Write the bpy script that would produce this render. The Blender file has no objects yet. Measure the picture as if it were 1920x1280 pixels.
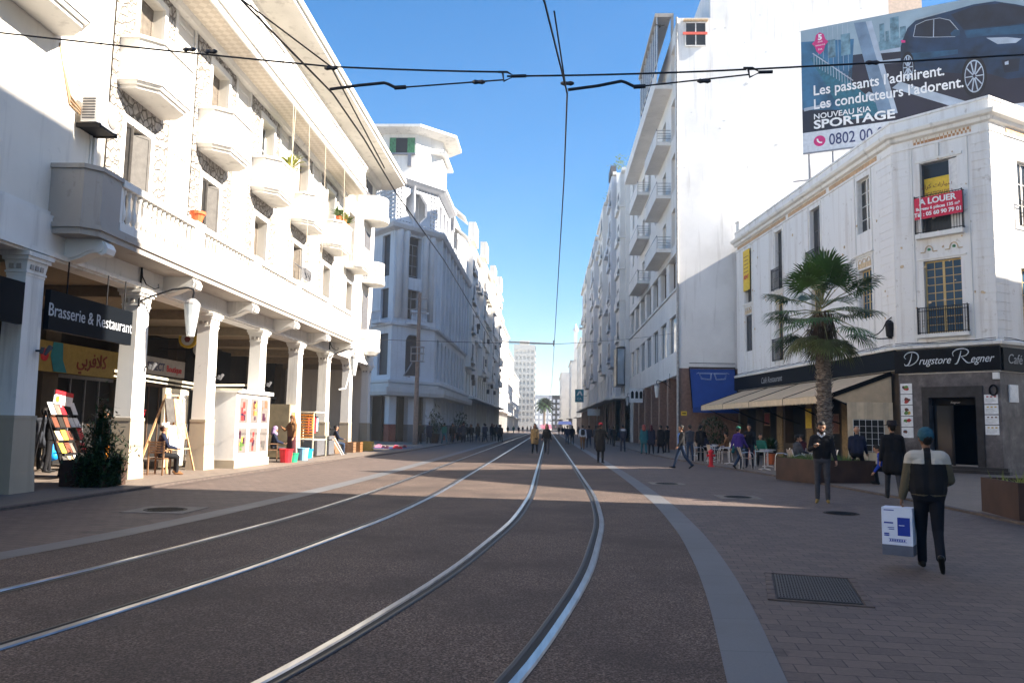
import bpy, bmesh, math, random
import numpy as np
from mathutils import Vector, Matrix
R = math.radians
PI = math.pi
rnd = random.Random(7)
scene = bpy.context.scene
COL = scene.collection

# ---------------------------------------------------------------- camera
CAMH, FPX = 1.57, 1500.0
def _n(v):
    return np.array(v, float) / np.linalg.norm(v)
_y = _n((68, -160, -1500))
_b = _n((-960, -140.47, -1500))
_z = np.cross(_y, _b)
_z = _n(_z if _z[1] > 0 else -_z)
_x = np.cross(_y, _z)
CR = np.array([_x, _y, _z])            # camera axes -> world
cam = bpy.data.cameras.new('camera')
cam_o = bpy.data.objects.new('camera', cam)
COL.objects.link(cam_o)
cam.sensor_width = 36.0
cam.lens = 36.0 * FPX / 1920.0
cam.clip_start = 0.1
cam.clip_end = 6000
M = Matrix([list(CR[0]) + [0], list(CR[1]) + [0], list(CR[2]) + [CAMH], [0, 0, 0, 1]])
cam_o.matrix_world = M
scene.camera = cam_o

# ---------------------------------------------------------------- world, sun, exposure
SUN_EL, SUN_AZ = 33.0, 5.0             # azimuth measured from +X towards -Y
world = bpy.data.worlds.new('World')
scene.world = world
world.use_nodes = True
nt = world.node_tree
for n in list(nt.nodes):
    nt.nodes.remove(n)
sky = nt.nodes.new('ShaderNodeTexSky')
sky.sky_type = 'NISHITA'
sky.sun_disc = False
sky.sun_elevation = R(SUN_EL)
sky.sun_rotation = R(90 + SUN_AZ)
sky.altitude = 30
sky.air_density = 1.0
sky.dust_density = 0.35
sky.ozone_density = 2.5
bg = nt.nodes.new('ShaderNodeBackground')
bg.inputs[1].default_value = 0.053
wo = nt.nodes.new('ShaderNodeOutputWorld')
hs_ = nt.nodes.new('ShaderNodeHueSaturation')
hs_.inputs['Saturation'].default_value = 1.42
hs_.inputs['Value'].default_value = 1.0
nt.links.new(sky.outputs[0], hs_.inputs['Color'])
nt.links.new(hs_.outputs[0], bg.inputs[0])
nt.links.new(bg.outputs[0], wo.inputs[0])
sl = bpy.data.lights.new('sun', 'SUN')
sl.energy = 5.0
sl.angle = R(0.5)
sl.color = (1.0, 0.90, 0.76)
so = bpy.data.objects.new('sun', sl)
COL.objects.link(so)
_sd = Vector((math.cos(R(SUN_EL)) * math.cos(R(SUN_AZ)), -math.cos(R(SUN_EL)) * math.sin(R(SUN_AZ)), math.sin(R(SUN_EL))))
so.rotation_euler = _sd.to_track_quat('Z', 'Y').to_euler()
so.location = (40, -20, 60)
scene.view_settings.view_transform = 'Standard'
scene.view_settings.look = 'None'
scene.view_settings.exposure = 2.2
scene.view_settings.gamma = 1.0
scene.cycles.max_bounces = 8
scene.cycles.diffuse_bounces = 4
scene.cycles.glossy_bounces = 3
scene.cycles.transmission_bounces = 4
scene.cycles.transparent_max_bounces = 8
scene.cycles.sample_clamp_indirect = 6.0

# ---------------------------------------------------------------- materials
def srgb(r, g, b):
    f = lambda c: (c / 255.0 / 12.92) if c / 255.0 <= 0.04045 else ((c / 255.0 + 0.055) / 1.055) ** 2.4
    return (f(r), f(g), f(b))
MATS = {}
def nd(t, kind, **kw):
    n = t.nodes.new(kind)
    for k, v in kw.items():
        setattr(n, k, v)
    return n
def base_mat(name, rough=0.8, metal=0.0, spec=0.3):
    m = bpy.data.materials.new(name)
    m.use_nodes = True
    b = m.node_tree.nodes['Principled BSDF']
    b.inputs['Roughness'].default_value = rough
    b.inputs['Metallic'].default_value = metal
    b.inputs['Specular IOR Level'].default_value = spec
    MATS[name] = m
    return m, m.node_tree, b
def coords(t, scale=(1, 1, 1), rot=(0, 0, 0), kind='Object'):
    tc = nd(t, 'ShaderNodeTexCoord')
    mp = nd(t, 'ShaderNodeMapping')
    mp.inputs['Scale'].default_value = scale
    mp.inputs['Rotation'].default_value = rot
    t.links.new(tc.outputs[kind], mp.inputs[0])
    return mp.outputs[0]
def geo_coords(t, scale=(1, 1, 1), rot=(0, 0, 0)):
    g = nd(t, 'ShaderNodeNewGeometry')
    mp = nd(t, 'ShaderNodeMapping')
    mp.inputs['Scale'].default_value = scale
    mp.inputs['Rotation'].default_value = rot
    t.links.new(g.outputs['Position'], mp.inputs[0])
    return mp.outputs[0]
def noise(t, vec, scale, detail=4, rough=0.55):
    n = nd(t, 'ShaderNodeTexNoise')
    n.inputs['Scale'].default_value = scale
    n.inputs['Detail'].default_value = detail
    n.inputs['Roughness'].default_value = rough
    t.links.new(vec, n.inputs['Vector'])
    return n.outputs[0]
def ramp(t, fac, stops):
    r = nd(t, 'ShaderNodeValToRGB')
    els = r.color_ramp.elements
    while len(els) < len(stops):
        els.new(0.5)
    for e, (p, c) in zip(els, stops):
        e.position = p
        e.color = (c[0], c[1], c[2], 1) if hasattr(c, '__len__') else (c, c, c, 1)
    t.links.new(fac, r.inputs[0])
    return r.outputs[0]
def mix(t, fac, a, b, mode='MIX'):
    m = nd(t, 'ShaderNodeMix', data_type='RGBA', blend_type=mode)
    for sock, v in ((m.inputs[0], fac), (m.inputs[6], a), (m.inputs[7], b)):
        if hasattr(v, 'is_output'):
            t.links.new(v, sock)
        elif hasattr(v, '__len__'):
            sock.default_value = (v[0], v[1], v[2], 1)
        else:
            sock.default_value = v
    return m.outputs[2]
def bump(t, b, h, strength=0.3, dist=0.02):
    bn = nd(t, 'ShaderNodeBump')
    bn.inputs['Strength'].default_value = strength
    bn.inputs['Distance'].default_value = dist
    t.links.new(h, bn.inputs['Height'])
    t.links.new(bn.outputs[0], b.inputs['Normal'])
def plain(name, c, rough=0.7, metal=0.0, var=0.12, scale=6.0, spec=0.3, bmp=0.0):
    """a colour with soft irregular variation"""
    if name in MATS:
        return MATS[name]
    m, t, b = base_mat(name, rough, metal, spec)
    v = coords(t)
    f = noise(t, v, scale, 5)
    lo = tuple(x * (1 - var) for x in c)
    hi = tuple(min(1, x * (1 + var)) for x in c)
    t.links.new(ramp(t, f, [(0.3, lo), (0.7, hi)]), b.inputs['Base Color'])
    if bmp:
        bump(t, b, f, bmp, 0.01)
    return m
def emis(name, c, s):
    m, t, b = base_mat(name)
    b.inputs['Base Color'].default_value = (*c, 1)
    b.inputs['Emission Color'].default_value = (*c, 1)
    b.inputs['Emission Strength'].default_value = s
    return m
def plaster(name, c, dirt=(0.30, 0.26, 0.22), amount=0.5, grime=0.5):
    """painted render: blotches, rain streaks and grey dirt patches"""
    if name in MATS:
        return MATS[name]
    m, t, b = base_mat(name, 0.85, 0, 0.2)
    g = geo_coords(t)
    blot = noise(t, g, 0.45, 6, 0.6)
    fine = noise(t, g, 5.0, 5, 0.65)
    st = geo_coords(t, (1.6, 1.6, 0.12))
    streak = noise(t, st, 1.6, 5, 0.6)
    c2 = tuple(x * 0.86 for x in c)
    col = mix(t, ramp(t, blot, [(0.4, 0.0), (0.72, 1.0)]), c, c2)
    s = ramp(t, streak, [(0.56, 0.0), (0.80, amount)])
    col = mix(t, s, col, dirt)
    sp = ramp(t, fine, [(0.62, 0.0), (0.74, grime)])
    col = mix(t, sp, col, tuple(x * 0.75 for x in c))
    t.links.new(col, b.inputs['Base Color'])
    bump(t, b, fine, 0.15, 0.01)
    return m

# ---------------------------------------------------------------- mesh builder
class MB:
    """collects shapes given in a local frame (u along, n outward, z up) and links them as one mesh"""
    def __init__(s, o=(0, 0, 0), u=(1, 0), n=None):
        s.v, s.f, s.mi = [], [], []
        s.o = o
        s.u = u
        s.nn = n if n is not None else (-u[1], u[0])
        s.cur = 0
    def m(s, i):
        s.cur = i
        return s
    def P(s, p):
        return (s.o[0] + s.u[0] * p[0] + s.nn[0] * p[1], s.o[1] + s.u[1] * p[0] + s.nn[1] * p[1], s.o[2] + p[2])
    def add(s, vs, fs):
        k = len(s.v)
        s.v += [s.P(p) for p in vs]
        for f in fs:
            s.f.append([k + i for i in f])
            s.mi.append(s.cur)
        return s
    def box(s, a0, a1, b0, b1, c0, c1):
        vs = [(a0, b0, c0), (a1, b0, c0), (a1, b1, c0), (a0, b1, c0), (a0, b0, c1), (a1, b0, c1), (a1, b1, c1), (a0, b1, c1)]
        return s.add(vs, [(0, 3, 2, 1), (4, 5, 6, 7), (0, 1, 5, 4), (1, 2, 6, 5), (2, 3, 7, 6), (3, 0, 4, 7)])
    def quad(s, *p):
        return s.add(p, [tuple(range(len(p)))])
    def prism(s, poly, z0, z1, poly2=None):
        n = len(poly)
        q = poly2 or poly
        vs = [(p[0], p[1], z0) for p in poly] + [(p[0], p[1], z1) for p in q]
        fs = [tuple(range(n - 1, -1, -1)), tuple(range(n, 2 * n))] + [(i, (i + 1) % n, n + (i + 1) % n, n + i) for i in range(n)]
        return s.add(vs, fs)
    def extr(s, prof, a0, a1):
        """profile of (n, z) points swept along u"""
        k = len(prof)
        vs = [(a0, p[0], p[1]) for p in prof] + [(a1, p[0], p[1]) for p in prof]
        fs = [tuple(range(k)), tuple(range(2 * k - 1, k - 1, -1))] + [(i, k + i, k + (i + 1) % k, (i + 1) % k) for i in range(k)]
        return s.add(vs, fs)
    def extn(s, prof, b0, b1):
        """profile of (u, z) points swept along n"""
        k = len(prof)
        vs = [(p[0], b0, p[1]) for p in prof] + [(p[0], b1, p[1]) for p in prof]
        fs = [tuple(range(k)), tuple(range(2 * k - 1, k - 1, -1))] + [(i, k + i, k + (i + 1) % k, (i + 1) % k) for i in range(k)]
        return s.add(vs, fs)
    def lathe(s, c, prof, n=10, a0=0.0, a1=2 * PI):
        full = abs(a1 - a0 - 2 * PI) < 1e-6
        k = n if full else n + 1
        vs, fs = [], []
        for r, z in prof:
            for i in range(k):
                a = a0 + (a1 - a0) * i / n
                vs.append((c[0] + r * math.cos(a), c[1] + r * math.sin(a), c[2] + z))
        for j in range(len(prof) - 1):
            for i in range(n):
                i2 = (i + 1) % k
                fs.append((j * k + i, j * k + i2, (j + 1) * k + i2, (j + 1) * k + i))
        if full:
            fs.append(tuple(range(k - 1, -1, -1)))
            fs.append(tuple((len(prof) - 1) * k + i for i in range(k)))
        return s.add(vs, fs)
    def tube(s, pts, r, n=6, cap=True):
        pts = [Vector(p) for p in pts]
        rs = r if hasattr(r, '__len__') else [r] * len(pts)
        vs, fs = [], []
        prev = None
        for i, p in enumerate(pts):
            d = (pts[min(i + 1, len(pts) - 1)] - pts[max(i - 1, 0)])
            d = d.normalized() if d.length > 1e-9 else Vector((0, 0, 1))
            if prev is None:
                a = Vector((0, 0, 1)) if abs(d.z) < 0.9 else Vector((1, 0, 0))
            else:
                a = prev
            e1 = (a - d * a.dot(d)).normalized()
            prev = e1
            e2 = d.cross(e1)
            for j in range(n):
                t = 2 * PI * j / n
                vs.append(tuple(p + (e1 * math.cos(t) + e2 * math.sin(t)) * rs[i]))
        for i in range(len(pts) - 1):
            for j in range(n):
                j2 = (j + 1) % n
                fs.append((i * n + j, i * n + j2, (i + 1) * n + j2, (i + 1) * n + j))
        if cap:
            fs.append(tuple(range(n - 1, -1, -1)))
            fs.append(tuple((len(pts) - 1) * n + j for j in range(n)))
        return s.add(vs, fs)
    def bar(s, p, q, w, h=None):
        """square-section bar between two points"""
        h = h or w
        p, q = Vector(p), Vector(q)
        d = (q - p).normalized()
        a = Vector((0, 0, 1)) if abs(d.z) < 0.9 else Vector((0, 1, 0))
        e1 = (a - d * a.dot(d)).normalized()
        e2 = d.cross(e1)
        vs = []
        for c in (p, q):
            for i, j in ((-1, -1), (1, -1), (1, 1), (-1, 1)):
                vs.append(tuple(c + e2 * (i * w / 2) + e1 * (j * h / 2)))
        return s.add(vs, [(0, 3, 2, 1), (4, 5, 6, 7), (0, 1, 5, 4), (1, 2, 6, 5), (2, 3, 7, 6), (3, 0, 4, 7)])
    def wall(s, a0, a1, c0, c1, holes, n=0.0, depth=0.25, thick=None):
        """a facade face at n with openings (u0,u1,z0,z1) and their reveals going back by depth"""
        us = sorted(set([a0, a1] + [x for h in holes for x in h[:2] if a0 < x < a1]))
        zs = sorted(set([c0, c1] + [x for h in holes for x in h[2:4] if c0 < x < c1]))
        for i in range(len(us) - 1):
            j = 0
            while j < len(zs) - 1:
                um, zm = (us[i] + us[i + 1]) / 2, (zs[j] + zs[j + 1]) / 2
                if any(h[0] < um < h[1] and h[2] < zm < h[3] for h in holes):
                    j += 1
                    continue
                k = j
                while k + 1 < len(zs) - 1:
                    zm = (zs[k + 1] + zs[k + 2]) / 2
                    if any(h[0] < um < h[1] and h[2] < zm < h[3] for h in holes):
                        break
                    k += 1
                s.quad((us[i], n, zs[j]), (us[i + 1], n, zs[j]), (us[i + 1], n, zs[k + 1]), (us[i], n, zs[k + 1]))
                j = k + 1
        for h in holes:
            d = h[4] if len(h) > 4 else depth
            u0, u1, z0, z1 = h[:4]
            s.quad((u0, n, z0), (u0, n - d, z0), (u0, n - d, z1), (u0, n, z1))
            s.quad((u1, n, z0), (u1, n, z1), (u1, n - d, z1), (u1, n - d, z0))
            s.quad((u0, n, z0), (u1, n, z0), (u1, n - d, z0), (u0, n - d, z0))
            s.quad((u0, n, z1), (u0, n - d, z1), (u1, n - d, z1), (u1, n, z1))
        return s
    def build(s, name, mats, parent=None, smooth=False, label=None):
        me = bpy.data.meshes.new(name)
        off = Vector((0, 0, 0))
        if parent is not None:
            off = wloc(parent)
        me.from_pydata([tuple(Vector(p) - off) for p in s.v], [], s.f)
        mats = mats if isinstance(mats, (list, tuple)) else [mats]
        for m_ in mats:
            me.materials.append(MATS[m_] if isinstance(m_, str) else m_)
        if len(mats) > 1:
            me.polygons.foreach_set('material_index', s.mi)
        if smooth:
            me.polygons.foreach_set('use_smooth', [True] * len(me.polygons))
        me.update()
        o = bpy.data.objects.new(name, me)
        COL.objects.link(o)
        if parent is not None:
            o.parent = parent
        if label:
            o['label'] = label
        return o
def wloc(o):
    """world place of an unrotated, unscaled object"""
    v = Vector(o.location)
    while o.parent is not None:
        o = o.parent
        v += Vector(o.location)
    return v
def thing(name, label, cat, loc=(0, 0, 0), group=None, rz=0.0):
    o = bpy.data.objects.new(name, None)
    o.empty_display_size = 0.2
    COL.objects.link(o)
    o.location = loc
    o.rotation_euler = (0, 0, rz)
    return tag(o, label, cat, group)
def tag(o, label, cat, group=None, kind=None):
    if label:
        o['label'] = label
    if cat:
        o['category'] = cat
    if group:
        o['group'] = group
    if kind:
        o['kind'] = kind
    return o
def struct(o):
    o['kind'] = 'structure'
    return o
def stuff(o, label=None, cat=None):
    o['kind'] = 'stuff'
    return tag(o, label, cat)
def copy_tree(o, parent=None):
    c = o.copy()
    COL.objects.link(c)
    c.parent = parent
    for ch in list(o.children):
        copy_tree(ch, c)
    return c
def inst(mesh, name, parent, loc, rz=0.0):
    """another object on the same mesh, placed in world space under an unrotated parent"""
    o = bpy.data.objects.new(name, mesh)
    COL.objects.link(o)
    o.parent = parent
    o.location = Vector(loc) - (wloc(parent) if parent else Vector((0, 0, 0)))
    o.rotation_euler = (0, 0, rz)
    return o
def sub(mesh, name, parent, loc=(0, 0, 0)):
    o = bpy.data.objects.new(name, mesh)
    COL.objects.link(o)
    o.parent = parent
    o.location = loc
    return o
def mesh_of(mb, name, mats, smooth=False):
    o = mb.build(name, mats, None, smooth)
    me = o.data
    bpy.data.objects.remove(o)
    return me
def text_mesh(s, size, depth=0.004, font=None, shear=0.0, align='LEFT', xscale=1.0, bold=0.0):
    """letters as a solid mesh standing in the local XZ plane, facing -Y"""
    cu = bpy.data.curves.new('lettering', 'FONT')
    cu.body = s
    cu.size = size
    cu.extrude = depth
    cu.align_x = align
    cu.shear = shear
    cu.offset = bold
    cu.resolution_u = 3
    o = bpy.data.objects.new('lettering', cu)
    COL.objects.link(o)
    dg = bpy.context.evaluated_depsgraph_get()
    me = bpy.data.meshes.new_from_object(o.evaluated_get(dg))
    bpy.data.objects.remove(o)
    bpy.data.curves.remove(cu)
    me.transform(Matrix.Diagonal((xscale, 1, 1, 1)))
    me.transform(Matrix.Rotation(R(90), 4, 'X'))
    return me
def put_text(s, size, mat, parent, o, u, depth=0.004, shear=0.0, align='CENTER', xscale=1.0, name='lettering', bold=0.0):
    """lettering on a wall: o is the world point of the baseline, u the reading direction"""
    me = text_mesh(s, size, depth, None, shear, align, xscale, bold)
    me.materials.clear()
    me.materials.append(MATS[mat])
    ob = bpy.data.objects.new(name, me)
    COL.objects.link(ob)
    if parent is not None:
        ob.parent = parent
        ob.location = Vector(o) - wloc(parent)
    else:
        ob.location = o
    ob.rotation_euler = (0, 0, math.atan2(u[1], u[0]))
    return ob
# ---------------------------------------------------------------- shared materials
plaster('wall_white', (0.78, 0.76, 0.73), amount=0.30, grime=0.4)
plaster('wall_cream', (0.76, 0.72, 0.65), (0.20, 0.17, 0.14), amount=0.45, grime=0.6)
plaster('wall_blank', (0.80, 0.79, 0.78), (0.22, 0.19, 0.16), amount=0.45, grime=0.6)
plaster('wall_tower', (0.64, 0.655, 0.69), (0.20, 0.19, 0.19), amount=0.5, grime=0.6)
plaster('wall_grey', (0.58, 0.58, 0.58), amount=0.35)
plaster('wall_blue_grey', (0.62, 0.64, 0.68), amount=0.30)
plaster('trim_white', (0.78, 0.76, 0.72), (0.13, 0.115, 0.10), amount=0.55, grime=0.8)
plaster('trim_dirty', (0.40, 0.365, 0.33), (0.16, 0.13, 0.11), amount=0.8, grime=1.0)
plaster('pillar_dado', (0.40, 0.34, 0.26), (0.16, 0.13, 0.10), amount=0.8, grime=0.9)
plaster('dado_grey', (0.20, 0.20, 0.21), amount=0.5)
plaster('soffit', (0.60, 0.53, 0.44), amount=0.3, grime=0.6)
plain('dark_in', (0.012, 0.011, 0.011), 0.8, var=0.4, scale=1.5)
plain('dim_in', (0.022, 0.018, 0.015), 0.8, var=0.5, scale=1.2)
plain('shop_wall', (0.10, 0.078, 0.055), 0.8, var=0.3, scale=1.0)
plain('black_paint', (0.004, 0.004, 0.005), 0.6, spec=0.12)
plain('iron', (0.008, 0.008, 0.010), 0.6, 0.0, spec=0.2)
plain('steel_grey', (0.25, 0.25, 0.27), 0.4, 0.6)
plain('aluminium', (0.6, 0.6, 0.62), 0.3, 0.8)
plain('white_paint', (0.74, 0.73, 0.71), 0.5, var=0.03)
plain('white_paper', (0.8, 0.8, 0.8), 0.6)
plain('shutter_grey', (0.085, 0.078, 0.072), 0.6, var=0.2)
plain('shutter_dark', (0.10, 0.10, 0.11), 0.6, var=0.2)
plain('frame_yellow', (0.50, 0.36, 0.15), 0.6)
plain('frame_white', (0.7, 0.68, 0.65), 0.6)
plain('frame_brown', (0.10, 0.06, 0.04), 0.6)
plain('terracotta', (0.62, 0.14, 0.05), 0.7)
plain('corten', (0.050, 0.027, 0.020), 0.7, var=0.3, scale=2.0)
plain('wood', (0.20, 0.11, 0.06), 0.6, var=0.3, scale=8)
plain('wood_light', (0.50, 0.34, 0.18), 0.6, var=0.25, scale=8)
plain('red', (0.55, 0.02, 0.03), 0.45)
plain('red_dark', (0.22, 0.04, 0.03), 0.6, var=0.3)
plain('orange', (0.80, 0.27, 0.03), 0.6)
plain('yellow', (0.75, 0.50, 0.04), 0.6)
plain('blue', (0.02, 0.12, 0.55), 0.5)
plain('blue_bag', (0.01, 0.25, 0.75), 0.4)
plain('teal', (0.02, 0.22, 0.30), 0.6)
plain('green_tile', (0.05, 0.20, 0.10), 0.5, var=0.5, scale=9)
plain('pink', (0.70, 0.20, 0.30), 0.6)
plain('cream_metal', (0.66, 0.60, 0.46), 0.5)
plain('beige_cloth', (0.60, 0.44, 0.28), 0.9, var=0.10, scale=3)
plain('beige_light', (0.66, 0.51, 0.34), 0.9, var=0.10, scale=3)
plain('blue_cloth', (0.01, 0.055, 0.26), 0.85, var=0.12, scale=2)
plain('stone_pink', (0.20, 0.12, 0.095), 0.55, var=0.25, scale=5)
plain('stone_red', (0.16, 0.05, 0.035), 0.5, var=0.25, scale=5)
plain('grey_dark', (0.06, 0.06, 0.065), 0.7)
plain('insulator', (0.03, 0.03, 0.04), 0.4)
plain('wire', (0.01, 0.012, 0.02), 0.5)
plain('rope', (0.55, 0.48, 0.38), 0.9)
m, t, b = base_mat('glass_dark', 0.12, 0, 0.25)
b.inputs['Base Color'].default_value = (0.02, 0.025, 0.03, 1)
m, t, b = base_mat('glass_blue', 0.25, 0, 0.15)
b.inputs['Base Color'].default_value = (0.012, 0.06, 0.115, 1)
m, t, b = base_mat('glass_sky', 0.04, 0.7, 0.8)
b.inputs['Base Color'].default_value = (0.45, 0.55, 0.65, 1)
m, t, b = base_mat('glass_lamp', 0.25, 0, 0.5)
b.inputs['Base Color'].default_value = (0.72, 0.76, 0.78, 1)
b.inputs['Transmission Weight'].default_value = 0.35
m, t, b = base_mat('clear_film', 0.3, 0, 0.15)
b.inputs['Base Color'].default_value = (0.02, 0.019, 0.018, 1)
# mottled grey marble cladding
m, t, b = base_mat('marble_grey', 0.5, 0, 0.25)
v = geo_coords(t)
f = noise(t, v, 1.6, 8, 0.7)
t.links.new(ramp(t, f, [(0.30, (0.04, 0.037, 0.04)), (0.55, (0.12, 0.108, 0.112)), (0.75, (0.25, 0.225, 0.225))]), b.inputs['Base Color'])
# rubble ornament panels
m, t, b = base_mat('rubble', 0.9, 0, 0.2)
v = geo_coords(t)
vo = nd(t, 'ShaderNodeTexVoronoi', feature='DISTANCE_TO_EDGE')
vo.inputs['Scale'].default_value = 4.5
t.links.new(v, vo.inputs['Vector'])
f2 = noise(t, v, 7, 4)
t.links.new(mix(t, ramp(t, vo.outputs['Distance'], [(0.0, 1.0), (0.10, 0.0)]), ramp(t, f2, [(0.3, (0.34, 0.31, 0.28)), (0.7, (0.62, 0.58, 0.53))]), (0.12, 0.105, 0.09)), b.inputs['Base Color'])
bump(t, b, ramp(t, vo.outputs['Distance'], [(0.0, 0.0), (0.14, 1.0)]), 0.9, 0.05)
# diamond coffers
m, t, b = base_mat('coffers', 0.9, 0, 0.2)
v = geo_coords(t, (1, 1, 1), (0, 0, R(45)))
ch = nd(t, 'ShaderNodeTexChecker')
ch.inputs['Scale'].default_value = 5.0
t.links.new(v, ch.inputs['Vector'])
ch.inputs[1].default_value = (0.56, 0.50, 0.42, 1)
ch.inputs[2].default_value = (0.66, 0.60, 0.52, 1)
t.links.new(ch.outputs[0], b.inputs['Base Color'])
bump(t, b, ch.outputs[1], 0.6, 0.02)
# chequered frieze tiles
m, t, b = base_mat('frieze', 0.6, 0, 0.3)
ch = nd(t, 'ShaderNodeTexChecker')
ch.inputs['Scale'].default_value = 8.0
t.links.new(geo_coords(t, (1.1, 1.1, 1)), ch.inputs['Vector'])
ch.inputs[1].default_value = (0.42, 0.20, 0.08, 1)
ch.inputs[2].default_value = (0.66, 0.60, 0.50, 1)
t.links.new(ch.outputs[0], b.inputs['Base Color'])
plain('frieze_plain', (0.50, 0.32, 0.18), 0.8, var=0.3, scale=5)
plain('relief_tan', (0.58, 0.44, 0.28), 0.8, var=0.35, scale=9)

# ---------------------------------------------------------------- ground
def lerp_list(lst, y):
    if y <= lst[0][0]:
        (y0, x0), (y1, x1) = lst[0], lst[1]
        return x0 + (x1 - x0) * (y - y0) / (y1 - y0)
    for (y0, x0), (y1, x1) in zip(lst, lst[1:]):
        if y <= y1:
            return x0 + (x1 - x0) * (y - y0) / (y1 - y0)
    (y0, x0), (y1, x1) = lst[-2], lst[-1]
    return x1
def smooth_list(lst, ys):
    """Catmull-Rom through (Y, X) knots"""
    out = []
    for y in ys:
        k = 0
        while k < len(lst) - 2 and y > lst[k + 1][0]:
            k += 1
        p1, p2 = lst[k], lst[k + 1]
        p0 = lst[k - 1] if k > 0 else (2 * p1[0] - p2[0], 2 * p1[1] - p2[1])
        p3 = lst[k + 2] if k + 2 < len(lst) else (2 * p2[0] - p1[0], 2 * p2[1] - p1[1])
        h = p2[0] - p1[0]
        m1 = (p2[1] - p0[1]) / (p2[0] - p0[0])
        m2 = (p3[1] - p1[1]) / (p3[0] - p1[0])
        s = min(1.0, max(-0.5, (y - p1[0]) / h))
        s2, s3 = s * s, s * s * s
        out.append((2 * s3 - 3 * s2 + 1) * p1[1] + (s3 - 2 * s2 + s) * h * m1 + (-2 * s3 + 3 * s2) * p2[1] + (s3 - s2) * h * m2)
    return out
YS = [-6 + 0.5 * i for i in range(72)] + [30 + 5 * i for i in range(15)] + [105 + 30 * i for i in range(12)]
BEND = [(-6, -4.2), (0, -2.60), (3, -1.86), (5, -1.31), (7, -0.93), (9, -0.63), (11.2, -0.40), (13.5, -0.20), (16, -0.09), (19, -0.015), (24, 0.0), (60, 0.0), (160, -0.12), (500, -0.5)]
BX = smooth_list(BEND, YS)
KR_IN = smooth_list([(-6, -0.9), (0, 0.2), (3, 0.80), (5.25, 1.14), (7.7, 1.50), (10, 1.77), (13, 2.03), (18.4, 2.28), (31, 2.41), (79, 2.3), (500, 1.9)], YS)
KL_IN = smooth_list([(-6, -8.6), (0, -7.4), (5, -6.55), (8.6, -6.05), (10.5, -5.72), (13.5, -5.42), (19.4, -5.10), (28, -4.95), (60, -4.9), (500, -5.4)], YS)
def ribbon(xa, xb, z, skip=None):
    mb = MB()
    for i in range(len(YS) - 1):
        mb.quad((xa[i], YS[i], z), (xb[i], YS[i], z), (xb[i + 1], YS[i + 1], z), (xa[i + 1], YS[i + 1], z))
    return mb
def paver_mat(name, c1, c2, c3, sx, sy, rot=0.0):
    m, t, b = base_mat(name, 0.72, 0, 0.35)
    v = geo_coords(t, (1, 1, 1), (0, 0, rot))
    br = nd(t, 'ShaderNodeTexBrick')
    br.inputs['Scale'].default_value = 1.0
    br.inputs['Brick Width'].default_value = sx
    br.inputs['Row Height'].default_value = sy
    br.inputs['Mortar Size'].default_value = 0.006
    br.inputs['Mortar Smooth'].default_value = 0.4
    br.inputs['Bias'].default_value = 0.0
    br.inputs['Color1'].default_value = (*c1, 1)
    br.inputs['Color2'].default_value = (*c2, 1)
    br.inputs['Mortar'].default_value = (*c3, 1)
    t.links.new(v, br.inputs['Vector'])
    big = noise(t, v, 0.35, 6, 0.65)
    fine = noise(t, v, 22, 4, 0.7)
    col = mix(t, ramp(t, big, [(0.35, 0.0), (0.75, 0.55)]), br.outputs['Color'], tuple(x * 0.55 for x in c1))
    col = mix(t, ramp(t, fine, [(0.4, 0.0), (0.75, 0.35)]), col, tuple(min(1, x * 1.5) for x in c1))
    spot = noise(t, v, 2.3, 3, 0.5)
    col = mix(t, ramp(t, spot, [(0.64, 0.0), (0.72, 0.7)]), col, tuple(x * 0.35 for x in c1))
    t.links.new(col, b.inputs['Base Color'])
    bn = nd(t, 'ShaderNodeBump', invert=True)
    bn.inputs['Strength'].default_value = 0.7
    bn.inputs['Distance'].default_value = 0.006
    t.links.new(br.outputs['Fac'], bn.inputs['Height'])
    b2 = nd(t, 'ShaderNodeBump')
    b2.inputs['Strength'].default_value = 0.25
    b2.inputs['Distance'].default_value = 0.004
    t.links.new(fine, b2.inputs['Height'])
    t.links.new(bn.outputs[0], b2.inputs['Normal'])
    t.links.new(b2.outputs[0], b.inputs['Normal'])
    return m
paver_mat('pavers', (0.118, 0.086, 0.074), (0.070, 0.053, 0.047), (0.015, 0.0125, 0.012), 0.24, 0.19, R(6))
paver_mat('pavement_tiles', (0.18, 0.142, 0.115), (0.155, 0.125, 0.105), (0.07, 0.058, 0.05), 0.4, 0.4)
m, t, b = base_mat('track_aggregate', 0.85, 0, 0.3)
v = geo_coords(t)
g1 = noise(t, v, 55, 3, 0.75)
g2 = noise(t, v, 0.5, 6, 0.65)
g3 = noise(t, geo_coords(t, (1.2, 0.12, 1)), 1.5, 4, 0.6)
vo = nd(t, 'ShaderNodeTexVoronoi')
vo.inputs['Scale'].default_value = 70
t.links.new(v, vo.inputs['Vector'])
col = ramp(t, g1, [(0.36, (0.014, 0.0095, 0.0085)), (0.52, (0.062, 0.040, 0.033)), (0.68, (0.23, 0.165, 0.13))])
col = mix(t, ramp(t, vo.outputs['Color'], [(0.62, 0.0), (0.75, 0.4)]), col, (0.28, 0.22, 0.18))
col = mix(t, ramp(t, g2, [(0.42, 0.0), (0.62, 0.65)]), col, (0.035, 0.025, 0.022))
col = mix(t, ramp(t, g3, [(0.55, 0.0), (0.8, 0.35)]), col, (0.045, 0.035, 0.032))
t.links.new(col, b.inputs['Base Color'])
bump(t, b, g1, 0.5, 0.006)
m, t, b = base_mat('granite_band', 0.6, 0, 0.4)
v = geo_coords(t)
br = nd(t, 'ShaderNodeTexBrick')
br.offset = 0.0
br.inputs['Scale'].default_value = 1.0
br.inputs['Brick Width'].default_value = 60
br.inputs['Row Height'].default_value = 1.0
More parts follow.
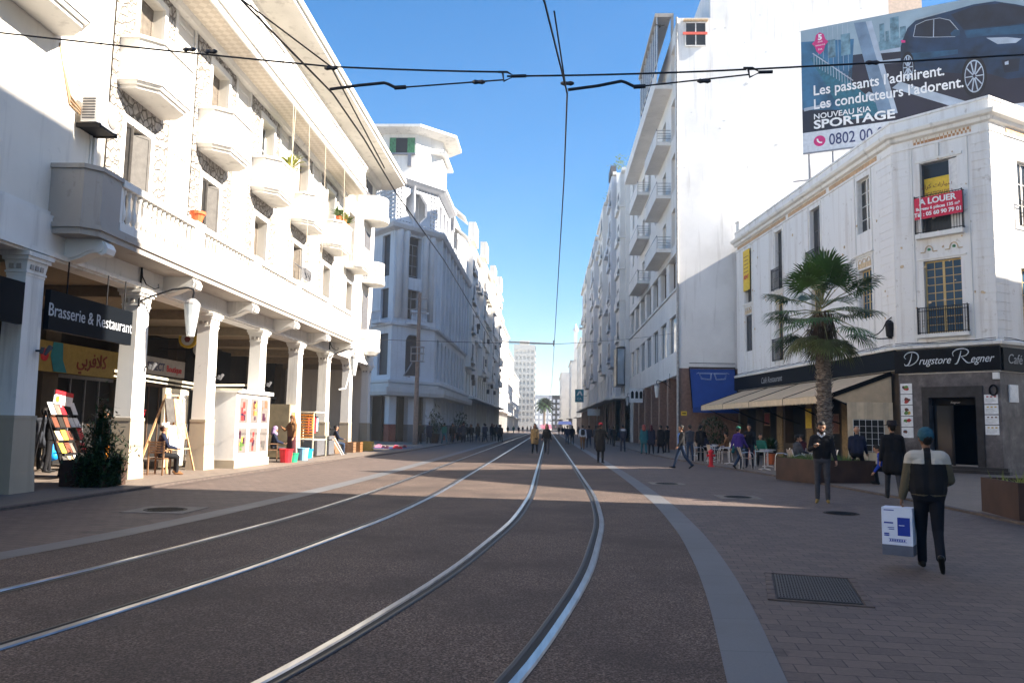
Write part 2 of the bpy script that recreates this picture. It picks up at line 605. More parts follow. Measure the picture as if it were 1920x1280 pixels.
br.inputs['Mortar Size'].default_value = 0.006
br.inputs['Color1'].default_value = (0.095, 0.098, 0.108, 1)
br.inputs['Color2'].default_value = (0.115, 0.118, 0.128, 1)
br.inputs['Mortar'].default_value = (0.06, 0.06, 0.06, 1)
t.links.new(v, br.inputs['Vector'])
f = noise(t, v, 40, 4, 0.7)
f2 = noise(t, v, 1.3, 5, 0.6)
col = mix(t, ramp(t, f, [(0.35, 0.0), (0.7, 0.4)]), br.outputs['Color'], (0.065, 0.065, 0.07))
col = mix(t, ramp(t, f2, [(0.45, 0.0), (0.8, 0.5)]), col, (0.06, 0.055, 0.055))
t.links.new(col, b.inputs['Base Color'])

g = MB()
g.quad((-1500, -400, -0.012), (1500, -400, -0.012), (1500, 3000, -0.012), (-1500, 3000, -0.012))
struct(g.build('ground', plain('ground_far', (0.14, 0.12, 0.10), 0.9)))
g = MB()
g.quad((-30, -25, -0.006), (30, -25, -0.006), (30, 450, -0.006), (-30, 450, -0.006))
struct(g.build('plaza_paving', 'pavers'))
struct(ribbon(KL_IN, KR_IN, -0.002).build('track_bed', 'track_aggregate'))
struct(ribbon(KR_IN, [x + 0.38 for x in KR_IN], 0.002).build('granite_band', 'granite_band'))
struct(ribbon([x - 0.42 for x in KL_IN], KL_IN, 0.002).build('granite_band', 'granite_band'))
# pavements, 10 cm above the plaza, with a stone kerb
PL = [(-25, -9.6), (0, -9.3), (13, -9.15), (25, -9.1), (34, -8.75), (45, -8.2), (60, -8.2), (400, -8.6)]
PRr = [(-25, 8.2), (5, 8.2), (14.7, 8.45), (20.5, 8.55), (29, 7.9), (45, 6.4), (60, 6.1), (400, 5.6)]
ys2 = [-25, -10, 0, 6, 12, 16, 20, 25, 30, 34, 38, 42, 46, 52, 60, 80, 120, 180, 260, 400]
for edge, far, sgn in ((PL, -30, -1), (PRr, 60, 1)):
    xs = smooth_list(edge, ys2)
    mb, kb = MB(), MB()
    for i in range(len(ys2) - 1):
        a, c = xs[i] + sgn * 0.16, xs[i + 1] + sgn * 0.16
        y0, y1 = ys2[i], ys2[i + 1]
        mb.quad((a, y0, 0.036), (far, y0, 0.036), (far, y1, 0.036), (c, y1, 0.036))
        e0, e1 = xs[i], xs[i + 1]
        kb.quad((e0, y0, -0.01), (e1, y1, -0.01), (e1, y1, 0.04), (e0, y0, 0.04))
        kb.quad((e0, y0, 0.04), (e1, y1, 0.04), (c, y1, 0.04), (a, y0, 0.04))
    struct(mb.build('pavement', 'pavement_tiles'))
    struct(kb.build('kerb', plain('kerb_stone', (0.09, 0.07, 0.062), 0.8, var=0.3)))

# ---------------------------------------------------------------- tram rails: grooved rails lying flush in the track bed
m, t, b = base_mat('rail_steel', 0.28, 0.9, 0.6)
t.links.new(ramp(t, noise(t, geo_coords(t, (6, 0.6, 1)), 3, 4), [(0.3, (0.26, 0.26, 0.275)), (0.7, (0.46, 0.46, 0.48))]), b.inputs['Base Color'])
plain('rail_groove', (0.012, 0.011, 0.012), 0.7)
plain('rail_side', (0.03, 0.028, 0.03), 0.5, 0.5)
def rail(off, side, label):
    """head on one side, groove and lip towards the middle of the track"""
    prof = [(-0.045, 0.001), (-0.03, 0.010), (0.028, 0.012), (0.036, -0.0015)]
    lip = [(0.036, 0.0), (0.085, 0.0), (0.09, 0.006), (0.115, 0.007), (0.13, 0.001)]
    out = MB()
    for pts, mi in ((prof, 0), (lip[:2], 1), (lip[1:], 2)):
        out.m(mi)
        for (a, za), (c, zc) in zip(pts, pts[1:]):
            for i in range(len(YS) - 1):
                x0, x1 = off + BX[i], off + BX[i + 1]
                out.quad((x0 + side * a, YS[i], za + 0.002), (x1 + side * a, YS[i + 1], za + 0.002), (x1 + side * c, YS[i + 1], zc + 0.002), (x0 + side * c, YS[i], zc + 0.002))
    o = out.build('tram_rail', ['rail_steel', 'rail_groove', 'rail_side'])
    return tag(o, label, 'rail', 'tram rails')
rail(-4.05, 1, 'tram rail farthest to the left, next to the grey granite band')
rail(-2.50, -1, 'tram rail second from the left, dark groove beside it')
rail(-0.40, 1, 'bright tram rail sweeping through the middle of the street')
rail(1.10, -1, 'tram rail farthest to the right, reflecting blue sky in front')

def manhole(x, y, r, label, pale=True):
    th = thing('manhole_cover', label, 'manhole cover', (x, y, 0), 'round manhole covers')
    fr = MB((x, y, 0))
    fr.box(-r * 1.5, r * 1.5, -r * 1.5, r * 1.5, -0.004, 0.003)
    pale and fr.build('stone_surround', plain('concrete_pale', (0.17, 0.15, 0.13), 0.8, var=0.25), th)
    c = MB((x, y, 0))
    c.lathe((0, 0, 0), [(r, 0.003), (r, 0.010), (r * 0.9, 0.010), (r * 0.88, 0.006), (0.02, 0.006)], 24)
    for i in range(-4, 5):
        w = math.sqrt(max(0.01, 0.72 - (i / 5) ** 2)) * r
        c.box(-w, w, i * r / 5.6 - 0.012, i * r / 5.6 + 0.012, 0.006, 0.011)
    c.build('lid', 'iron', th)
manhole(-6.69, 13.99, 0.36, 'round iron manhole cover in a pale square on the left paving')
manhole(4.52, 19.5, 0.33, 'round manhole cover nearest the end of the sunlit streak, right paving')
manhole(3.46, 23.7, 0.33, 'round manhole cover farther up the right paving beyond the streak')
manhole(5.75, 16.2, 0.33, 'worn round manhole cover near the man with the phone', False)
th = thing('drain_grate', 'rectangular dark metal grate sunk in the right foreground paving', 'drain grate', (2.71, 8.44, 0))
gm = MB((2.71, 8.44, 0), (0.61, -0.15), (0.22, 0.90))
gm.m(0)
gm.box(-0.60, 0.60, -0.72, 0.72, -0.004, 0.004)
gm.build('bed', 'rail_groove', th)
gm = MB((2.71, 8.44, 0), (0.61, -0.15), (0.22, 0.90))
for i in range(26):
    gm.box(-0.58 + i * 0.0455, -0.58 + i * 0.0455 + 0.024, -0.70, 0.70, 0.004, 0.010)
for i in range(15):
    gm.box(-0.58, 0.58, -0.70 + i * 0.099, -0.70 + i * 0.099 + 0.018, 0.004, 0.0085)
gm.build('grille', plain('grate_iron', (0.05, 0.048, 0.05), 0.55, 0.4), th)
gm = MB((2.71, 8.44, 0), (0.61, -0.15), (0.22, 0.90))
for k in range(6):
    for s_ in (-1, 1):
        gm.box(s_ * 0.68 - 0.055, s_ * 0.68 + 0.055, -0.76 + k * 0.255, -0.76 + k * 0.255 + 0.235, -0.004, 0.006)
gm.box(-0.74, 0.74, -0.80, -0.765, -0.004, 0.007)
gm.box(-0.74, 0.74, 0.765, 0.80, -0.004, 0.007)
gm.build('stone_border', plain('border_stone', (0.10, 0.075, 0.065), 0.8, var=0.3), th)
# ================================================================ left: arcade apartment building
B1 = thing('arcade_building', 'sunlit cream apartment building with arcade pillars, long balcony and deep eave on the left', 'building', (-11, 30, 0))
def F1(z=0.0):
    return MB((-11, 0, z), (0, 1), (1, 0))
BAYS = [15.2, 20.05, 24.6, 29.1, 33.6, 38.1]
WIN1 = [u - 0.05 for u in BAYS] + [42.5]
WIN2 = [u + 0.25 for u in BAYS] + [42.6]
WIN3 = [12.2, 16.7, 21.2, 25.7, 30.2, 34.7, 39.2, 43.6]
holes = [(u - 0.65, u + 0.65, 6.05, 9.15, 2.2 if i in (1, 2) else 0.38) for i, u in enumerate(WIN1)] + [(u - 0.65, u + 0.65, 10.2, 13.0, 0.38) for u in WIN2]
holes += [(u - 0.6, u + 0.6, 14.0, 16.0, 0.4) for u in WIN3]
w = F1().wall(-6, 48.5, 5.9, 16.6, holes)
w.quad((48.5, 0, 0), (48.5, 0, 16.6), (48.5, -14, 16.6), (48.5, -14, 0))
w.box(-6, 17.15, 0.0, 0.10, 5.9, 13.5)
w.box(41.6, 44.0 - 2.2, 0.0, 0.06, 5.9, 13.5)
w.build('wall', 'wall_cream', B1)
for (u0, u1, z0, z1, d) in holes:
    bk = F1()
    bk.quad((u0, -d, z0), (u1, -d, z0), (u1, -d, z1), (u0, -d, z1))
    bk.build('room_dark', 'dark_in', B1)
# rubble-faced window bays
rb = F1()
for u in BAYS[1:]:
    hs = [(u - 0.83, u + 0.83, 5.9, 9.35, 0.05), (u - 0.58, u + 1.08, 10.0, 13.2, 0.05)]
    rb.wall(u - 1.45, u + 1.55, 6.1, 13.5, hs, n=0.05, depth=0.05)
    rb.box(u - 1.45, u + 1.55, 0.0, 0.045, 13.5, 13.55)
rb.build('rubble_panel', 'rubble', B1)
tr = F1()
for u, z0, z1 in [(u, 6.0, 9.15) for u in WIN1] + [(u, 10.1, 13.0) for u in WIN2]:
    tr.box(u - 0.83, u - 0.65, 0.0, 0.09, z0, z1 + 0.18)
    tr.box(u + 0.65, u + 0.83, 0.0, 0.09, z0, z1 + 0.18)
    tr.box(u - 0.65, u + 0.65, 0.0, 0.09, z1, z1 + 0.18)
for u in BAYS:                                   # smooth pilasters with sunk panels between the bays
    for z0, z1 in ((6.3, 9.3), (9.9, 13.2)):
        c = u + 2.3
        tr.box(c - 0.62, c - 0.57, 0.0, 0.035, z0, z1)
        tr.box(c + 0.47, c + 0.52, 0.0, 0.035, z0, z1)
        tr.box(c - 0.57, c + 0.47, 0.0, 0.035, z1 - 0.05, z1)
    tr.box(u + 1.58, u + 1.70, 0.0, 0.07, 6.0, 13.5)
    tr.box(u + 2.86, u + 2.98, 0.0, 0.07, 6.0, 13.5)
tr.box(-6, 48.5, 0.0, 0.16, 5.9, 6.0)
tr.build('window_surround', 'trim_white', B1)
# shutters and windows
def leaf_mesh(wd, h, name, mat, louvre=False):
    mb = MB()
    for a, b_ in ((0, 0.06), (wd - 0.06, wd)):
        mb.box(a, b_, -0.02, 0.02, 0, h)
    for z in (0, h * 0.48, h - 0.07):
        mb.box(0.06, wd - 0.06, -0.02, 0.02, z, z + 0.07)
    for z0, z1 in ((0.07, h * 0.48), (h * 0.48 + 0.07, h - 0.07)):
        if louvre:
            n = int((z1 - z0) / 0.07)
            for i in range(n):
                zz = z0 + (z1 - z0) * i / n
                mb.quad((0.06, 0.012, zz), (wd - 0.06, 0.012, zz), (wd - 0.06, -0.012, zz + 0.07), (0.06, -0.012, zz + 0.07))
        else:
            mb.box(0.06, wd - 0.06, -0.008, 0.008, z0, z1)
    return mesh_of(mb, name, mat)
SH_OPEN = leaf_mesh(0.5, 3.05, 'shutter', 'shutter_grey')
plain('shutter_tan', (0.17, 0.145, 0.12), 0.7, var=0.25)
SH_LV = leaf_mesh(0.64, 3.05, 'shutter', 'shutter_tan', True)
SH_UP = leaf_mesh(0.64, 2.78, 'shutter', 'shutter_tan', True)
for i, u in enumerate(WIN1):
    z = 6.06
    if i in (1, 2):                              # half open: dark room and folded leaves at the far jamb
        inst(SH_OPEN, 'shutter', B1, (-11 - 0.10, u + 0.05, z), R(60))
        inst(SH_OPEN, 'shutter', B1, (-11 - 0.06, u + 0.30, z), R(75))
        inst(SH_OPEN, 'shutter', B1, (-11 - 0.30, u - 0.58, z), R(15))
    else:
        inst(SH_LV, 'shutter', B1, (-11 - 0.30, u - 0.645, z), R(90))
        inst(SH_LV, 'shutter', B1, (-11 - 0.30, u + 0.005, z), R(90 if i != 4 else 60))
def casement_mesh(wd, h, fr, rows=3, two=True, name='window'):
    mb = MB()
    t_ = 0.06
    mb.box(-wd / 2, -wd / 2 + t_, -0.03, 0.03, 0, h)
    mb.box(wd / 2 - t_, wd / 2, -0.03, 0.03, 0, h)
    mb.box(-wd / 2 + t_, wd / 2 - t_, -0.03, 0.03, 0, t_)
    mb.box(-wd / 2 + t_, wd / 2 - t_, -0.03, 0.03, h - t_, h)
    if two:
        mb.box(-0.04, 0.04, -0.028, 0.028, t_, h - t_)
    for i in range(1, rows):
        z = h * i / rows
        mb.box(-wd / 2 + t_, wd / 2 - t_, -0.015, 0.015, z - 0.02, z + 0.02)
    return mesh_of(mb, name, fr)
def pane_mesh(wd, h, mat):
    return mesh_of(MB().box(-wd / 2 + 0.05, wd / 2 - 0.05, -0.006, 0.006, 0.05, h - 0.05), 'pane', mat)
CW, CP = casement_mesh(1.28, 2.78, 'frame_white', 3), pane_mesh(1.28, 2.78, 'glass_dark')
TW, TP = casement_mesh(1.18, 1.98, 'frame_white', 2), pane_mesh(1.18, 1.98, 'glass_dark')
for i, u in enumerate(WIN2):
    if i in (0, 3, 5):
        o = inst(CW, 'window', B1, (-11 - 0.3, u, 10.21), R(90))
        sub(CP, 'pane', o)
    else:
        inst(SH_UP, 'shutter', B1, (-11 - 0.28, u - 0.645, 10.21), R(90))
        inst(SH_UP, 'shutter', B1, (-11 - 0.28, u + 0.005, 10.21), R(90))
for i, u in enumerate(WIN3):
    o = inst(TW, 'window', B1, (-11 - 0.3, u, 14.01), R(90))
    sub(TP, 'pane', o)
# arcade pillars
def pillar_mesh():
    mb = MB()
    mb.prism([(-0.325, -0.17), (0.325, -0.17), (0.325, 0.28), (-0.325, 0.28)], 1.6, 4.46, [(-0.30, -0.15), (0.30, -0.15), (0.30, 0.26), (-0.30, 0.26)])
    return mesh_of(mb, 'pillar', 'trim_white')
def pdado_mesh():
    mb = MB()
    mb.prism([(-0.40, -0.24), (0.40, -0.24), (0.40, 0.35), (-0.40, 0.35)], 0, 0.45, [(-0.38, -0.22), (0.38, -0.22), (0.38, 0.33), (-0.38, 0.33)])
    mb.prism([(-0.37, -0.21), (0.37, -0.21), (0.37, 0.32), (-0.37, 0.32)], 0.45, 1.52, [(-0.35, -0.19), (0.35, -0.19), (0.35, 0.30), (-0.35, 0.30)])
    mb.prism([(-0.36, -0.20), (0.36, -0.20), (0.36, 0.31), (-0.36, 0.31)], 1.52, 1.6)
    return mesh_of(mb, 'dado', 'pillar_dado')
def cap_mesh():
    mb = MB()
    mb.m(0)
    mb.box(-0.31, 0.31, -0.16, 0.27, 4.46, 4.52)
    mb.box(-0.33, 0.33, -0.18, 0.29, 4.52, 4.56)
    mb.prism([(-0.31, -0.16), (0.31, -0.16), (0.31, 0.27), (-0.31, 0.27)], 4.56, 4.78, [(-0.34, -0.19), (0.34, -0.19), (0.34, 0.30), (-0.34, 0.30)])
    mb.box(-0.38, 0.38, -0.22, 0.34, 4.78, 4.86)
    mb.box(-0.42, 0.42, -0.25, 0.38, 4.86, 4.95)
    mb.m(1)
    for k in range(3):
        mb.box(-0.22 + k * 0.16, -0.12 + k * 0.16, 0.27, 0.305, 4.60, 4.70)
    for k in range(2):
        mb.box(-0.345, -0.31, -0.09 + k * 0.16, 0.01 + k * 0.16, 4.60, 4.70)
    return mesh_of(mb, 'capital', ['trim_white', 'trim_dirty'])
PM, PD, PC = pillar_mesh(), pdado_mesh(), cap_mesh()
PILY = [16.0 + 4.5 * k for k in range(-2, 8)]
for y in PILY:
    o = inst(PM, 'pillar', B1, (-11, y, 0), R(90))
    o.scale = (1, -1, 1)
    sub(PD, 'dado', o)
    sub(PC, 'capital', o)
bm_ = F1()
bm_.box(-6, 48.5, -0.25, 0.24, 4.95, 5.9)
bm_.box(-6, 48.5, 0.24, 0.32, 5.0, 5.10)
bm_.build('arcade_beam', 'trim_white', B1)
# arcade interior
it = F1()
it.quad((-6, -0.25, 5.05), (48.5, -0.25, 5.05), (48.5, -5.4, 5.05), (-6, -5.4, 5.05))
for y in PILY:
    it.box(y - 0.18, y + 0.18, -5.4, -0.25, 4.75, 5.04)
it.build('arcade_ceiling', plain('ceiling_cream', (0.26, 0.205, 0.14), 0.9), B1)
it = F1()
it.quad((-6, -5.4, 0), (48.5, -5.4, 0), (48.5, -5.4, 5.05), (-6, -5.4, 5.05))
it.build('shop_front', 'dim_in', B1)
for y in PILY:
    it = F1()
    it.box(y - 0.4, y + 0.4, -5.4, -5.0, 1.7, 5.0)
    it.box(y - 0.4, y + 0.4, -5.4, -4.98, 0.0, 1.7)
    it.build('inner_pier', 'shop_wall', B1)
rs = rnd
for i, y in enumerate(PILY[:-1]):
    op = F1()
    op.box(y + 0.55, y + 3.95, -5.39, -5.25, 0.0, 2.9)
    op.build('shop_opening', 'dark_in', B1)
    gl = F1()
    for k in range(4):
        gl.box(y + 0.55 + k * 0.87, y + 0.60 + k * 0.87, -5.3, -5.2, 0, 2.9)
    gl.box(y + 0.45, y + 4.05, -5.3, -5.18, 2.9, 3.02)
    gl.build('shop_frame', 'frame_brown' if i % 2 else 'steel_grey', B1)
# long first-floor balcony
ba = F1()
ba.prism([(16.45, 0), (16.45, 0.85), (16.75, 1.12), (39.7, 1.12), (39.7, 0)], 5.52, 5.66)
ba.prism([(16.40, 0), (16.40, 0.88), (16.72, 1.17), (39.75, 1.17), (39.75, 0)], 5.66, 5.76)
ba.prism([(16.45, 0), (16.45, 0.85), (16.75, 1.12), (39.7, 1.12), (39.7, 0)], 5.76, 5.86)
ba.build('balcony_slab', 'trim_dirty', B1)
pb = F1()
pb.prism([(16.48, 0.0), (16.48, 0.84), (16.77, 1.10), (17.55, 1.10), (17.55, 0.95), (16.85, 0.95), (16.62, 0.76), (16.62, 0.0)], 5.86, 6.98)
pb.prism([(16.44, 0.0), (16.44, 0.86), (16.74, 1.14), (17.58, 1.14), (17.58, 0.91), (16.88, 0.91), (16.66, 0.74), (16.66, 0.0)], 6.98, 7.08)
pb.build('balcony_corner_wall', 'trim_dirty', B1)
PIERS = [17.0, 21.65, 26.2, 30.7, 35.2, 39.45]
for k, (a, c) in enumerate(zip(PIERS, PIERS[1:])):
    bl = F1()
    a2, c2 = (17.58 if k == 0 else a + 0.28), c - 0.28
    bl.box(a2, c2, 0.93, 1.10, 5.86, 6.06)
    bl.box(a2, c2, 0.90, 1.14, 6.90, 7.06)
    bl.box(a2, a2 + 0.10, 0.96, 1.08, 6.06, 6.90)
    bl.box(c2 - 0.10, c2, 0.96, 1.08, 6.06, 6.90)
    n = int((c2 - a2 - 0.2) / 0.235)
    for i in range(n):
        u = a2 + 0.1 + (i + 0.5) * (c2 - a2 - 0.2) / n
        bl.lathe((u, 1.02, 0), [(0.065, 6.06), (0.065, 6.10), (0.04, 6.13), (0.075, 6.28), (0.07, 6.36), (0.038, 6.55), (0.035, 6.74), (0.06, 6.80), (0.06, 6.90)], 8)
    bl.build('balustrade', 'trim_white', B1)
    if c < 39:
        pr = F1()
        pr.box(c - 0.28, c + 0.28, 0.88, 1.13, 5.86, 7.0)
        pr.box(c - 0.31, c + 0.31, 0.85, 1.16, 7.0, 7.09)
        pr.build('balcony_pier', 'trim_white', B1)
pr = F1()
pr.box(39.17, 39.7, 0.0, 1.12, 5.86, 7.05)
pr.build('balcony_pier', 'trim_white', B1)
BR = MB()
prof = [(0.0, 4.98), (0.25, 5.0), (0.55, 5.08), (0.80, 5.20), (0.95, 5.22), (1.06, 5.16), (1.16, 5.20), (1.20, 5.32), (1.14, 5.44), (1.0, 5.52), (0, 5.52)]
BR.extr(prof, -0.17, 0.17)
BR.extr([(p[0] * 0.92 + 0.02, p[1] + 0.05) for p in prof[:-2]] + [(0.9, 5.519), (0.02, 5.519)], -0.20, -0.17)
BR.extr([(p[0] * 0.92 + 0.02, p[1] + 0.05) for p in prof[:-2]] + [(0.9, 5.519), (0.02, 5.519)], 0.17, 0.20)
BRM = mesh_of(BR, 'bracket', 'trim_white')
for y in (17.15, 21.7, 26.2, 30.65, 35.15, 39.55):
    o = inst(BRM, 'bracket', B1, (-11, y, 0), R(90))
    o.scale = (1, -1, 1)
# half-octagon bay balconies
def bay_poly(k=1.0, s=0.0):
    return [(-1.2 - s, 0), (-1.2 - s, (0.55 + s) * k), (-0.8 - s, (1.0 + s) * k), (0.8 + s, (1.0 + s) * k), (1.2 + s, (0.55 + s) * k), (1.2 + s, 0)]
def inset(poly, d):
    return [(p[0] * (1 - d), max(0, p[1] * (1 - d))) for p in poly]
mb = MB()
pp = bay_poly()
mb.prism(inset(pp, 0.10), 9.88, 9.96)
mb.prism(inset(pp, 0.05), 9.96, 10.05, pp)
mb.m(1)
for i in range(26):                              # dentil course
    mb.box(-1.12 + i * 0.088, -1.08 + i * 0.088, 0.0, 0.6, 10.0505, 10.052)
mb.m(0)
mb.prism(bay_poly(1, 0.02), 10.05, 10.15)
mb.prism(pp, 10.15, 11.14)
mb.prism(bay_poly(1, 0.05), 11.14, 11.22)
BAYM = mesh_of(mb, 'bay_balcony', ['trim_white', 'trim_dirty'])
for y in BAYS:
    o = inst(BAYM, 'bay_balcony', B1, (-11, y, 0), R(90))
    o.scale = (1, -1, 1)
# caged bay near the corner
mb = MB()
mb.prism(inset(pp, 0.06), 9.80, 9.90, pp)
mb.prism(bay_poly(1, 0.03), 9.90, 10.0)
CB = mesh_of(mb, 'balcony_slab', 'trim_white')
o = inst(CB, 'balcony_slab', B1, (-11, 42.6, 0), R(90))
o.scale = (1, -1, 1)
mb = MB()
q = bay_poly(1, -0.03)
for a, c in zip(q, q[1:]):
    L = math.dist(a, c)
    n = max(2, int(L / 0.12))
    for i in range(n):
        x, y = a[0] + (c[0] - a[0]) * i / n, a[1] + (c[1] - a[1]) * i / n
        mb.box(x - 0.009, x + 0.009, y - 0.009, y + 0.009, 10.0, 11.0)
    for z in (10.1, 10.5, 11.0):
        mb.bar((a[0], a[1], z), (c[0], c[1], z), 0.03)
CR_ = mesh_of(mb, 'railing', plain('rail_white', (0.62, 0.60, 0.58), 0.6))
sub(CR_, 'railing', o)
# continuous upper balcony with coffered soffit
up = F1()
up.extr([(0, 13.56), (1.15, 13.56), (1.2, 13.62), (1.2, 13.74), (1.27, 13.76), (1.27, 13.88), (0, 13.88)], 4, 40.9)
up.extr([(0.0, 13.42), (0.22, 13.44), (0.30, 13.555), (0, 13.555)], 4, 40.9)
up.build('upper_balcony_slab', 'trim_white', B1)
co = F1()
co.quad((4.1, 0.32, 13.55), (40.8, 0.32, 13.55), (40.8, 1.08, 13.55), (4.1, 1.08, 13.55))
co.build('coffered_soffit', 'coffers', B1)
k = 0
u = 5.0
while u < 40:
    pa = F1()
    pa.box(u, u + 1.9, 1.04, 1.2, 13.88, 14.95)
    pa.build('parapet_panel', 'trim_white', B1)
    bl = F1()
    e = min(u + 4.5, 40.9)
    bl.box(u + 1.9, e, 1.06, 1.18, 13.88, 14.0)
    bl.box(u + 1.9, e, 1.06, 1.18, 14.82, 14.95)
    n = int((e - u - 1.9) / 0.2)
    for i in range(n):
        x = u + 1.9 + (i + 0.5) * (e - u - 1.9) / n
        bl.lathe((x, 1.12, 0), [(0.05, 14.0), (0.065, 14.2), (0.03, 14.5), (0.05, 14.82)], 6)
    bl.build('balustrade', 'trim_white', B1)
    u += 4.5
rl = F1()
rl.box(4, 40.9, 1.0, 1.24, 14.95, 15.06)
rl.build('parapet_rail', 'trim_white', B1)
# rounded corner balconies
def round_slab(cy, r, z0, z1, name, mat, zr=None, n0=0.0):
    mb = F1()
    pts = [(cy - r, n0)] + [(cy + r * math.cos(PI - PI * i / 16), n0 + 0.35 * r + r * 0.85 * math.sin(PI * i / 16)) for i in range(17)] + [(cy + r, n0)]
    mb.prism([(p[0], p[1]) for p in pts], z0, z1)
    return mb, pts
mb, pts = round_slab(46.6, 1.05, 13.5, 13.85, '', '')
mb.build('corner_balcony_slab', 'trim_white', B1)
def curved_rail(pts, z0, z1, solid, name, mat):
    mb = F1()
    for i, (a, c) in enumerate(zip(pts, pts[1:])):
        if solid:
            mb.quad((a[0], a[1], z0), (c[0], c[1], z0), (c[0], c[1], z1), (a[0], a[1], z1))
            d = [(46.6 + (p[0] - 46.6) * 0.92, p[1] * 0.92) for p in (a, c)]
            mb.quad((a[0], a[1], z1), (c[0], c[1], z1), (d[1][0], d[1][1], z1), (d[0][0], d[0][1], z1))
            mb.quad((d[0][0], d[0][1], z0), (d[1][0], d[1][1], z0), (d[1][0], d[1][1], z1), (d[0][0], d[0][1], z1))
        else:
            for t_ in range(3):
                x, y = a[0] + (c[0] - a[0]) * t_ / 3, a[1] + (c[1] - a[1]) * t_ / 3
                mb.box(x - 0.012, x + 0.012, y - 0.012, y + 0.012, z0, z1)
            for z in (z0 + 0.08, z1):
                mb.bar((a[0], a[1], z), (c[0], c[1], z), 0.04)
    mb.build(name, mat, B1)
sc_ = lambda pts, k: [(46.6 + (p[0] - 46.6) * k, p[1] * k) for p in pts]
curved_rail(sc_(pts, 0.96), 13.85, 14.95, True, 'corner_parapet', 'trim_white')
mb, pts = round_slab(46.6, 0.95, 9.75, 10.0, '', '')
mb.build('corner_balcony_slab', 'trim_white', B1)
curved_rail(sc_(pts, 0.95), 10.0, 11.0, False, 'corner_railing', 'rail_white')
mb, pts = round_slab(46.6, 0.85, 5.75, 5.95, '', '')
mb.prism([(46.6 + (p[0] - 46.6) * 0.8, p[1] * 0.8) for p in pts], 5.55, 5.75, pts)
mb.build('corner_balcony_slab', 'trim_white', B1)
curved_rail(sc_(pts, 0.96), 5.95, 7.0, True, 'corner_parapet', 'trim_white')
cw = F1()
for z0, z1 in ((6.05, 9.1), (10.1, 12.9), (14.0, 16.0)):
    cw.box(45.9, 47.3, 0.002, 0.05, z0, z1)
cw.build('corner_window', 'shutter_dark', B1)
# deep eave
ev = F1()
ev.prism([(-8, -0.3), (-8, 1.75), (48.7, 1.75), (49.6, 0.9), (49.6, -0.3)], 16.46, 16.62)
ev.extr([(0.0, 16.2), (0.25, 16.25), (0.40, 16.455), (0.0, 16.455)], -6, 48.5)
ev.build('eave', 'trim_white', B1)
rf = F1()
rf.prism([(-8, -14), (-8, 1.85), (48.75, 1.85), (49.7, 0.95), (49.7, -14)], 16.62, 16.86)
rf.build('roof', 'trim_white', B1)
# ================================================================ right: corner building with the drugstore
C1, C2 = (15.2, 35.5), (17.9, 32.6)
def unit(a, c):
    d = math.dist(a, c)
    return ((c[0] - a[0]) / d, (c[1] - a[1]) / d)
LU = (-0.1009, 0.9949)                # left face: from C1 away from the viewer
CU = unit(C1, C2)                     # chamfer: from C1 to C2
TU = (0.853, 0.522)                   # side-street face: from C2 to the right
LN, CN, TN = (-0.9949, -0.1009), (CU[1], -CU[0]), (TU[1], -TU[0])
CLEN = math.dist(C1, C2)
def FL(z=0.0): return MB((C1[0], C1[1], z), LU, LN)
def FC(z=0.0): return MB((C1[0], C1[1], z), CU, CN)
def FT(z=0.0): return MB((C2[0], C2[1], z), TU, TN)
def at(F, u, n, z):
    return F().P((u, n, z))
R0 = thing('corner_building', 'white three-storey corner building with chamfered front, cornice and drugstore', 'building', (16.5, 38, 0))
LW = [(2.70, 0.62), (8.05, 0.62), (13.2, 0.55), (18.5, 0.62)]
holesL = []
for i, (u, hw) in enumerate(LW):
    holesL.append((u - hw, u + hw, 11.1 if i == 0 else 10.1, 13.75, 0.30))
    holesL.append((u - hw, u + hw, (6.95, 5.8, 5.8, 6.85)[i], 9.3, 0.30))
holesC = [(1.19, 2.69, 10.12, 13.25, 0.28), (1.2, 2.7, 5.82, 8.93, 0.30)]
holesT = [(1.9, 3.1, 10.3, 13.1, 0.25), (1.85, 3.1, 5.8, 8.5, 0.25), (6, 7.2, 10.3, 13.1, 0.25), (6, 7.2, 5.8, 8.5, 0.25)]
m, t, b = base_mat('r0_wall', 0.85, 0, 0.2)       # white paint with shallow block joints and weather stains
g_ = geo_coords(t)
st = noise(t, geo_coords(t, (1.6, 1.6, 0.12)), 1.3, 5, 0.62)
pt = noise(t, g_, 3.2, 6, 0.7)
c_ = mix(t, ramp(t, st, [(0.50, 0.0), (0.74, 0.55)]), (0.76, 0.745, 0.725), (0.40, 0.33, 0.27))
c_ = mix(t, ramp(t, pt, [(0.60, 0.0), (0.68, 0.65)]), c_, (0.42, 0.37, 0.32))
t.links.new(c_, b.inputs['Base Color'])
bump(t, b, pt, 0.12, 0.01)
w = FL().wall(0, 20.8, 4.3, 14.4, holesL)
w.build('wall', 'r0_wall', R0)
w = FC().wall(0, CLEN, 4.1, 14.4, holesC)
w.build('wall', 'r0_wall', R0)
w = FT().wall(0, 22, 4.1, 14.4, holesT)
w.build('wall', 'r0_wall', R0)
w = FL()
w.quad((20.8, 0, 0), (20.8, 0, 14.4), (20.8, -16, 14.4), (20.8, -16, 0))
w.build('wall', 'r0_wall', R0)
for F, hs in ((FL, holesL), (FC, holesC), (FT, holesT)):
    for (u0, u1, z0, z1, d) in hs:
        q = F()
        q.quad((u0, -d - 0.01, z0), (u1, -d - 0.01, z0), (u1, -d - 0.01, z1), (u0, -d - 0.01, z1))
        q.build('room_dark', 'dark_in', R0)
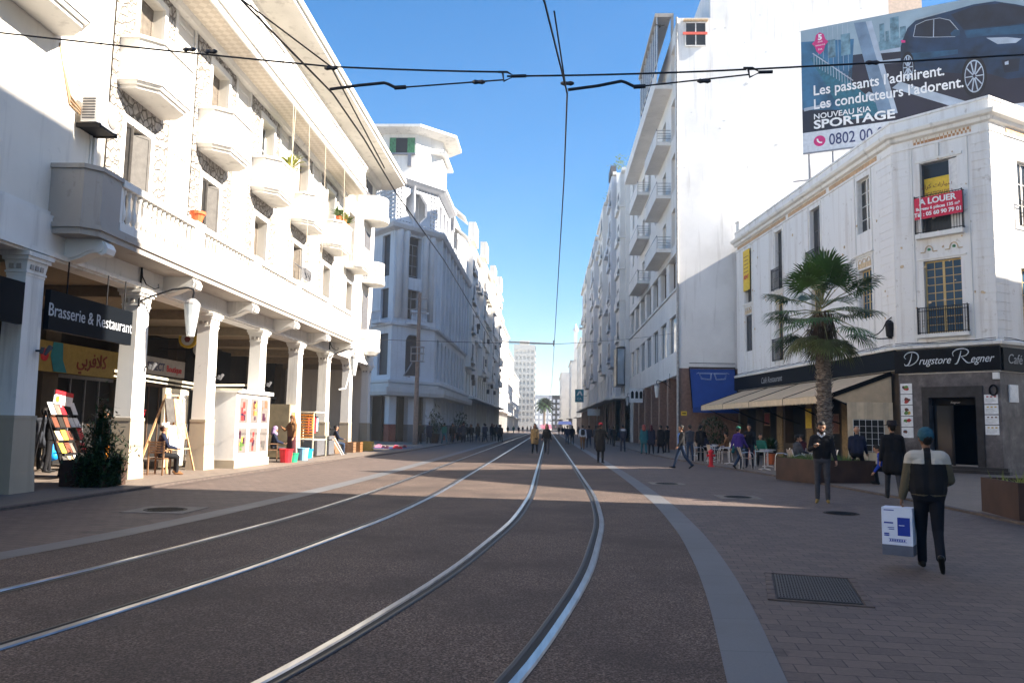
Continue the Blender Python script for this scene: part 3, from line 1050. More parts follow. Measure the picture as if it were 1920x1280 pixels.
# quoin joints on the corner piers
for F, us in ((FL, [(0.0, 1.2)]), (FC, [(0.0, 0.75), (CLEN - 0.72, CLEN)]), (FT, [(0.0, 0.95)])):
    for (a, c) in us:
        q = F()
        for k in range(24):
            q.box(a, c, 0.0, 0.02, 5.45 + k * 0.37, 5.45 + k * 0.37 + 0.335)
        q.build('quoin', 'r0_wall', R0)
for F, L, n_ in ((FL, 20, 34), (FC, CLEN, 22)):
    for i in range(n_):                          # pock marks and old fixings
        q = F()
        u, z, r_ = rnd.uniform(0.3, L - 0.3), rnd.uniform(5.6, 13.9), rnd.uniform(0.03, 0.09)
        q.extn([(u + r_ * rnd.uniform(0.5, 1.2) * math.cos(a_), z + r_ * rnd.uniform(0.5, 1.3) * math.sin(a_)) for a_ in (0, 1, 2, 3.1, 4.2, 5.2)], 0.021, 0.05)
        q.build('wall_scar', 'relief_tan', R0)
# roof parapet, cornice and string courses that follow the plan round the corner
def off_line(off, z_pts=None):
    """plan points of the street front pushed outward by off"""
    def inter(o1, u1, n1, o2, u2, n2):
        a1 = (o1[0] + n1[0] * off, o1[1] + n1[1] * off)
        a2 = (o2[0] + n2[0] * off, o2[1] + n2[1] * off)
        det = u1[0] * -u2[1] + u2[0] * u1[1]
        s_ = ((a2[0] - a1[0]) * -u2[1] + u2[0] * (a2[1] - a1[1])) / det
        return (a1[0] + u1[0] * s_, a1[1] + u1[1] * s_)
    pL = (C1[0] + LU[0] * 20.95 + LN[0] * off, C1[1] + LU[1] * 20.95 + LN[1] * off)
    p1 = inter(C1, LU, LN, C1, CU, CN)
    p2 = inter(C1, CU, CN, C2, TU, TN)
    pT = (C2[0] + TU[0] * 22 + TN[0] * off, C2[1] + TU[1] * 22 + TN[1] * off)
    return [pL, p1, p2, pT]
def course(prof, name, mat, parent):
    mb = MB()
    rows = [[(p[0], p[1], z) for p in off_line(o_)] for o_, z in prof]
    for r0, r1 in zip(rows, rows[1:]):
        for i in range(3):
            mb.quad(r0[i], r0[i + 1], r1[i + 1], r1[i])
    return mb.build(name, mat, parent)
course([(0.0, 14.0), (0.05, 14.02), (0.05, 14.12), (0.0, 14.13)], 'string_course', 'r0_wall', R0)
course([(0.0, 14.40), (0.14, 14.46), (0.18, 14.60), (0.34, 14.66), (0.40, 14.78), (0.40, 14.84), (0.05, 14.88)], 'cornice', 'trim_white', R0)
course([(0.05, 14.86), (0.05, 15.36), (0.10, 15.37), (0.10, 15.47), (-0.30, 15.48), (-0.30, 14.8)], 'parapet', 'r0_wall', R0)
rf = MB()
P4 = off_line(-0.2)
rf.add([(p[0], p[1], 14.85) for p in P4] + [(40, 66, 14.85), (22, 66, 14.85)], [(0, 1, 2, 3, 4, 5)])
rf.build('roof', 'wall_grey', R0)
pp_ = FL()
pp_.box(20.1, 20.75, -0.5, 0.03, 15.48, 16.1)
pp_.box(20.05, 20.8, -0.55, 0.08, 16.1, 16.2)
pp_.build('chimney', 'r0_wall', R0)
fz = FC()
fz.box(0.95, 3.30, 0.001, 0.03, 14.06, 14.38)
fz.build('tile_frieze', 'frieze', R0)
fz = FL()
for u0, u1 in ((1.3, 6.2), (6.6, 11.6), (12.0, 20.5)):
    fz.box(u0, u1, 0.001, 0.025, 14.14, 14.36)
fz.build('frieze', 'frieze_plain', R0)
fz = FT()
fz.box(1.2, 20, 0.001, 0.03, 14.14, 14.36)
fz.build('frieze', 'frieze_plain', R0)
# raised window surrounds and reliefs
def put(F, fn):
    q = F()
    fn(q)
    q.build('window_surround', 'trim_white', R0)
for u, hw in LW:
    put(FL, lambda q: (q.box(u - hw - 0.22, u - hw - 0.12, 0, 0.05, 5.6, 14.0), q.box(u + hw + 0.12, u + hw + 0.22, 0, 0.05, 5.6, 14.0), q.box(u - hw - 0.12, u + hw + 0.12, 0, 0.06, 9.9, 10.0), q.box(u - hw - 0.3, u + hw + 0.3, 0, 0.12, 10.0, 10.08)))
put(FC, lambda q: (q.box(0.80, 0.86, 0, 0.04, 5.5, 14.0), q.box(3.06, 3.12, 0, 0.04, 5.5, 14.0), q.box(1.0, 2.9, 0, 0.05, 13.3, 13.42), q.box(1.85, 2.0, 0, 0.08, 13.42, 14.0), q.box(1.0, 2.9, 0, 0.28, 9.9, 10.1), q.box(0.98, 2.94, 0, 0.05, 9.0, 9.06)))
for u, hw in LW:
    q = FL()
    q.box(u - hw, u + hw, 0, 0.02, 9.38, 9.62)
    for k in range(3):
        cx = u + (k - 1) * 0.42
        pts = [(cx - 0.16, 0.02, 9.62)] + [(cx + 0.16 * math.cos(PI - PI * i / 8), 0.02, 9.65 + 0.16 * math.sin(PI * i / 8)) for i in range(9)] + [(cx + 0.16, 0.02, 9.62)]
        q.tube(pts, 0.02, 4)
    q.build('relief', 'relief_tan', R0)
q = FC()
for cx in (1.45, 2.45):
    pts = [(cx - 0.34, 0.02, 9.32), (cx - 0.16, 0.02, 9.32)] + [(cx + 0.16 * math.cos(PI - PI * i / 10), 0.02, 9.36 + 0.22 * math.sin(PI * i / 10)) for i in range(11)] + [(cx + 0.16, 0.02, 9.32), (cx + 0.34, 0.02, 9.32)]
    q.tube(pts, 0.022, 4)
q.build('relief', 'relief_tan', R0)
for cx in (1.45, 2.45):
    q = FC()
    q.lathe((cx, 0.0, 9.42), [(0.001, -0.0)] + [(0.07 * math.sin(a_), -0.07 * math.cos(a_)) for a_ in (0.6, 1.2, 1.8, 2.4)] + [(0.001, 0.07)], 8)
    q.build('green_boss', 'green_tile', R0)
# windows of the corner building
def win_at(F, u, hw, z0, z1, n, fr, gl, rows, parent, cols=2, rz=None):
    ux = F().u
    mb = MB()
    h = z1 - z0
    t_ = 0.055
    mb.box(-hw, -hw + t_, -0.03, 0.03, 0, h)
    mb.box(hw - t_, hw, -0.03, 0.03, 0, h)
    mb.box(-hw + t_, hw - t_, -0.03, 0.03, 0, t_)
    mb.box(-hw + t_, hw - t_, -0.03, 0.03, h - t_, h)
    for k in range(1, cols):
        x = -hw + 2 * hw * k / cols
        w_ = 0.05 if (cols % 2 == 0 and k == cols // 2) else 0.016
        mb.box(x - w_, x + w_, -0.025, 0.025, t_, h - t_)
    for k in range(1, rows):
        z = h * k / rows
        mb.box(-hw + t_, hw - t_, -0.014, 0.014, z - 0.016, z + 0.016)
    p = F().P((u, n, z0))
    o = inst(mesh_of(mb, 'window', fr), 'window', parent, p, math.atan2(ux[1], ux[0]))
    sub(pane_mesh(2 * hw, h, gl), 'pane', o)
    return o
win_at(FC, 1.95, 0.74, 5.84, 8.92, -0.2, 'frame_yellow', 'glass_blue', 9, R0, 4)
win_at(FC, 1.95, 0.74, 10.13, 13.24, -0.2, 'shutter_dark', 'glass_dark', 1, R0, 1)
win_at(FL, 2.70, 0.60, 11.12, 13.74, -0.24, 'frame_white', 'glass_dark', 4, R0, 2)
win_at(FL, 2.70, 0.60, 6.96, 9.28, -0.24, 'frame_yellow', 'glass_blue', 6, R0, 4)
win_at(FL, 8.05, 0.60, 10.12, 13.74, -0.24, 'shutter_dark', 'glass_dark', 3, R0)
win_at(FL, 8.05, 0.60, 5.82, 9.28, -0.24, 'frame_yellow', 'glass_dark', 6, R0, 4)
win_at(FL, 13.2, 0.53, 10.12, 13.74, -0.24, 'shutter_dark', 'glass_dark', 3, R0)
win_at(FL, 13.2, 0.53, 5.82, 9.28, -0.24, 'frame_yellow', 'glass_dark', 3, R0)
win_at(FL, 18.5, 0.60, 6.86, 9.28, -0.12, 'shutter_dark', 'glass_dark', 1, R0)
win_at(FL, 18.5, 0.60, 10.12, 13.74, -0.24, 'shutter_dark', 'glass_dark', 3, R0)
for u in (2.5, 6.6):
    win_at(FT, u, 0.58, 10.32, 13.08, -0.2, 'frame_white', 'glass_dark', 3, R0)
    win_at(FT, u, 0.58, 5.82, 8.48, -0.2, 'frame_yellow', 'glass_blue', 5, R0, 4)
# open leaves in the tall windows
lf = leaf_mesh(0.40, 3.05, 'shutter', 'frame_white')
ang = lambda U: math.atan2(U[1], U[0])
inst(lf, 'shutter', R0, at(FC, 1.22, -0.05, 10.15), ang(CU) - R(80))
inst(lf, 'shutter', R0, at(FC, 2.34, -0.10, 10.15), ang(CU) - R(8))
lf2 = leaf_mesh(0.42, 2.55, 'shutter', 'frame_white')
inst(lf2, 'shutter', R0, at(FL, 3.28, -0.05, 11.14), ang(LU) - R(100))
# iron balcony railings
def railing(F, u0, u1, z0, z1, n, parent, pitch=0.11, ret=0.0, name='railing'):
    q = F()
    for z in (z0 + 0.06, z1 - 0.15, z1):
        q.box(u0, u1, n - 0.014, n + 0.014, z - 0.014, z + 0.014)
    k = int((u1 - u0) / pitch)
    for i in range(k + 1):
        x = u0 + (u1 - u0) * i / k
        q.box(x - 0.009, x + 0.009, n - 0.009, n + 0.009, z0, z1)
    for i in range(k):
        x = u0 + (u1 - u0) * (i + 0.5) / k
        if i % 2 == 0:
            q.tube([(x + 0.045 * math.cos(a_), n, z0 + (z1 - z0) * 0.45 + 0.09 * math.sin(a_)) for a_ in [2 * PI * j / 8 for j in range(9)]], 0.007, 4)
    for x in (u0, u1):
        q.box(x - 0.016, x + 0.016, n - 0.016, n + 0.016, z0, z1 + 0.05)
        if ret:
            for z in (z0 + 0.06, z1):
                q.box(x - 0.012, x + 0.012, n - ret, n, z - 0.012, z + 0.012)
            for i in range(1, 3):
                q.box(x - 0.008, x + 0.008, n - ret * i / 3 - 0.008, n - ret * i / 3 + 0.008, z0, z1)
    return q.build(name, 'iron', parent)
railing(FC, 1.02, 2.92, 10.1, 11.72, 0.26, R0, ret=0.24)
railing(FC, 0.98, 2.95, 5.78, 6.90, 0.22, R0, pitch=0.09, ret=0.2)
sl_ = FC()
sl_.box(0.94, 2.98, 0.0, 0.28, 5.62, 5.77)
sl_.build('balcony_slab', 'trim_white', R0)
for u, hw in LW[1:3]:
    railing(FL, u - hw - 0.12, u + hw + 0.12, 10.1, 11.4, 0.22, R0, ret=0.2)
    railing(FL, u - hw - 0.12, u + hw + 0.12, 5.78, 7.1, 0.22, R0, ret=0.2)
railing(FT, 1.8, 3.2, 10.2, 11.3, 0.15, R0)
# ground-floor walls: marble at the chamfer, cream and dark bays under the awning
q = FC().wall(0, CLEN, 0.0, 4.1, [(1.22, 3.05, 0.28, 3.1, 0.6)], n=0.0)
q.build('marble_front', 'marble_grey', R0)
q = FT().wall(0, 22, 0.0, 4.1, [], n=0.0)
q.build('marble_front', 'marble_grey', R0)
q = FC()
q.box(0.95, 1.22, 0.0, 0.05, 0.30, 3.55)
q.box(3.05, 3.32, 0.0, 0.05, 0.30, 3.55)
q.box(1.22, 3.05, 0.0, 0.05, 3.10, 3.55)
q.build('door_surround', plain('dark_marble', (0.018, 0.018, 0.022), 0.5, var=0.5, scale=4), R0)
q = FC()
q.box(-0.3, CLEN + 0.3, 0.0, 0.34, 0.02, 0.17)
q.box(-0.2, CLEN + 0.2, 0.0, 0.18, 0.17, 0.30)
q.build('step', 'dark_marble', R0)
q = FC()
q.quad((1.1, -2.4, 0.28), (3.2, -2.4, 0.28), (3.2, -2.4, 3.2), (1.1, -2.4, 3.2))
q.quad((1.22, -0.6, 0.28), (1.22, -2.4, 0.28), (1.22, -2.4, 3.1), (1.22, -0.6, 3.1))
q.quad((3.05, -0.6, 0.28), (3.05, -2.4, 0.28), (3.05, -2.4, 3.1), (3.05, -0.6, 3.1))
q.quad((1.22, -0.6, 3.1), (3.05, -0.6, 3.1), (3.05, -2.4, 3.1), (1.22, -2.4, 3.1))
q.build('shop_interior', 'dark_in', R0)
q = FC()
q.box(1.22, 3.05, -0.34, -0.30, 2.78, 3.09)
q.build('transom_panel', 'black_paint', R0)
put_text('Regner', 0.13, 'steel_grey', R0, at(FC, 2.15, -0.285, 2.86), CU, shear=0.3)
q = FC()
for x in (1.26, 1.95, 2.0, 3.0):
    q.box(x, x + 0.05, -0.38, -0.34, 0.3, 2.78)
q.build('door_frame', 'iron', R0)
q = FC()
q.box(1.31, 1.95, -0.365, -0.355, 0.32, 2.78)
q.build('door', 'glass_dark', R0)
pl_ = MB()
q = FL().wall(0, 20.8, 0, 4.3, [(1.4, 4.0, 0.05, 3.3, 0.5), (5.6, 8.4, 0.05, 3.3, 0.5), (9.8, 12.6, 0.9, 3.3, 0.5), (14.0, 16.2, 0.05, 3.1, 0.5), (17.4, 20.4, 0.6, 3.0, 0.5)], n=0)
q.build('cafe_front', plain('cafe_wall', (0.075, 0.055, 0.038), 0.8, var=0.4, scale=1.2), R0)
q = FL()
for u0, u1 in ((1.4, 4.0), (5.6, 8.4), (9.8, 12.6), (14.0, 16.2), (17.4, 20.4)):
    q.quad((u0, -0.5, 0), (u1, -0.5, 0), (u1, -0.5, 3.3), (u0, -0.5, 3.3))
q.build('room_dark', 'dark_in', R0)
for u0, u1 in ((4.3, 5.3), (8.7, 9.5), (12.9, 13.7)):
    q = FL()
    q.box(u0, u1, 0, 0.06, 0.1, 3.3)
    q.build('cafe_pilaster', plain('cafe_tan', (0.24, 0.16, 0.075), 0.7, var=0.3), R0)
# black sign boards round the front
def signboard(F, u0, u1, z0, z1, label, n=0.14):
    th = thing('sign_board', label, 'sign', at(F, (u0 + u1) / 2, n, z0), 'black fascia signs round the corner building')
    q = F()
    q.box(u0, u1, 0.0, n, z0, z1)
    q.build('panel', plain('sign_black', (0.004, 0.0055, 0.008), 0.55, spec=0.1), th)
    return th
s1 = signboard(FC, -0.10, CLEN + 0.08, 4.16, 5.13, 'black fascia sign reading Drugstore Regner above the corner door')
emt = plain('script_silver', (0.62, 0.66, 0.70), 0.3)
def script_text(s_, size, parent, F, u, z, U, width):
    """flowing italic lettering built from thin and thick swashes round slanted letters"""
    me = text_mesh(s_, size, 0.006, None, 0.42, 'CENTER', 0.80)
    me.materials.clear()
    me.materials.append(MATS['script_silver'])
    ob = bpy.data.objects.new('lettering', me)
    COL.objects.link(ob)
    ob.parent = parent
    ob.location = Vector(at(F, u, 0.15, z)) - wloc(parent)
    ob.rotation_euler = (0, 0, ang(U))
    return ob
script_text('rugstore', 0.46, s1, FC, 1.55, 4.50, CU, 1)
script_text('egner', 0.46, s1, FC, 3.36, 4.50, CU, 1)
def swash(parent, F, paths, r=0.018):
    for pts in paths:
        q = F()
        dense = []
        for i in range(len(pts) - 1):
            p0, p1, p2, p3 = pts[max(i - 1, 0)], pts[i], pts[i + 1], pts[min(i + 2, len(pts) - 1)]
            for k in range(5):
                t_ = k / 5
                dense.append(tuple(0.5 * ((2 * p1[j]) + (-p0[j] + p2[j]) * t_ + (2 * p0[j] - 5 * p1[j] + 4 * p2[j] - p3[j]) * t_ ** 2 + (-p0[j] + 3 * p1[j] - 3 * p2[j] + p3[j]) * t_ ** 3) for j in range(2)))
        dense.append(pts[-1])
        n_ = len(dense)
        q.tube([(p[0], 0.158, p[1]) for p in dense], [r * (0.5 + 0.9 * math.sin(PI * i / (n_ - 1))) for i in range(n_)], 5)
        q.build('swash', 'script_silver', parent)
swash(s1, FC, [[(0.66, 5.00), (0.60, 4.75), (0.50, 4.53), (0.38, 4.48), (0.33, 4.56)],
               [(0.33, 4.50), (0.55, 4.47), (0.80, 4.60), (0.92, 4.80), (0.86, 4.98), (0.66, 5.05), (0.45, 5.00), (0.33, 4.86), (0.40, 4.76)],
               [(2.62, 5.00), (2.56, 4.75), (2.46, 4.50), (2.36, 4.46)],
               [(2.32, 4.78), (2.30, 4.94), (2.48, 5.06), (2.76, 5.07), (2.90, 4.95), (2.80, 4.80), (2.60, 4.76)],
               [(2.62, 4.76), (2.74, 4.60), (2.86, 4.49), (3.02, 4.50)]])
s2 = signboard(FL, 0.02, 21.1, 4.33, 5.18, 'long black fascia sign reading Cafe Restaurant above the beige awning')
put_text('Café Restaurant', 0.52, plain('sign_grey', (0.30, 0.31, 0.32), 0.5).name, s2, at(FL, 14.3, 0.15, 4.55), (-LU[0], -LU[1]), shear=0.2)
put_text('\uFE94\uFEE8\uFEF4\uFE9F\uFEAD', 0.5, 'script_silver', s2, at(FL, 7.4, 0.15, 4.58), (-LU[0], -LU[1]))
s3 = signboard(FT, 0.06, 20, 4.14, 5.08, 'black fascia sign starting with Caf on the side-street face')
put_text('Café Restaurant', 0.55, 'sign_grey', s3, at(FT, 0.32, 0.15, 4.44), TU, align='LEFT', shear=0.2)
course([(0.0, 5.14), (0.20, 5.2), (0.22, 5.30), (0.0, 5.42)], 'string_course', 'trim_white', R0)
# cables clipped along the string course
th = thing('facade_cable', 'black cables sagging along the ledge above the drugstore sign', 'cable', (16.5, 34, 5.4))
for F, us in ((FC, (0.0, CLEN)), (FL, (0.0, 20.5)), (FT, (0, 8))):
    q = F()
    for dz in (0.0, 0.05):
        pts = []
        k = int((us[1] - us[0]) / 0.25)
        for i in range(k + 1):
            u = us[0] + (us[1] - us[0]) * i / k
            pts.append((u, 0.24, 5.34 + dz + 0.05 * abs(math.sin(u * 1.7 + dz * 20))))
        q.tube(pts, 0.013, 4)
    q.build('cable', 'wire', th)
# menu posters
def poster(F, u0, u1, z0, z1, label, blobs, group, seed):
    th = thing('menu_poster', label, 'poster', at(F, (u0 + u1) / 2, 0.0, z0), group)
    q = F()
    q.box(u0, u1, 0.0, 0.02, z0, z1)
    q.build('sheet', 'white_paper', th)
    r_ = random.Random(seed)
    for c_ in blobs:
        q = F()
        cx, cz = r_.uniform(u0 + 0.13, u1 - 0.13), r_.uniform(z0 + 0.11, z1 - 0.11)
        pts = [(cx + 0.12 * r_.uniform(0.6, 1.0) * math.cos(a_), cz + 0.09 * r_.uniform(0.6, 1.0) * math.sin(a_)) for a_ in [2 * PI * j / 10 for j in range(10)]]
        q.extn(pts, 0.0205, 0.0215 + 0.0004 * blobs.index(c_))
        q.build('picture', c_, th)
plain('food_red', (0.42, 0.03, 0.03), 0.5)
plain('food_brown', (0.14, 0.05, 0.03), 0.5)
plain('food_green', (0.10, 0.22, 0.05), 0.5)
plain('food_yellow', (0.55, 0.36, 0.06), 0.5)
plain('food_blue', (0.25, 0.50, 0.70), 0.5)
plain('dark_purple', (0.05, 0.012, 0.03), 0.5)
sets = [(['food_red', 'dark_purple', 'food_green'], 'top menu poster of the left column, red salad'), (['food_brown', 'food_red', 'food_brown'], 'second menu poster of the left column, dark meat'), (['food_brown', 'food_yellow', 'food_green'], 'middle menu poster of the left column, mixed grill'), (['food_green', 'food_red'], 'fourth menu poster of the left column, small dish'), (['food_blue', 'food_brown'], 'bottom menu poster of the left column, blue drink')]
for i, (bl, lab) in enumerate(sets):
    poster(FC, 0.06, 0.55, 3.28 - i * 0.47, 3.72 - i * 0.47, lab + ' beside the door', bl, 'menu posters left of the door', 10 + i)
for i, lab in enumerate(('top', 'second', 'third', 'bottom')):
    z0 = 2.82 - i * 0.41
    th = thing('price_list', '%s white price list of the column right of the drugstore door' % lab, 'poster', at(FC, 3.6, 0, z0), 'price lists right of the door')
    q = FC()
    q.box(3.36, 3.86, 0, 0.02, z0, z0 + 0.37)
    q.build('sheet', 'white_paper', th)
    q = FC()
    for k in range(4):
        q.box(3.40, 3.40 + 0.42 * rnd.uniform(0.5, 1), 0.0205, 0.0215, z0 + 0.05 + k * 0.05, z0 + 0.06 + k * 0.05)
    q.build('print', 'sign_grey', th)
    q = FC()
    for k in range(3):
        x = 3.44 + k * 0.14
        q.box(x, x + 0.08, 0.0206, 0.022, z0 + 0.26, z0 + 0.31)
    q.build('picture', ('food_red', 'food_yellow', 'food_brown', 'food_yellow')[i], th)
# hose reel and boxes on the wall
q = FC()
q.tube([(3.72 + 0.14 * math.cos(a_), 0.06, 3.36 + 0.2 * math.sin(a_)) for a_ in [2 * PI * i / 16 for i in range(17)]], 0.035, 5)
tag(q.build('cable_coil', 'black_paint'), 'coil of black cable hanging right of the drugstore door', 'cable coil')
q = FC()
q.box(3.74, 3.96, 0, 0.14, 3.80, 4.06)
q.box(3.76, 3.94, 0.14, 0.15, 3.82, 4.04)
tag(q.build('junction_box', 'white_paint'), 'small white junction box under the sign, right of the door', 'junction box')
q = FT()
q.box(0.55, 1.15, 0, 0.05, 2.9, 3.6)
q.box(0.6, 1.1, 0.05, 0.06, 2.95, 3.55)
tag(q.build('wall_plaque', 'white_paper'), 'white plaque on the marble of the side-street face', 'plaque')
# red banner, yellow signs
th = thing('rental_banner', 'red banner reading A LOUER tied to the upper corner balcony', 'banner', at(FC, 1.98, 0.3, 10.7))
q = FC()
for i in range(12):
    x0, x1 = 1.03 + i * 0.16, 1.03 + (i + 1) * 0.16
    d0, d1 = 0.30 + 0.012 * math.sin(i * 1.9), 0.30 + 0.012 * math.sin((i + 1) * 1.9)
    q.add([(x0, d0, 10.72), (x1, d1, 10.72), (x1, d1, 11.66), (x0, d0, 11.66), (x0, d0 - 0.006, 10.72), (x1, d1 - 0.006, 10.72), (x1, d1 - 0.006, 11.66), (x0, d0 - 0.006, 11.66)], [(0, 1, 2, 3), (7, 6, 5, 4), (0, 4, 5, 1), (3, 2, 6, 7)])
q.build('cloth', plain('banner_red', (0.60, 0.015, 0.06), 0.6, var=0.08), th)
put_text('A LOUER', 0.36, 'white_paper', th, at(FC, 1.98, 0.318, 11.34), CU, 0.004, bold=0.012)
put_text('Bureau 6 pièces 135 m²', 0.185, 'white_paper', th, at(FC, 1.98, 0.318, 11.10), CU, 0.004, bold=0.006)
put_text('Tél : 05 60 90 79 01', 0.235, 'white_paper', th, at(FC, 1.98, 0.318, 10.84), CU, 0.004, bold=0.009)
th = thing('window_sign', 'yellow sign with red Arabic and Latin lettering inside the upper corner window', 'sign', at(FC, 1.85, -0.15, 11.5))
q = FC()
q.box(1.32, 2.36, -0.12, -0.09, 10.95, 12.55)
q.build('panel', 'yellow', th)
for s_, z, sz in (('\uFE80\uFE8D\uFEAE\uFEDB \uFE95\uFE8D\uFEAD\uFE8E\uFEF4\uFEB3', 12.12, 0.26), ('LOCATION DE V', 11.82, 0.17), ('RENT', 11.48, 0.26)):
    put_text(s_, sz, 'red_dark', th, at(FC, 1.84, -0.08, z), CU)
th = thing('vertical_sign', 'tall yellow sign with a red word on the far end of the white facade', 'sign', at(FL, 18.5, 0.1, 11))
q = FL()
q.box(17.95, 19.1, 0.07, 0.13, 10.95, 13.72)
q.build('panel', 'yellow', th)
put_text('RENT', 0.36, 'red', th, at(FL, 18.52, 0.14, 11.75), (-LU[0], -LU[1]), shear=0.3, bold=0.01)
q = FL()
for k in range(5):
    q.box(18.1, 18.95, 0.13, 0.135, 12.2 + k * 0.26, 12.24 + k * 0.26)
q.build('print', 'red_dark', th)
# bracket lamp on the pier
th = thing('wall_lamp', 'black wrought-iron bracket lamp on the corner building above the awning', 'wall lamp', at(FL, 0.5, 0, 5.6))
q = FL()
q.tube([(0.4, 0.0, 5.75), (0.5, 0.6, 5.72), (0.6, 1.2, 5.9)], 0.03, 5)
q.tube([(0.4, 0.0, 6.7), (0.42, 0.25, 6.5), (0.45, 0.4, 6.15), (0.47, 0.6, 5.95), (0.5, 0.8, 5.85)], 0.025, 5)
q.build('bracket', 'iron', th)
q = FL()
q.lathe((0.4, 0.12, 0), [(0.05, 5.75), (0.16, 5.85), (0.20, 6.4), (0.06, 6.55)], 8)
q.build('lantern', 'iron', th)
# ================================================================ billboard on the corner building's roof
BBU = unit((0, 0), (0.914, -0.407))
BBN = (BBU[1], -BBU[0])
def FB(z=0.0): return MB((14.7, 46.2, z), BBU, BBN)
BB = thing('billboard', 'large rooftop billboard advertising a dark blue car', 'billboard', (18, 44.7, 14.86))
q = FB()
q.box(0, 14.2, -0.25, -0.02, 17.78, 25.3)
q.build('backing', 'steel_grey', BB)
def bpanel(name, mat, poly, n0, n1):
    q = FB()
    q.extn(poly, n0, n1)
    return q.build(name, mat, BB)
plain('bb_sky', (0.28, 0.37, 0.43), 0.5, var=0.15, scale=0.6)
plain('bb_blue', (0.03, 0.13, 0.24), 0.5, var=0.5, scale=0.8)
plain('bb_deck', (0.008, 0.015, 0.035), 0.5, var=0.4, scale=0.7)
plain('bb_road', (0.016, 0.014, 0.028), 0.5, var=0.35, scale=0.5)
plain('bb_pale', (0.38, 0.44, 0.52), 0.5, var=0.2, scale=1.2)
plain('bb_mast', (0.16, 0.24, 0.34), 0.5, var=0.3, scale=1.0)
plain('bb_car', (0.006, 0.026, 0.065), 0.5, var=0.6, scale=1.0)
plain('bb_tyre', (0.003, 0.004, 0.008), 0.6)
plain('bb_teal', (0.02, 0.13, 0.19), 0.5, var=0.3)
plain('bb_car_light', (0.012, 0.065, 0.13), 0.5, var=0.4, scale=1.5)
plain('bb_glass', (0.008, 0.012, 0.026), 0.5, var=0.5, scale=1.0)
plain('bb_strip', (0.62, 0.64, 0.68), 0.5)
plain('bb_magenta', (0.60, 0.02, 0.18), 0.5)
plain('bb_city', (0.13, 0.24, 0.30), 0.5, var=0.5, scale=3.0)
bpanel('white_strip', 'bb_strip', [(0, 17.78), (14.2, 17.78), (14.2, 19.0), (0, 19.0)], -0.02, 0.0)
bpanel('picture', 'bb_deck', [(0, 19.0), (14.2, 19.0), (14.2, 25.3), (0, 25.3)], -0.02, 0.0)
bpanel('picture', 'bb_sky', [(0, 23.4), (14.2, 22.6), (14.2, 25.29), (0, 25.29)], 0.0, 0.004)
bpanel('picture', 'bb_blue', [(0.01, 20.4), (2.6, 20.0), (2.9, 24.2), (0.01, 24.6)], 0.004, 0.008)
bpanel('picture', 'bb_road', [(2.2, 19.02), (14.19, 19.02), (14.19, 22.9), (4.2, 23.3), (2.6, 22.4)], 0.004, 0.008)
for k_, pl_ in enumerate((((4.25, 23.05), (5.4, 22.95), (5.4, 23.2), (4.25, 23.3)), ((4.4, 22.4), (5.4, 22.3), (5.4, 22.55), (4.3, 22.6)), ((4.8, 20.9), (7.6, 19.4), (8.6, 19.4), (5.2, 21.2)), ((3.2, 20.6), (4.5, 19.9), (4.9, 20.1), (3.6, 20.9)), ((0.1, 20.3), (1.6, 20.45), (1.6, 20.6), (0.1, 20.5)))):
    bpanel('picture', 'bb_pale', pl_, 0.008, 0.011 + 0.0003 * k_)
bpanel('picture', 'bb_teal', [(0.5, 23.5), (1.0, 23.6), (4.6, 19.4), (2.4, 19.4)], 0.0125, 0.014)
bpanel('picture', 'bb_mast', [(2.92, 25.15), (3.85, 25.08), (5.05, 19.4), (4.1, 19.4)], 0.015, 0.018)
bpanel('picture', 'bb_pale', [(3.55, 25.1), (3.85, 25.08), (5.05, 19.4), (4.8, 19.4)], 0.0182, 0.020)
q = FB()
for i in range(14):                              # railing and stays of the pictured bridge
    x = 0.7 + i * 0.15
    q.box(x, x + 0.03, 0.0145, 0.0165, 23.0 - i * 0.13, 23.75 - i * 0.14)
q.bar((0.65, 0.0165, 23.76), (2.8, 0.0165, 21.7), 0.05)
q.build('picture', 'bb_pale', BB)
q = FB()
for i in range(7):
    x = 0.95 + i * 0.27
    q.box(x, x + 0.02, 0.0085, 0.0105, 22.9 - i * 0.1, 25.2)
q.build('picture', 'bb_pale', BB)
q = FB()
for x0, x1, z1 in ((4.25, 4.5, 24.8), (4.55, 4.75, 24.3), (4.8, 5.25, 25.05), (5.3, 5.6, 24.4), (1.5, 1.9, 24.4), (2.2, 2.7, 24.6)):
    q.box(x0, x1, 0.0115, 0.013, 23.3, z1)
q.box(4.2, 5.45, 0.0132, 0.0137, 23.2, 23.75)
q.build('picture', 'bb_city', BB)
# the pictured car: three-quarter front view
def car(mat, n0, n1, poly):
    bpanel('picture', mat, poly, n0, n1)
car('bb_car', 0.022, 0.026, [(5.28, 22.2), (5.3, 23.2), (5.42, 23.6), (5.69, 24.25), (6.1, 24.6), (7.64, 24.76), (8.93, 24.9), (9.93, 24.85), (10.9, 24.45), (12.6, 23.6), (13.2, 22.9), (13.3, 20.6), (12.4, 20.3), (10.34, 20.4), (9.45, 20.89), (8.13, 21.13), (6.77, 21.5), (5.9, 21.75)])
car('bb_glass', 0.0262, 0.029, [(5.96, 23.70), (6.09, 24.30), (6.6, 24.46), (7.28, 24.46), (7.76, 24.22), (8.14, 23.60), (8.0, 23.28), (6.8, 23.5)])
car('bb_glass', 0.0262, 0.029, [(7.84, 24.56), (8.93, 24.80), (10.25, 24.66), (11.9, 23.9), (11.4, 23.32), (8.42, 23.56)])
car('bb_car_light', 0.0262, 0.028, [(8.45, 23.50), (11.3, 23.26), (12.4, 22.9), (11.17, 22.75), (9.53, 23.0), (8.55, 23.05)])
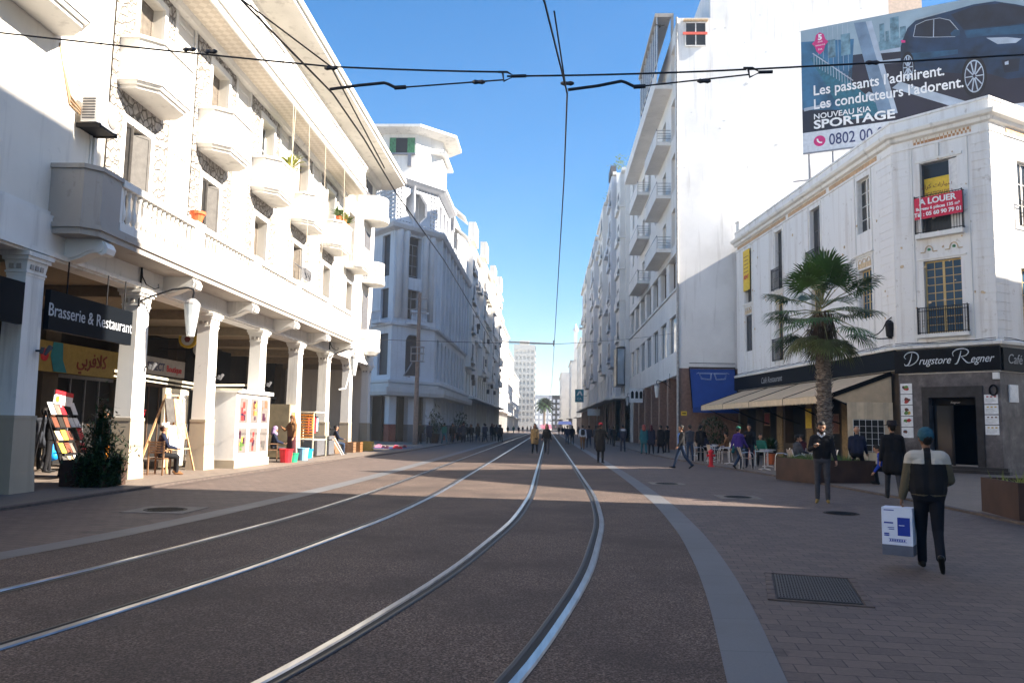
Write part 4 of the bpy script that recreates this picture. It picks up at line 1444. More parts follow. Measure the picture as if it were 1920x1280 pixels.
car('bb_car_light', 0.0262, 0.028, [(5.8, 22.75), (8.1, 22.5), (8.1, 22.25), (5.9, 22.3)])
car('bb_pale', 0.0282, 0.030, [(9.46, 22.88), (9.97, 22.42), (10.8, 22.32), (11.07, 22.5), (10.4, 22.72)])
car('bb_glass', 0.0262, 0.029, [(10.1, 21.5), (10.95, 21.44), (10.85, 20.75), (10.2, 20.78)])
car('bb_pale', 0.0292, 0.031, [(10.25, 21.36), (10.42, 21.40), (10.42, 21.2), (10.25, 21.2)])
car('bb_car_light', 0.030, 0.033, [(7.78, 23.5), (8.0, 23.68), (8.25, 23.6), (8.2, 23.3), (7.85, 23.2)])
car('bb_magenta', 0.030, 0.032, [(5.33, 23.62), (5.55, 23.55), (5.55, 23.42), (5.36, 23.44)])
q = FB()
q.tube([(5.96, 0.031, 23.68), (6.09, 0.031, 24.32), (6.6, 0.031, 24.49), (7.28, 0.031, 24.49), (7.78, 0.031, 24.24), (8.16, 0.031, 23.6)], 0.018, 4)
q.tube([(5.98, 0.031, 23.67), (6.8, 0.031, 23.47), (8.0, 0.031, 23.25)], 0.014, 4)
q.tube([(6.95, 0.031, 23.46), (7.0, 0.031, 24.46)], 0.022, 4)
q.tube([(6.1, 0.031, 24.66), (7.6, 0.031, 24.8)], 0.016, 4)
q.build('picture', 'bb_pale', BB)
for cx, cz, rx, rz in ((5.64, 21.95, 0.28, 0.78), (8.82, 20.84, 0.5, 1.0)):
    e = lambda k: [(cx + rx * k * math.cos(2 * PI * i / 28), cz + rz * k * math.sin(2 * PI * i / 28)) for i in range(28)]
    bpanel('picture', 'bb_tyre', e(1.18), 0.0292, 0.033)
    bpanel('picture', 'bb_pale', e(0.92), 0.0332, 0.036)
    bpanel('picture', 'bb_road', e(0.84), 0.0362, 0.038)
    q = FB()
    for i in range(10):
        a_ = 2 * PI * i / 10
        q.tube([(cx + rx * 0.12 * math.cos(a_), 0.040, cz + rz * 0.12 * math.sin(a_)), (cx + rx * 0.86 * math.cos(a_), 0.040, cz + rz * 0.86 * math.sin(a_))], 0.032, 4)
    q.build('picture', 'bb_pale', BB)
put_text('Les passants l’admirent.', 0.86, 'white_paper', BB, at(FB, 0.62, 0.05, 21.17), BBU, 0.005, align='LEFT', xscale=0.83, bold=0.012)
put_text('Les conducteurs l’adorent.', 0.86, 'white_paper', BB, at(FB, 0.62, 0.05, 20.33), BBU, 0.005, align='LEFT', xscale=0.83, bold=0.012)
put_text('NOUVEAU KIA', 0.46, 'white_paper', BB, at(FB, 0.62, 0.05, 19.72), BBU, 0.005, align='LEFT', bold=0.006)
put_text('SPORTAGE', 0.70, 'white_paper', BB, at(FB, 0.62, 0.05, 19.15), BBU, 0.005, align='LEFT', xscale=1.25, bold=0.02)
put_text('0802 00 00', 0.95, plain('bb_navy', (0.03, 0.045, 0.14), 0.5).name, BB, at(FB, 1.42, 0.012, 18.08), BBU, 0.004, align='LEFT', xscale=0.75, bold=0.008)
e = [(0.92 + 0.32 * math.cos(2 * PI * i / 24), 18.4 + 0.32 * math.sin(2 * PI * i / 24)) for i in range(24)]
bpanel('phone_badge', 'bb_magenta', e, 0.0, 0.008)
q = FB()
q.tube([(0.80, 0.012, 18.52), (0.82, 0.012, 18.40), (0.92, 0.012, 18.30), (1.06, 0.012, 18.28)], 0.05, 5)
q.build('phone_badge', 'white_paper', BB)
bpanel('guarantee_badge', 'bb_magenta', [(0.78, 24.5), (0.85, 24.85), (1.06, 24.97), (1.27, 24.83), (1.36, 24.5), (1.52, 24.32), (1.34, 24.12), (1.26, 23.82), (1.05, 23.62), (0.86, 23.84), (0.78, 24.15), (0.62, 24.36)], 0.02, 0.026)
put_text('5', 0.46, 'white_paper', BB, at(FB, 1.07, 0.032, 24.52), BBU, 0.004, bold=0.02)
put_text('ANS', 0.14, 'white_paper', BB, at(FB, 1.07, 0.032, 24.35), BBU, 0.004)
put_text('GARANTIE', 0.11, 'white_paper', BB, at(FB, 1.07, 0.032, 24.15), BBU, 0.004)
put_text('KIA', 0.15, 'white_paper', BB, at(FB, 1.07, 0.032, 23.88), BBU, 0.004)
q = FB()
q.box(0, 14.2, -0.10, 0.05, 17.70, 17.78)
for u in (0.3, 1.6, 4.5, 7.5, 10.5, 13.5):
    q.bar((u, -0.2, 17.75), (u + 0.0, -0.2, 14.86), 0.09)
    q.bar((u, -0.2, 17.7), (u, -2.2, 14.86), 0.07)
q.bar((-0.6, -0.2, 16.2), (13.5, -0.2, 16.2), 0.07)
q.build('steel_frame', 'steel_grey', BB)
# ================================================================ across the side street, outside the picture on the right:
# the houses whose shadows fall over the foreground
NB = thing('side_street_building', 'white building across the side street, outside the picture on the right', 'building', (26, 10, 0))
def roofpt(gx, gy, h):
    L = h / math.tan(R(SUN_EL))
    return (gx + L * math.cos(R(SUN_AZ)), gy - L * math.sin(R(SUN_AZ)))
h1 = 18.0
t0 = roofpt(-6.3, 26.7, h1)
a0 = roofpt(6.5, 16.2, h1)
q = MB()
q.prism([t0, (t0[0] + 0.86 * 24, t0[1] + 0.5 * 24), (t0[0] + 34, t0[1] - 4), (a0[0] + 6, a0[1] - 12), a0], 0, h1)
q.build('wall', 'wall_white', NB)
x1, y1 = 20.0, 17.2 - 0.0875 * 15.4
q = MB()
q.prism([(x1, y1), (x1 + 30, y1 - 3.2), (x1 + 30, -45), (x1, -45)], 0, 28.3)
q.build('tower_wall', 'wall_cream', NB)
# ================================================================ right-hand row beyond the corner building
X1 = 9.2
RB = thing('apartment_block', 'tall white apartment block with a blank side wall and stacked balconies behind the billboard', 'building', (16, 75, 0))
def FR(z=0.0, x=X1): return MB((x, 0, z), (0, 1), (-1, 0))
q = MB()
q.quad((9.2, 57.2, 5.9), (11.62, 57.2, 5.9), (11.62, 57.2, 32.0), (9.2, 57.2, 32.0))
q.quad((11.62, 57.2, 5.9), (24.6, 57.2, 5.9), (24.6, 57.2, 35.5), (11.62, 57.2, 35.5))
q.quad((11.62, 57.2, 32), (11.62, 68, 32), (11.62, 68, 35.5), (11.62, 57.2, 35.5))
q.quad((11.62, 57.2, 35.5), (24.6, 57.2, 35.5), (24.6, 68, 35.5), (11.62, 68, 35.5))
q.build('blank_wall', 'wall_blank', RB)
q = MB()
q.quad((24.6, 57.6, 0), (27.2, 57.6, 0), (27.2, 57.6, 36), (24.6, 57.6, 36))
q.quad((27.2, 57.6, 0), (27.2, 80, 0), (27.2, 80, 36), (27.2, 57.6, 36))
q.build('side_wall', plain('salmon_wall', (0.62, 0.48, 0.38), 0.85), RB)
q = MB()
q.box(9.2, 24.6, 57.21, 57.5, 0, 5.9)
q.build('stone_base', 'stone_pink', RB)
rowA = [(58.4 + 4.75 * k, 61.6 + 4.75 * k, 7.2, 9.95, 0.22) for k in range(7)]
rowB = [(58.4 + 4.75 * k, 61.6 + 4.75 * k, 11.8, 14.3, 0.45) for k in range(7)]
rowsU = []
for f in range(4):
    z = 16.1 + 4.22 * f
    for k in range(7):
        rowsU.append((58.6 + 4.75 * k, 60.4 + 4.75 * k, z - 0.9, z + 1.9, 0.4))
hs = rowA + rowB + rowsU
q = FR().wall(57.2, 92, 5.45, 32.0, hs)
q.quad((57.2, 0, 5.45), (92, 0, 5.45), (92, -3.6, 5.45), (57.2, -3.6, 5.45))
q.quad((92, 0, 5.45), (92, -15, 5.45), (92, -15, 32), (92, 0, 32))
q.quad((57.2, 0, 32), (92, 0, 32), (92, -15.4, 32), (57.2, -15.4, 32))
q.build('wall', 'wall_white', RB)
for h in rowsU:
    bkA = FR()
    bkA.quad((h[0], -0.4, h[2]), (h[1], -0.4, h[2]), (h[1], -0.4, h[3]), (h[0], -0.4, h[3]))
    bkA.build('room_dark', 'dim_in', RB)
plain('frame_tower', (0.20, 0.21, 0.23), 0.6)
def win_side(wd, h, fr, gl, cols, rows):
    mb = MB()
    t_ = 0.07
    mb.box(-wd / 2, -wd / 2 + t_, -0.04, 0.04, 0, h)
    mb.box(wd / 2 - t_, wd / 2, -0.04, 0.04, 0, h)
    mb.box(-wd / 2 + t_, wd / 2 - t_, -0.04, 0.04, 0, t_)
    mb.box(-wd / 2 + t_, wd / 2 - t_, -0.04, 0.04, h - t_, h)
    for k in range(1, cols):
        x = -wd / 2 + wd * k / cols
        mb.box(x - 0.035, x + 0.035, -0.03, 0.03, t_, h - t_)
    for k in range(1, rows):
        mb.box(-wd / 2 + t_, wd / 2 - t_, -0.02, 0.02, h * k / rows - 0.03, h * k / rows + 0.03)
    return mesh_of(mb, 'window', fr), pane_mesh(wd, h, gl)
WA, PA = win_side(3.18, 2.73, 'shutter_dark', 'glass_sky', 2, 1)
WBm, PB = win_side(3.18, 2.48, 'frame_brown', 'glass_dark', 3, 1)
WC, PC_ = win_side(1.78, 2.78, 'frame_white', 'glass_dark', 2, 1)
for k, h in enumerate(rowA):
    o = inst(WA, 'window', RB, (X1 + 0.2, (h[0] + h[1]) / 2, h[2] + 0.01), R(90))
    sub(PA, 'pane', o)
for k, h in enumerate(rowB):
    o = inst(WBm, 'window', RB, (X1 + 0.40, (h[0] + h[1]) / 2, h[2] + 0.01), R(90))
    sub(PB, 'pane', o)
for h in rowsU:
    o = inst(WC, 'window', RB, (X1 + 0.36, (h[0] + h[1]) / 2, h[2] + 0.01), R(90))
    sub(PC_, 'pane', o)
q = FR()
q.box(57.3, 92, 0.0, 0.12, 11.62, 11.78)
q.box(57.3, 92, 0.0, 0.09, 14.34, 14.44)
q.build('sill_course', 'trim_white', RB)
q = MB()
q.tube([(9.12, 57.1, 0.1), (9.12, 57.1, 32.0)], 0.085, 8)
q.build('drainpipe', plain('pipe_grey', (0.34, 0.33, 0.32), 0.5, var=0.3), RB)
# stacked balconies: slab, solid street side, open railed ends
mb = MB()
mb.m(0)
mb.box(0, 7.4, 0.0, 1.15, 0, 0.28)
mb.box(0, 7.4, 1.03, 1.15, 0.28, 1.15)
BALM = mesh_of(mb, 'balcony', 'wall_white')
mb = MB()
for x in (0.02, 7.38):
    for z in (0.55, 0.75, 0.95, 1.2):
        mb.bar((x, 0.02, z), (x, 1.08, z), 0.035)
    mb.bar((x, 1.06, 0.28), (x, 1.06, 1.22), 0.04)
mb.bar((0, 1.09, 1.3), (7.4, 1.09, 1.3), 0.05)
for k in range(6):
    mb.bar((k * 1.47 + 0.02, 1.09, 1.12), (k * 1.47 + 0.02, 1.09, 1.3), 0.03)
BALR = mesh_of(mb, 'railing', 'steel_grey')
for f in range(3):
    for c, y in enumerate((60.6, 73.9)):
        o = inst(BALM, 'balcony', RB, (X1, y, 15.0 + 4.22 * f), R(90))
        sub(BALR, 'railing', o)
# top floor: continuous balcony, glazed terrace with canopy
q = FR()
q.box(59.8, 84.5, 0.0, 1.35, 27.66, 27.95)
q.box(59.8, 84.5, 1.2, 1.35, 27.95, 28.9)
q.build('top_balcony', 'wall_white', RB)
q = FR()
q.box(60.4, 72, 0.0, 1.25, 33.8, 34.1)
q.box(60.4, 60.6, -0.2, 0.0, 31.9, 34.1)
q.build('terrace_canopy', 'trim_dirty', RB)
q = FR()
q.box(60.5, 71.8, 1.0, 1.06, 30.2, 33.8)
q.build('terrace_glazing', plain('terrace_glass', (0.05, 0.10, 0.16), 0.15, var=0.3), RB)
q = FR()
for k in range(9):
    q.bar((60.5 + k * 1.4, 1.1, 28.9), (60.5 + k * 1.4, 1.1, 33.8), 0.06)
q.bar((60.5, 1.1, 30.2), (71.8, 1.1, 30.2), 0.06)
q.build('terrace_post', 'frame_white', RB)
# window with a red blind in the side wall
q = MB()
q.box(9.75, 11.25, 57.12, 57.17, 29.85, 31.55)
q.build('window', 'glass_dark', RB)
q = MB()
for x in (9.72, 10.47, 11.22):
    q.box(x, x + 0.07, 57.06, 57.12, 29.8, 31.6)
q.box(9.72, 11.29, 57.06, 57.12, 29.74, 29.82)
q.box(9.72, 11.29, 57.06, 57.12, 31.55, 31.62)
q.build('window_frame', 'frame_white', RB)
q = MB()
q.box(9.55, 11.35, 56.98, 57.05, 30.62, 30.80)
q.build('blind', plain('blind_red', (0.75, 0.12, 0.08), 0.6), RB)
q = MB()
q.box(9.6, 11.4, 56.9, 57.2, 31.7, 31.8)
q.build('window_hood', 'relief_tan', RB)
q = MB()
for i in range(40):                              # flaking patches high on the blank wall
    x, z, r_ = rnd.uniform(9.6, 24), rnd.uniform(20, 36), rnd.uniform(0.05, 0.2)
    pts = [(x + r_ * rnd.uniform(0.5, 1.3) * math.cos(2 * PI * j / 8), 57.19, z + 0.7 * r_ * rnd.uniform(0.4, 1.2) * math.sin(2 * PI * j / 8)) for j in range(8)]
    q.quad(*pts)
q.build('flaked_paint', 'wall_grey', RB)
# ground-floor arcade
for y in (57.55, 62.2, 67, 72, 77, 82, 87):
    q = FR()
    q.box(y, y + 0.75, -0.75, 0.0, 0, 5.45)
    q.build('pillar', 'stone_pink', RB)
q = FR()
q.quad((57.2, -3.6, 0), (92, -3.6, 0), (92, -3.6, 5.45), (57.2, -3.6, 5.45))
q.build('shop_front', 'stone_red', RB)
for k in range(5):
    y = 59 + k * 6
    q = FR()
    q.box(y, y + 4.4, -3.58, -3.5, 0.5, 3.0)
    q.build('shop_window', 'glass_dark', RB)
    q = FR()
    q.box(y - 0.1, y + 4.6, -3.58, -3.3, 3.1, 3.7)
    q.build('shop_sign', ('red_dark', 'white_paint', 'teal', 'grey_dark')[k % 4], RB)
    q = FR()
    for j in range(5):
        q.box(y + 0.3 + j * 0.85, y + 0.85 + j * 0.85, -3.5, -3.4, 0.6 + 0.1 * (j % 3), 1.7 + 0.2 * (j % 2))
    q.build('display', ('pink', 'teal', 'white_paper')[k % 3], RB)

# generic facade for the houses farther along
def row_house(name, label, side, xf, y0, y1, h, mat, floors, g0=5.2, bays=None, depth=16, bal=(), protr=None, wmat='shutter_dark', cornice=True, hmat='glass_dark', group=None):
    th = thing(name, label, 'building', (xf + side * 4, (y0 + y1) / 2, 0), group)
    U, N = (0, 1), (-side, 0)
    F = lambda: MB((xf, 0, 0), U, N)
    L = y1 - y0
    bays = bays or max(2, int(L / 4.0))
    pitch = L / bays
    fh = (h - g0 - 0.8) / floors
    hs = []
    for f in range(floors):
        for k in range(bays):
            u = y0 + pitch * (k + 0.5)
            hs.append((u - pitch * 0.2, u + pitch * 0.2, g0 + fh * f + 0.5, g0 + fh * (f + 1) - 0.6, 0.3))
    q = F().wall(y0, y1, g0, h, hs)
    q.quad((y0, 0, 0), (y0, -depth, 0), (y0, -depth, h), (y0, 0, h))
    q.quad((y1, 0, 0), (y1, -depth, 0), (y1, -depth, h), (y1, 0, h))
    q.quad((y0, 0, h), (y1, 0, h), (y1, -depth, h), (y0, -depth, h))
    q.quad((y0, -1.5, 0), (y1, -1.5, 0), (y1, -1.5, g0), (y0, -1.5, g0))
    q.quad((y0, 0, g0), (y1, 0, g0), (y1, -1.5, g0), (y0, -1.5, g0))
    q.build('wall', mat, th)
    wm = mesh_of(MB().box(-pitch * 0.2, pitch * 0.2, -0.03, 0.0, 0, fh - 1.1), 'window', hmat)
    fm = MB()
    fm.box(-0.05, 0.05, -0.06, -0.03, 0, fh - 1.1)
    fm.box(-pitch * 0.2, pitch * 0.2, -0.06, -0.03, (fh - 1.1) * 0.6, (fh - 1.1) * 0.6 + 0.08)
    fm = mesh_of(fm, 'frame', 'frame_white')
    for h_ in hs[:100]:
        o = inst(wm, 'window', th, (xf + side * 0.27, (h_[0] + h_[1]) / 2, h_[2]), R(90) if side > 0 else R(-90))
        if y0 < 110:
            sub(fm, 'frame', o)
    r2 = random.Random(int(y0))
    for f in [b_ for b_ in bal if b_ < floors]:
        for k in range(bays):
            if r2.random() < 0.85:
                u = y0 + pitch * (k + 0.5)
                q = F()
                q.box(u - pitch * 0.36, u + pitch * 0.36, 0, 0.7, g0 + fh * f, g0 + fh * f + 0.22)
                q.box(u - pitch * 0.36, u + pitch * 0.36, 0.62, 0.7, g0 + fh * f + 0.22, g0 + fh * f + 1.05)
                q.build('balcony', mat, th)
    if cornice:
        q = F()
        q.box(y0 - 0.1, y1 + 0.1, 0.0, 0.45, h - 0.25, h + 0.1)
        q.build('cornice', 'trim_white', th)
    q = F()
    q.box(y0, y1, 0, 1.3, g0 - 0.25, g0)
    q.build('canopy', 'trim_white', th)
    for k in range(bays + 1):
        u = min(y0 + pitch * k, y1 - 0.5)
        q = F()
        q.box(u, u + 0.5, -0.6, 0.0, 0, g0 - 0.25)
        q.build('pillar', mat if side < 0 else 'stone_pink', th)
    q = F()
    q.box(y0 + 0.5, y1 - 0.5, -1.49, -1.3, 0, 3.4)
    q.build('shop_opening', 'dark_in', th)
    return th, F
def protruding(th, F, y0, y1, n, z0, z1, mat, name='bay'):
    q = F()
    q.box(y0, y1, 0.0, n, z0, z1)
    o = q.build(name, mat, th)
    if name == 'bay':
        z = z0 + 1.2
        while z + 2 < z1:
            q = F()
            q.box(y0 + (y1 - y0) * 0.3, y0 + (y1 - y0) * 0.7, n, n + 0.02, z, z + 1.9)
            q.build('bay_window', 'shutter_dark', th)
            q = F()
            q.box(y0 + 0.6, y1 - 0.6, n, n + 0.3, z - 0.6, z - 0.42)
            q.box(y0 + 0.6, y1 - 0.6, n + 0.24, n + 0.3, z - 0.42, z + 0.35)
            q.build('balcony', mat, th)
            z += 3.9
    return o
H2, F2 = row_house('apartment_house', 'white apartment house with a dark box window, second along the right side', 1, 8.7, 92, 98, 32.0, 'wall_white', 7, bal=(3, 4, 5, 6), hmat='dim_in')
protruding(H2, F2, 92.6, 97.5, 0.6, 11.0, 31.5, 'wall_white')
protruding(H2, F2, 91.9, 95.5, 1.0, 6.4, 10.8, plain('box_dark', (0.03, 0.03, 0.035), 0.4), 'box_window')
q = F2()
q.box(91.75, 91.88, 0.1, 0.85, 6.6, 10.6)
q.build('box_window_pane', 'glass_sky', H2)
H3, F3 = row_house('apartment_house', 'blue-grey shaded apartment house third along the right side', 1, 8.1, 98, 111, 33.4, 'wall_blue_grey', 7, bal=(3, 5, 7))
protruding(H3, F3, 98.2, 103, 0.6, 9.0, 33.0, 'wall_blue_grey')
protruding(H3, F3, 98.3, 102, 0.7, 33.3, 34.4, 'shutter_dark', 'terrace')
H4, F4 = row_house('apartment_house', 'taller grey apartment house with roof greenery, fourth along the right side', 1, 7.9, 111, 129, 33.2, 'wall_white', 7, bal=(4, 6, 8))
protruding(H4, F4, 111.2, 117, 0.6, 9.0, 32.8, 'wall_white')
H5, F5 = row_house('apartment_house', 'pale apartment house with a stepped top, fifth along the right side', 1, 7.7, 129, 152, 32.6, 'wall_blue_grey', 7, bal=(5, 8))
protruding(H5, F5, 129.2, 137, 0.6, 9.0, 32.0, 'wall_blue_grey')
H6, F6 = row_house('apartment_house', 'last tall apartment house of the right row, next to the teal sign', 1, 7.6, 152, 186, 32.5, 'wall_white', 7, bal=(5, 7))
protruding(H6, F6, 152.2, 160, 0.6, 9.0, 32.0, 'wall_white')
for i, (y, z, x) in enumerate(((112.5, 33.2, 8.3), (99.5, 34.4, 8.0), (130.5, 32.6, 8.1))):
    q = MB()
    for k in range(90):
        a_ = rnd.uniform(0, 2 * PI)
        p = (x + rnd.gauss(0.6, 0.5), y + rnd.gauss(0, 0.7), z + abs(rnd.gauss(0.7, 0.5)))
        d = Vector((math.cos(a_), math.sin(a_), rnd.uniform(-0.3, 0.6))) * 0.35
        q.quad(p, (p[0] + d.x - d.y * 0.4, p[1] + d.y + d.x * 0.4, p[2] + d.z), (p[0] + d.x * 1.6, p[1] + d.y * 1.6, p[2] + d.z * 1.2))
    tag(q.build('roof_plant', plain('leaf_bright', (0.16, 0.22, 0.05), 0.6, var=0.3)), ('bushy green plant on the roof of the fourth right-hand house', 'small green plant on the terrace of the third right-hand house', 'low green plant on the roof edge of the fifth right-hand house')[i], 'roof plant')
row_house('far_house', 'sunlit cream house with a rounded top beyond the teal sign, right side', 1, 10.5, 262, 300, 31, 'wall_cream', 6, group='far houses at the end of the street')
row_house('far_house', 'small white turreted house at the far right end of the street', 1, 8.5, 305, 340, 27, 'wall_white', 5, group='far houses at the end of the street')
row_house('far_house', 'pale far house, lowest on the right before the palm', 1, 5.5, 345, 400, 25, 'wall_white', 5, group='far houses at the end of the street')
q = MB()
q.box(9.4, 10.6, 304, 305.2, 27, 38)
q.lathe((10.0, 304.6, 38), [(0.9, 0), (1.1, 0.6), (0.5, 1.6), (0.1, 3.0)], 8)
tag(q.build('roof_turret', 'wall_white'), 'slim white turret with a dark cap above the far right houses', 'turret')

# ================================================================ left row beyond the arcade building
K1, K2 = (-13.9, 69.5), (-10.7, 73.7)
KU = unit(K1, K2)
KN = (KU[1], -KU[0])
KLEN = math.dist(K1, K2)
SU = (0.66, -0.75)                              # side-street face, coming towards K1
SN = (-0.75, -0.66)
B2 = thing('corner_tower_building', 'white corner building with pierced upper storey and roofed tower, beyond the arcade', 'building', (-14, 76, 0))
def FK(): return MB((K1[0], K1[1], 0), KU, KN)
def FS(): return MB((K1[0], K1[1], 0), SU, SN)
def FM(): return MB((-10.7, 73.7, 0), (0, 1), (1, 0))
hk = [(1.75, 3.3, 11.0, 13.7, 0.5), (1.75, 3.3, 14.8, 18.6, 0.5), (1.7, 3.6, 5.9, 9.6, 0.6)]
q = FK().wall(0, KLEN, 5.3, 19.1, hk)
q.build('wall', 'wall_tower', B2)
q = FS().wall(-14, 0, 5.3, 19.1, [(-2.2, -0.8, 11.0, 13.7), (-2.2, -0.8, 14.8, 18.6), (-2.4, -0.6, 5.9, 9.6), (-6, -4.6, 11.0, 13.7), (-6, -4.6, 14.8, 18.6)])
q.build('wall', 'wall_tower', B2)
hm = []
for k in range(9):
    u = 1.6 + 2.85 * k
    hm += [(u, u + 1.35, 5.9, 9.7, 0.5), (u, u + 1.3, 10.9, 13.9, 0.5), (u, u + 1.3, 14.8, 18.5, 0.5)]
q = FM().wall(0, 27, 5.3, 19.1, hm)
q.quad((27, 0, 0), (27, -14, 0), (27, -14, 24), (27, 0, 24))
q.build('wall', 'wall_tower', B2)
plain('blue_dark', (0.018, 0.026, 0.042), 0.5)
for F, hs in ((FK, hk), (FM, hm), (FS, [(-2.2, -0.8, 11.0, 13.7), (-2.2, -0.8, 14.8, 18.6), (-2.4, -0.6, 5.9, 9.6), (-6, -4.6, 11.0, 13.7), (-6, -4.6, 14.8, 18.6)])):
    for h in hs:
        q = F()
        d = (h[4] if len(h) > 4 else 0.25)
        q.quad((h[0], -d, h[2]), (h[1], -d, h[2]), (h[1], -d, h[3]), (h[0], -d, h[3]))
        q.build('room_dark', 'blue_dark', B2)
W5, P5 = win_side(1.3, 2.95, 'frame_tower', 'glass_dark', 2, 3)
for k in range(9):
    for z in (10.92, 15.0):
        o = inst(W5, 'window', B2, (-10.7 - 0.42, 73.7 + 1.6 + 2.85 * k + 0.65, z), R(90))
        sub(P5, 'pane', o)
for z in (11.0, 15.0):
    p = FK().P((2.52, -0.42, z))
    o = inst(W5, 'window', B2, p, math.atan2(KU[1], KU[0]))
    sub(P5, 'pane', o)
# round half columns two storeys high
for u in (0.55, 1.35, 3.75, 4.55):
    q = FK()
    q.lathe((u, 0.0, 0), [(0.34, 11.0), (0.32, 18.3), (0.40, 18.5), (0.40, 19.0)], 12)
    q.build('column', 'wall_tower', B2, True)
for k in range(10):
    q = FM()
    q.box(0.35 + 2.85 * k, 0.95 + 2.85 * k, 0, 0.45, 10.4, 19.0)
    q.build('pilaster', 'wall_tower', B2)
# arched heads over the first floor openings
for F, us in ((FM, [(1.6 + 2.85 * k, 1.35) for k in range(9)]), (FK, [(1.7, 1.9)])):
    for u, w_ in us:
        q = F()
        c = u + w_ / 2
        for s_ in (-1, 1):
            pts = [(c + s_ * w_ / 2, 9.72), (c + s_ * w_ / 2, 9.72 - w_ * 0.42)] + [(c + s_ * w_ / 2 * math.cos(a_), 9.72 - w_ * 0.42 + w_ * 0.42 * math.sin(a_)) for a_ in [PI / 2 * i / 6 for i in range(1, 7)]]
            q.extn(pts, -0.3, 0.001)
        q.build('arch_head', 'wall_tower', B2)
def course2(prof, name, mat, l0=0.0, l1=27.0):
    mb = MB()
    rows = []
    for off, z in prof:
        pa = (K1[0] - SU[0] * 14 + SN[0] * off, K1[1] - SU[1] * 14 + SN[1] * off)
        def it(o1, u1, n1, o2, u2, n2):
            a1 = (o1[0] + n1[0] * off, o1[1] + n1[1] * off)
            a2 = (o2[0] + n2[0] * off, o2[1] + n2[1] * off)
            det = u1[0] * -u2[1] + u2[0] * u1[1]
            s_ = ((a2[0] - a1[0]) * -u2[1] + u2[0] * (a2[1] - a1[1])) / det
            return (a1[0] + u1[0] * s_, a1[1] + u1[1] * s_)
        p1 = it(K1, SU, SN, K1, KU, KN)
        p2 = it(K1, KU, KN, K2, (0, 1), (1, 0))
        rows.append([(p[0], p[1], z) for p in (pa, p1, p2, (-10.7 + off, 73.7 + l1))])
    for r0, r1 in zip(rows, rows[1:]):
        for i in range(3):
            mb.quad(r0[i], r0[i + 1], r1[i + 1], r1[i])
    return mb.build(name, mat, B2)
course2([(0, 4.0), (1.0, 4.05), (1.1, 4.35), (1.1, 4.75), (0.5, 4.8), (0.5, 5.1), (0.7, 5.2), (0.7, 5.4), (0, 5.45)], 'canopy', 'wall_grey')
course2([(0, 10.25), (0.25, 10.3), (0.3, 10.5), (0, 10.55)], 'string_course', 'wall_tower')
course2([(0, 18.8), (0.55, 19.0), (0.75, 19.3), (0.75, 19.5), (0.1, 19.55)], 'cornice', 'wall_tower')
course2([(0.0, 23.2), (0.5, 23.35), (0.75, 23.55), (0.75, 23.8), (-1.2, 24.2)], 'loggia_eave', 'wall_tower', l1=8.5)
q = FK()
q.box(1.5, 3.6, 0.0, 0.9, 10.45, 10.75)
for i in range(9):
    q.lathe((1.65 + i * 0.22, 0.78, 10.75), [(0.05, 0), (0.08, 0.25), (0.04, 0.6), (0.06, 0.8)], 6)
q.box(1.5, 3.6, 0.68, 0.88, 11.55, 11.7)
q.build('balcony', 'wall_tower', B2)
q = FS()
q.box(-2.4, -0.6, 0.0, 0.9, 10.45, 10.75)
for i in range(8):
    q.lathe((-2.25 + i * 0.21, 0.78, 10.75), [(0.05, 0), (0.08, 0.25), (0.04, 0.6), (0.06, 0.8)], 6)
q.box(-2.4, -0.6, 0.68, 0.88, 11.55, 11.7)
q.build('balcony', 'wall_tower', B2)
# pierced storey: a lattice with an octagonal opening
def lattice(F, u0, u1, z0, z1, oct_=None):
    q = F()
    nu, nz = int((u1 - u0) / 0.36), int((z1 - z0) / 0.36)
    du, dz = (u1 - u0) / nu, (z1 - z0) / nz
    hs = []
    for i in range(nu):
        for j in range(nz):
            cu_, cz_ = u0 + (i + 0.5) * du, z0 + (j + 0.5) * dz
            if oct_ and abs(cu_ - oct_[0]) < oct_[2] + 0.25 and abs(cz_ - oct_[1]) < oct_[2] + 0.25:
                continue
            hs.append((cu_ - du * 0.27, cu_ + du * 0.27, cz_ - dz * 0.27, cz_ + dz * 0.27, 0.12))
    if oct_:
        c_, z_, r_ = oct_
        hs.append((c_ - r_, c_ + r_, z_ - r_, z_ + r_, 0.3))
    q.wall(u0, u1, z0, z1, hs)
    if oct_:
        for su in (-1, 1):
            for sz in (-1, 1):
                q.extn([(c_ + su * r_, z_ + sz * r_), (c_ + su * r_ * 0.42, z_ + sz * r_), (c_ + su * r_, z_ + sz * r_ * 0.42)], -0.3, 0.0)
    q.build('pierced_screen', 'wall_tower', B2)
lattice(FK, 0, KLEN, 19.55, 23.3, (2.5, 21.4, 1.35))
lattice(FS, -10, 0, 19.55, 23.3)
q = FM().wall(0, 8.5, 19.55, 23.3, [(1.0, 2.6, 20.2, 22.6, 0.4), (3.6, 5.2, 20.2, 22.6, 0.4), (6.2, 7.6, 20.2, 22.6, 0.4)])
q.build('wall', 'wall_tower', B2)
for F, a, c in ((FK, 0.2, KLEN - 0.2), (FS, -10, 0), (FM, 0.5, 8.3)):
    q = F()
    q.box(a, c, -2.0, -1.9, 19.5, 23.2)
    q.build('inner_wall', 'wall_blue_grey', B2)
q = FM().wall(8.5, 27, 19.55, 24.6, [(9.5 + 2.9 * k, 10.7 + 2.9 * k, 20.2, 22.8, 0.4) for k in range(6)])
q.quad((8.5, 0, 19.5), (8.5, -6, 19.5), (8.5, -6, 24.6), (8.5, 0, 24.6))
q.quad((8.5, 0, 24.6), (27, 0, 24.6), (27, -14, 24.6), (8.5, -14, 24.6))
q.build('wall', 'wall_tower', B2)
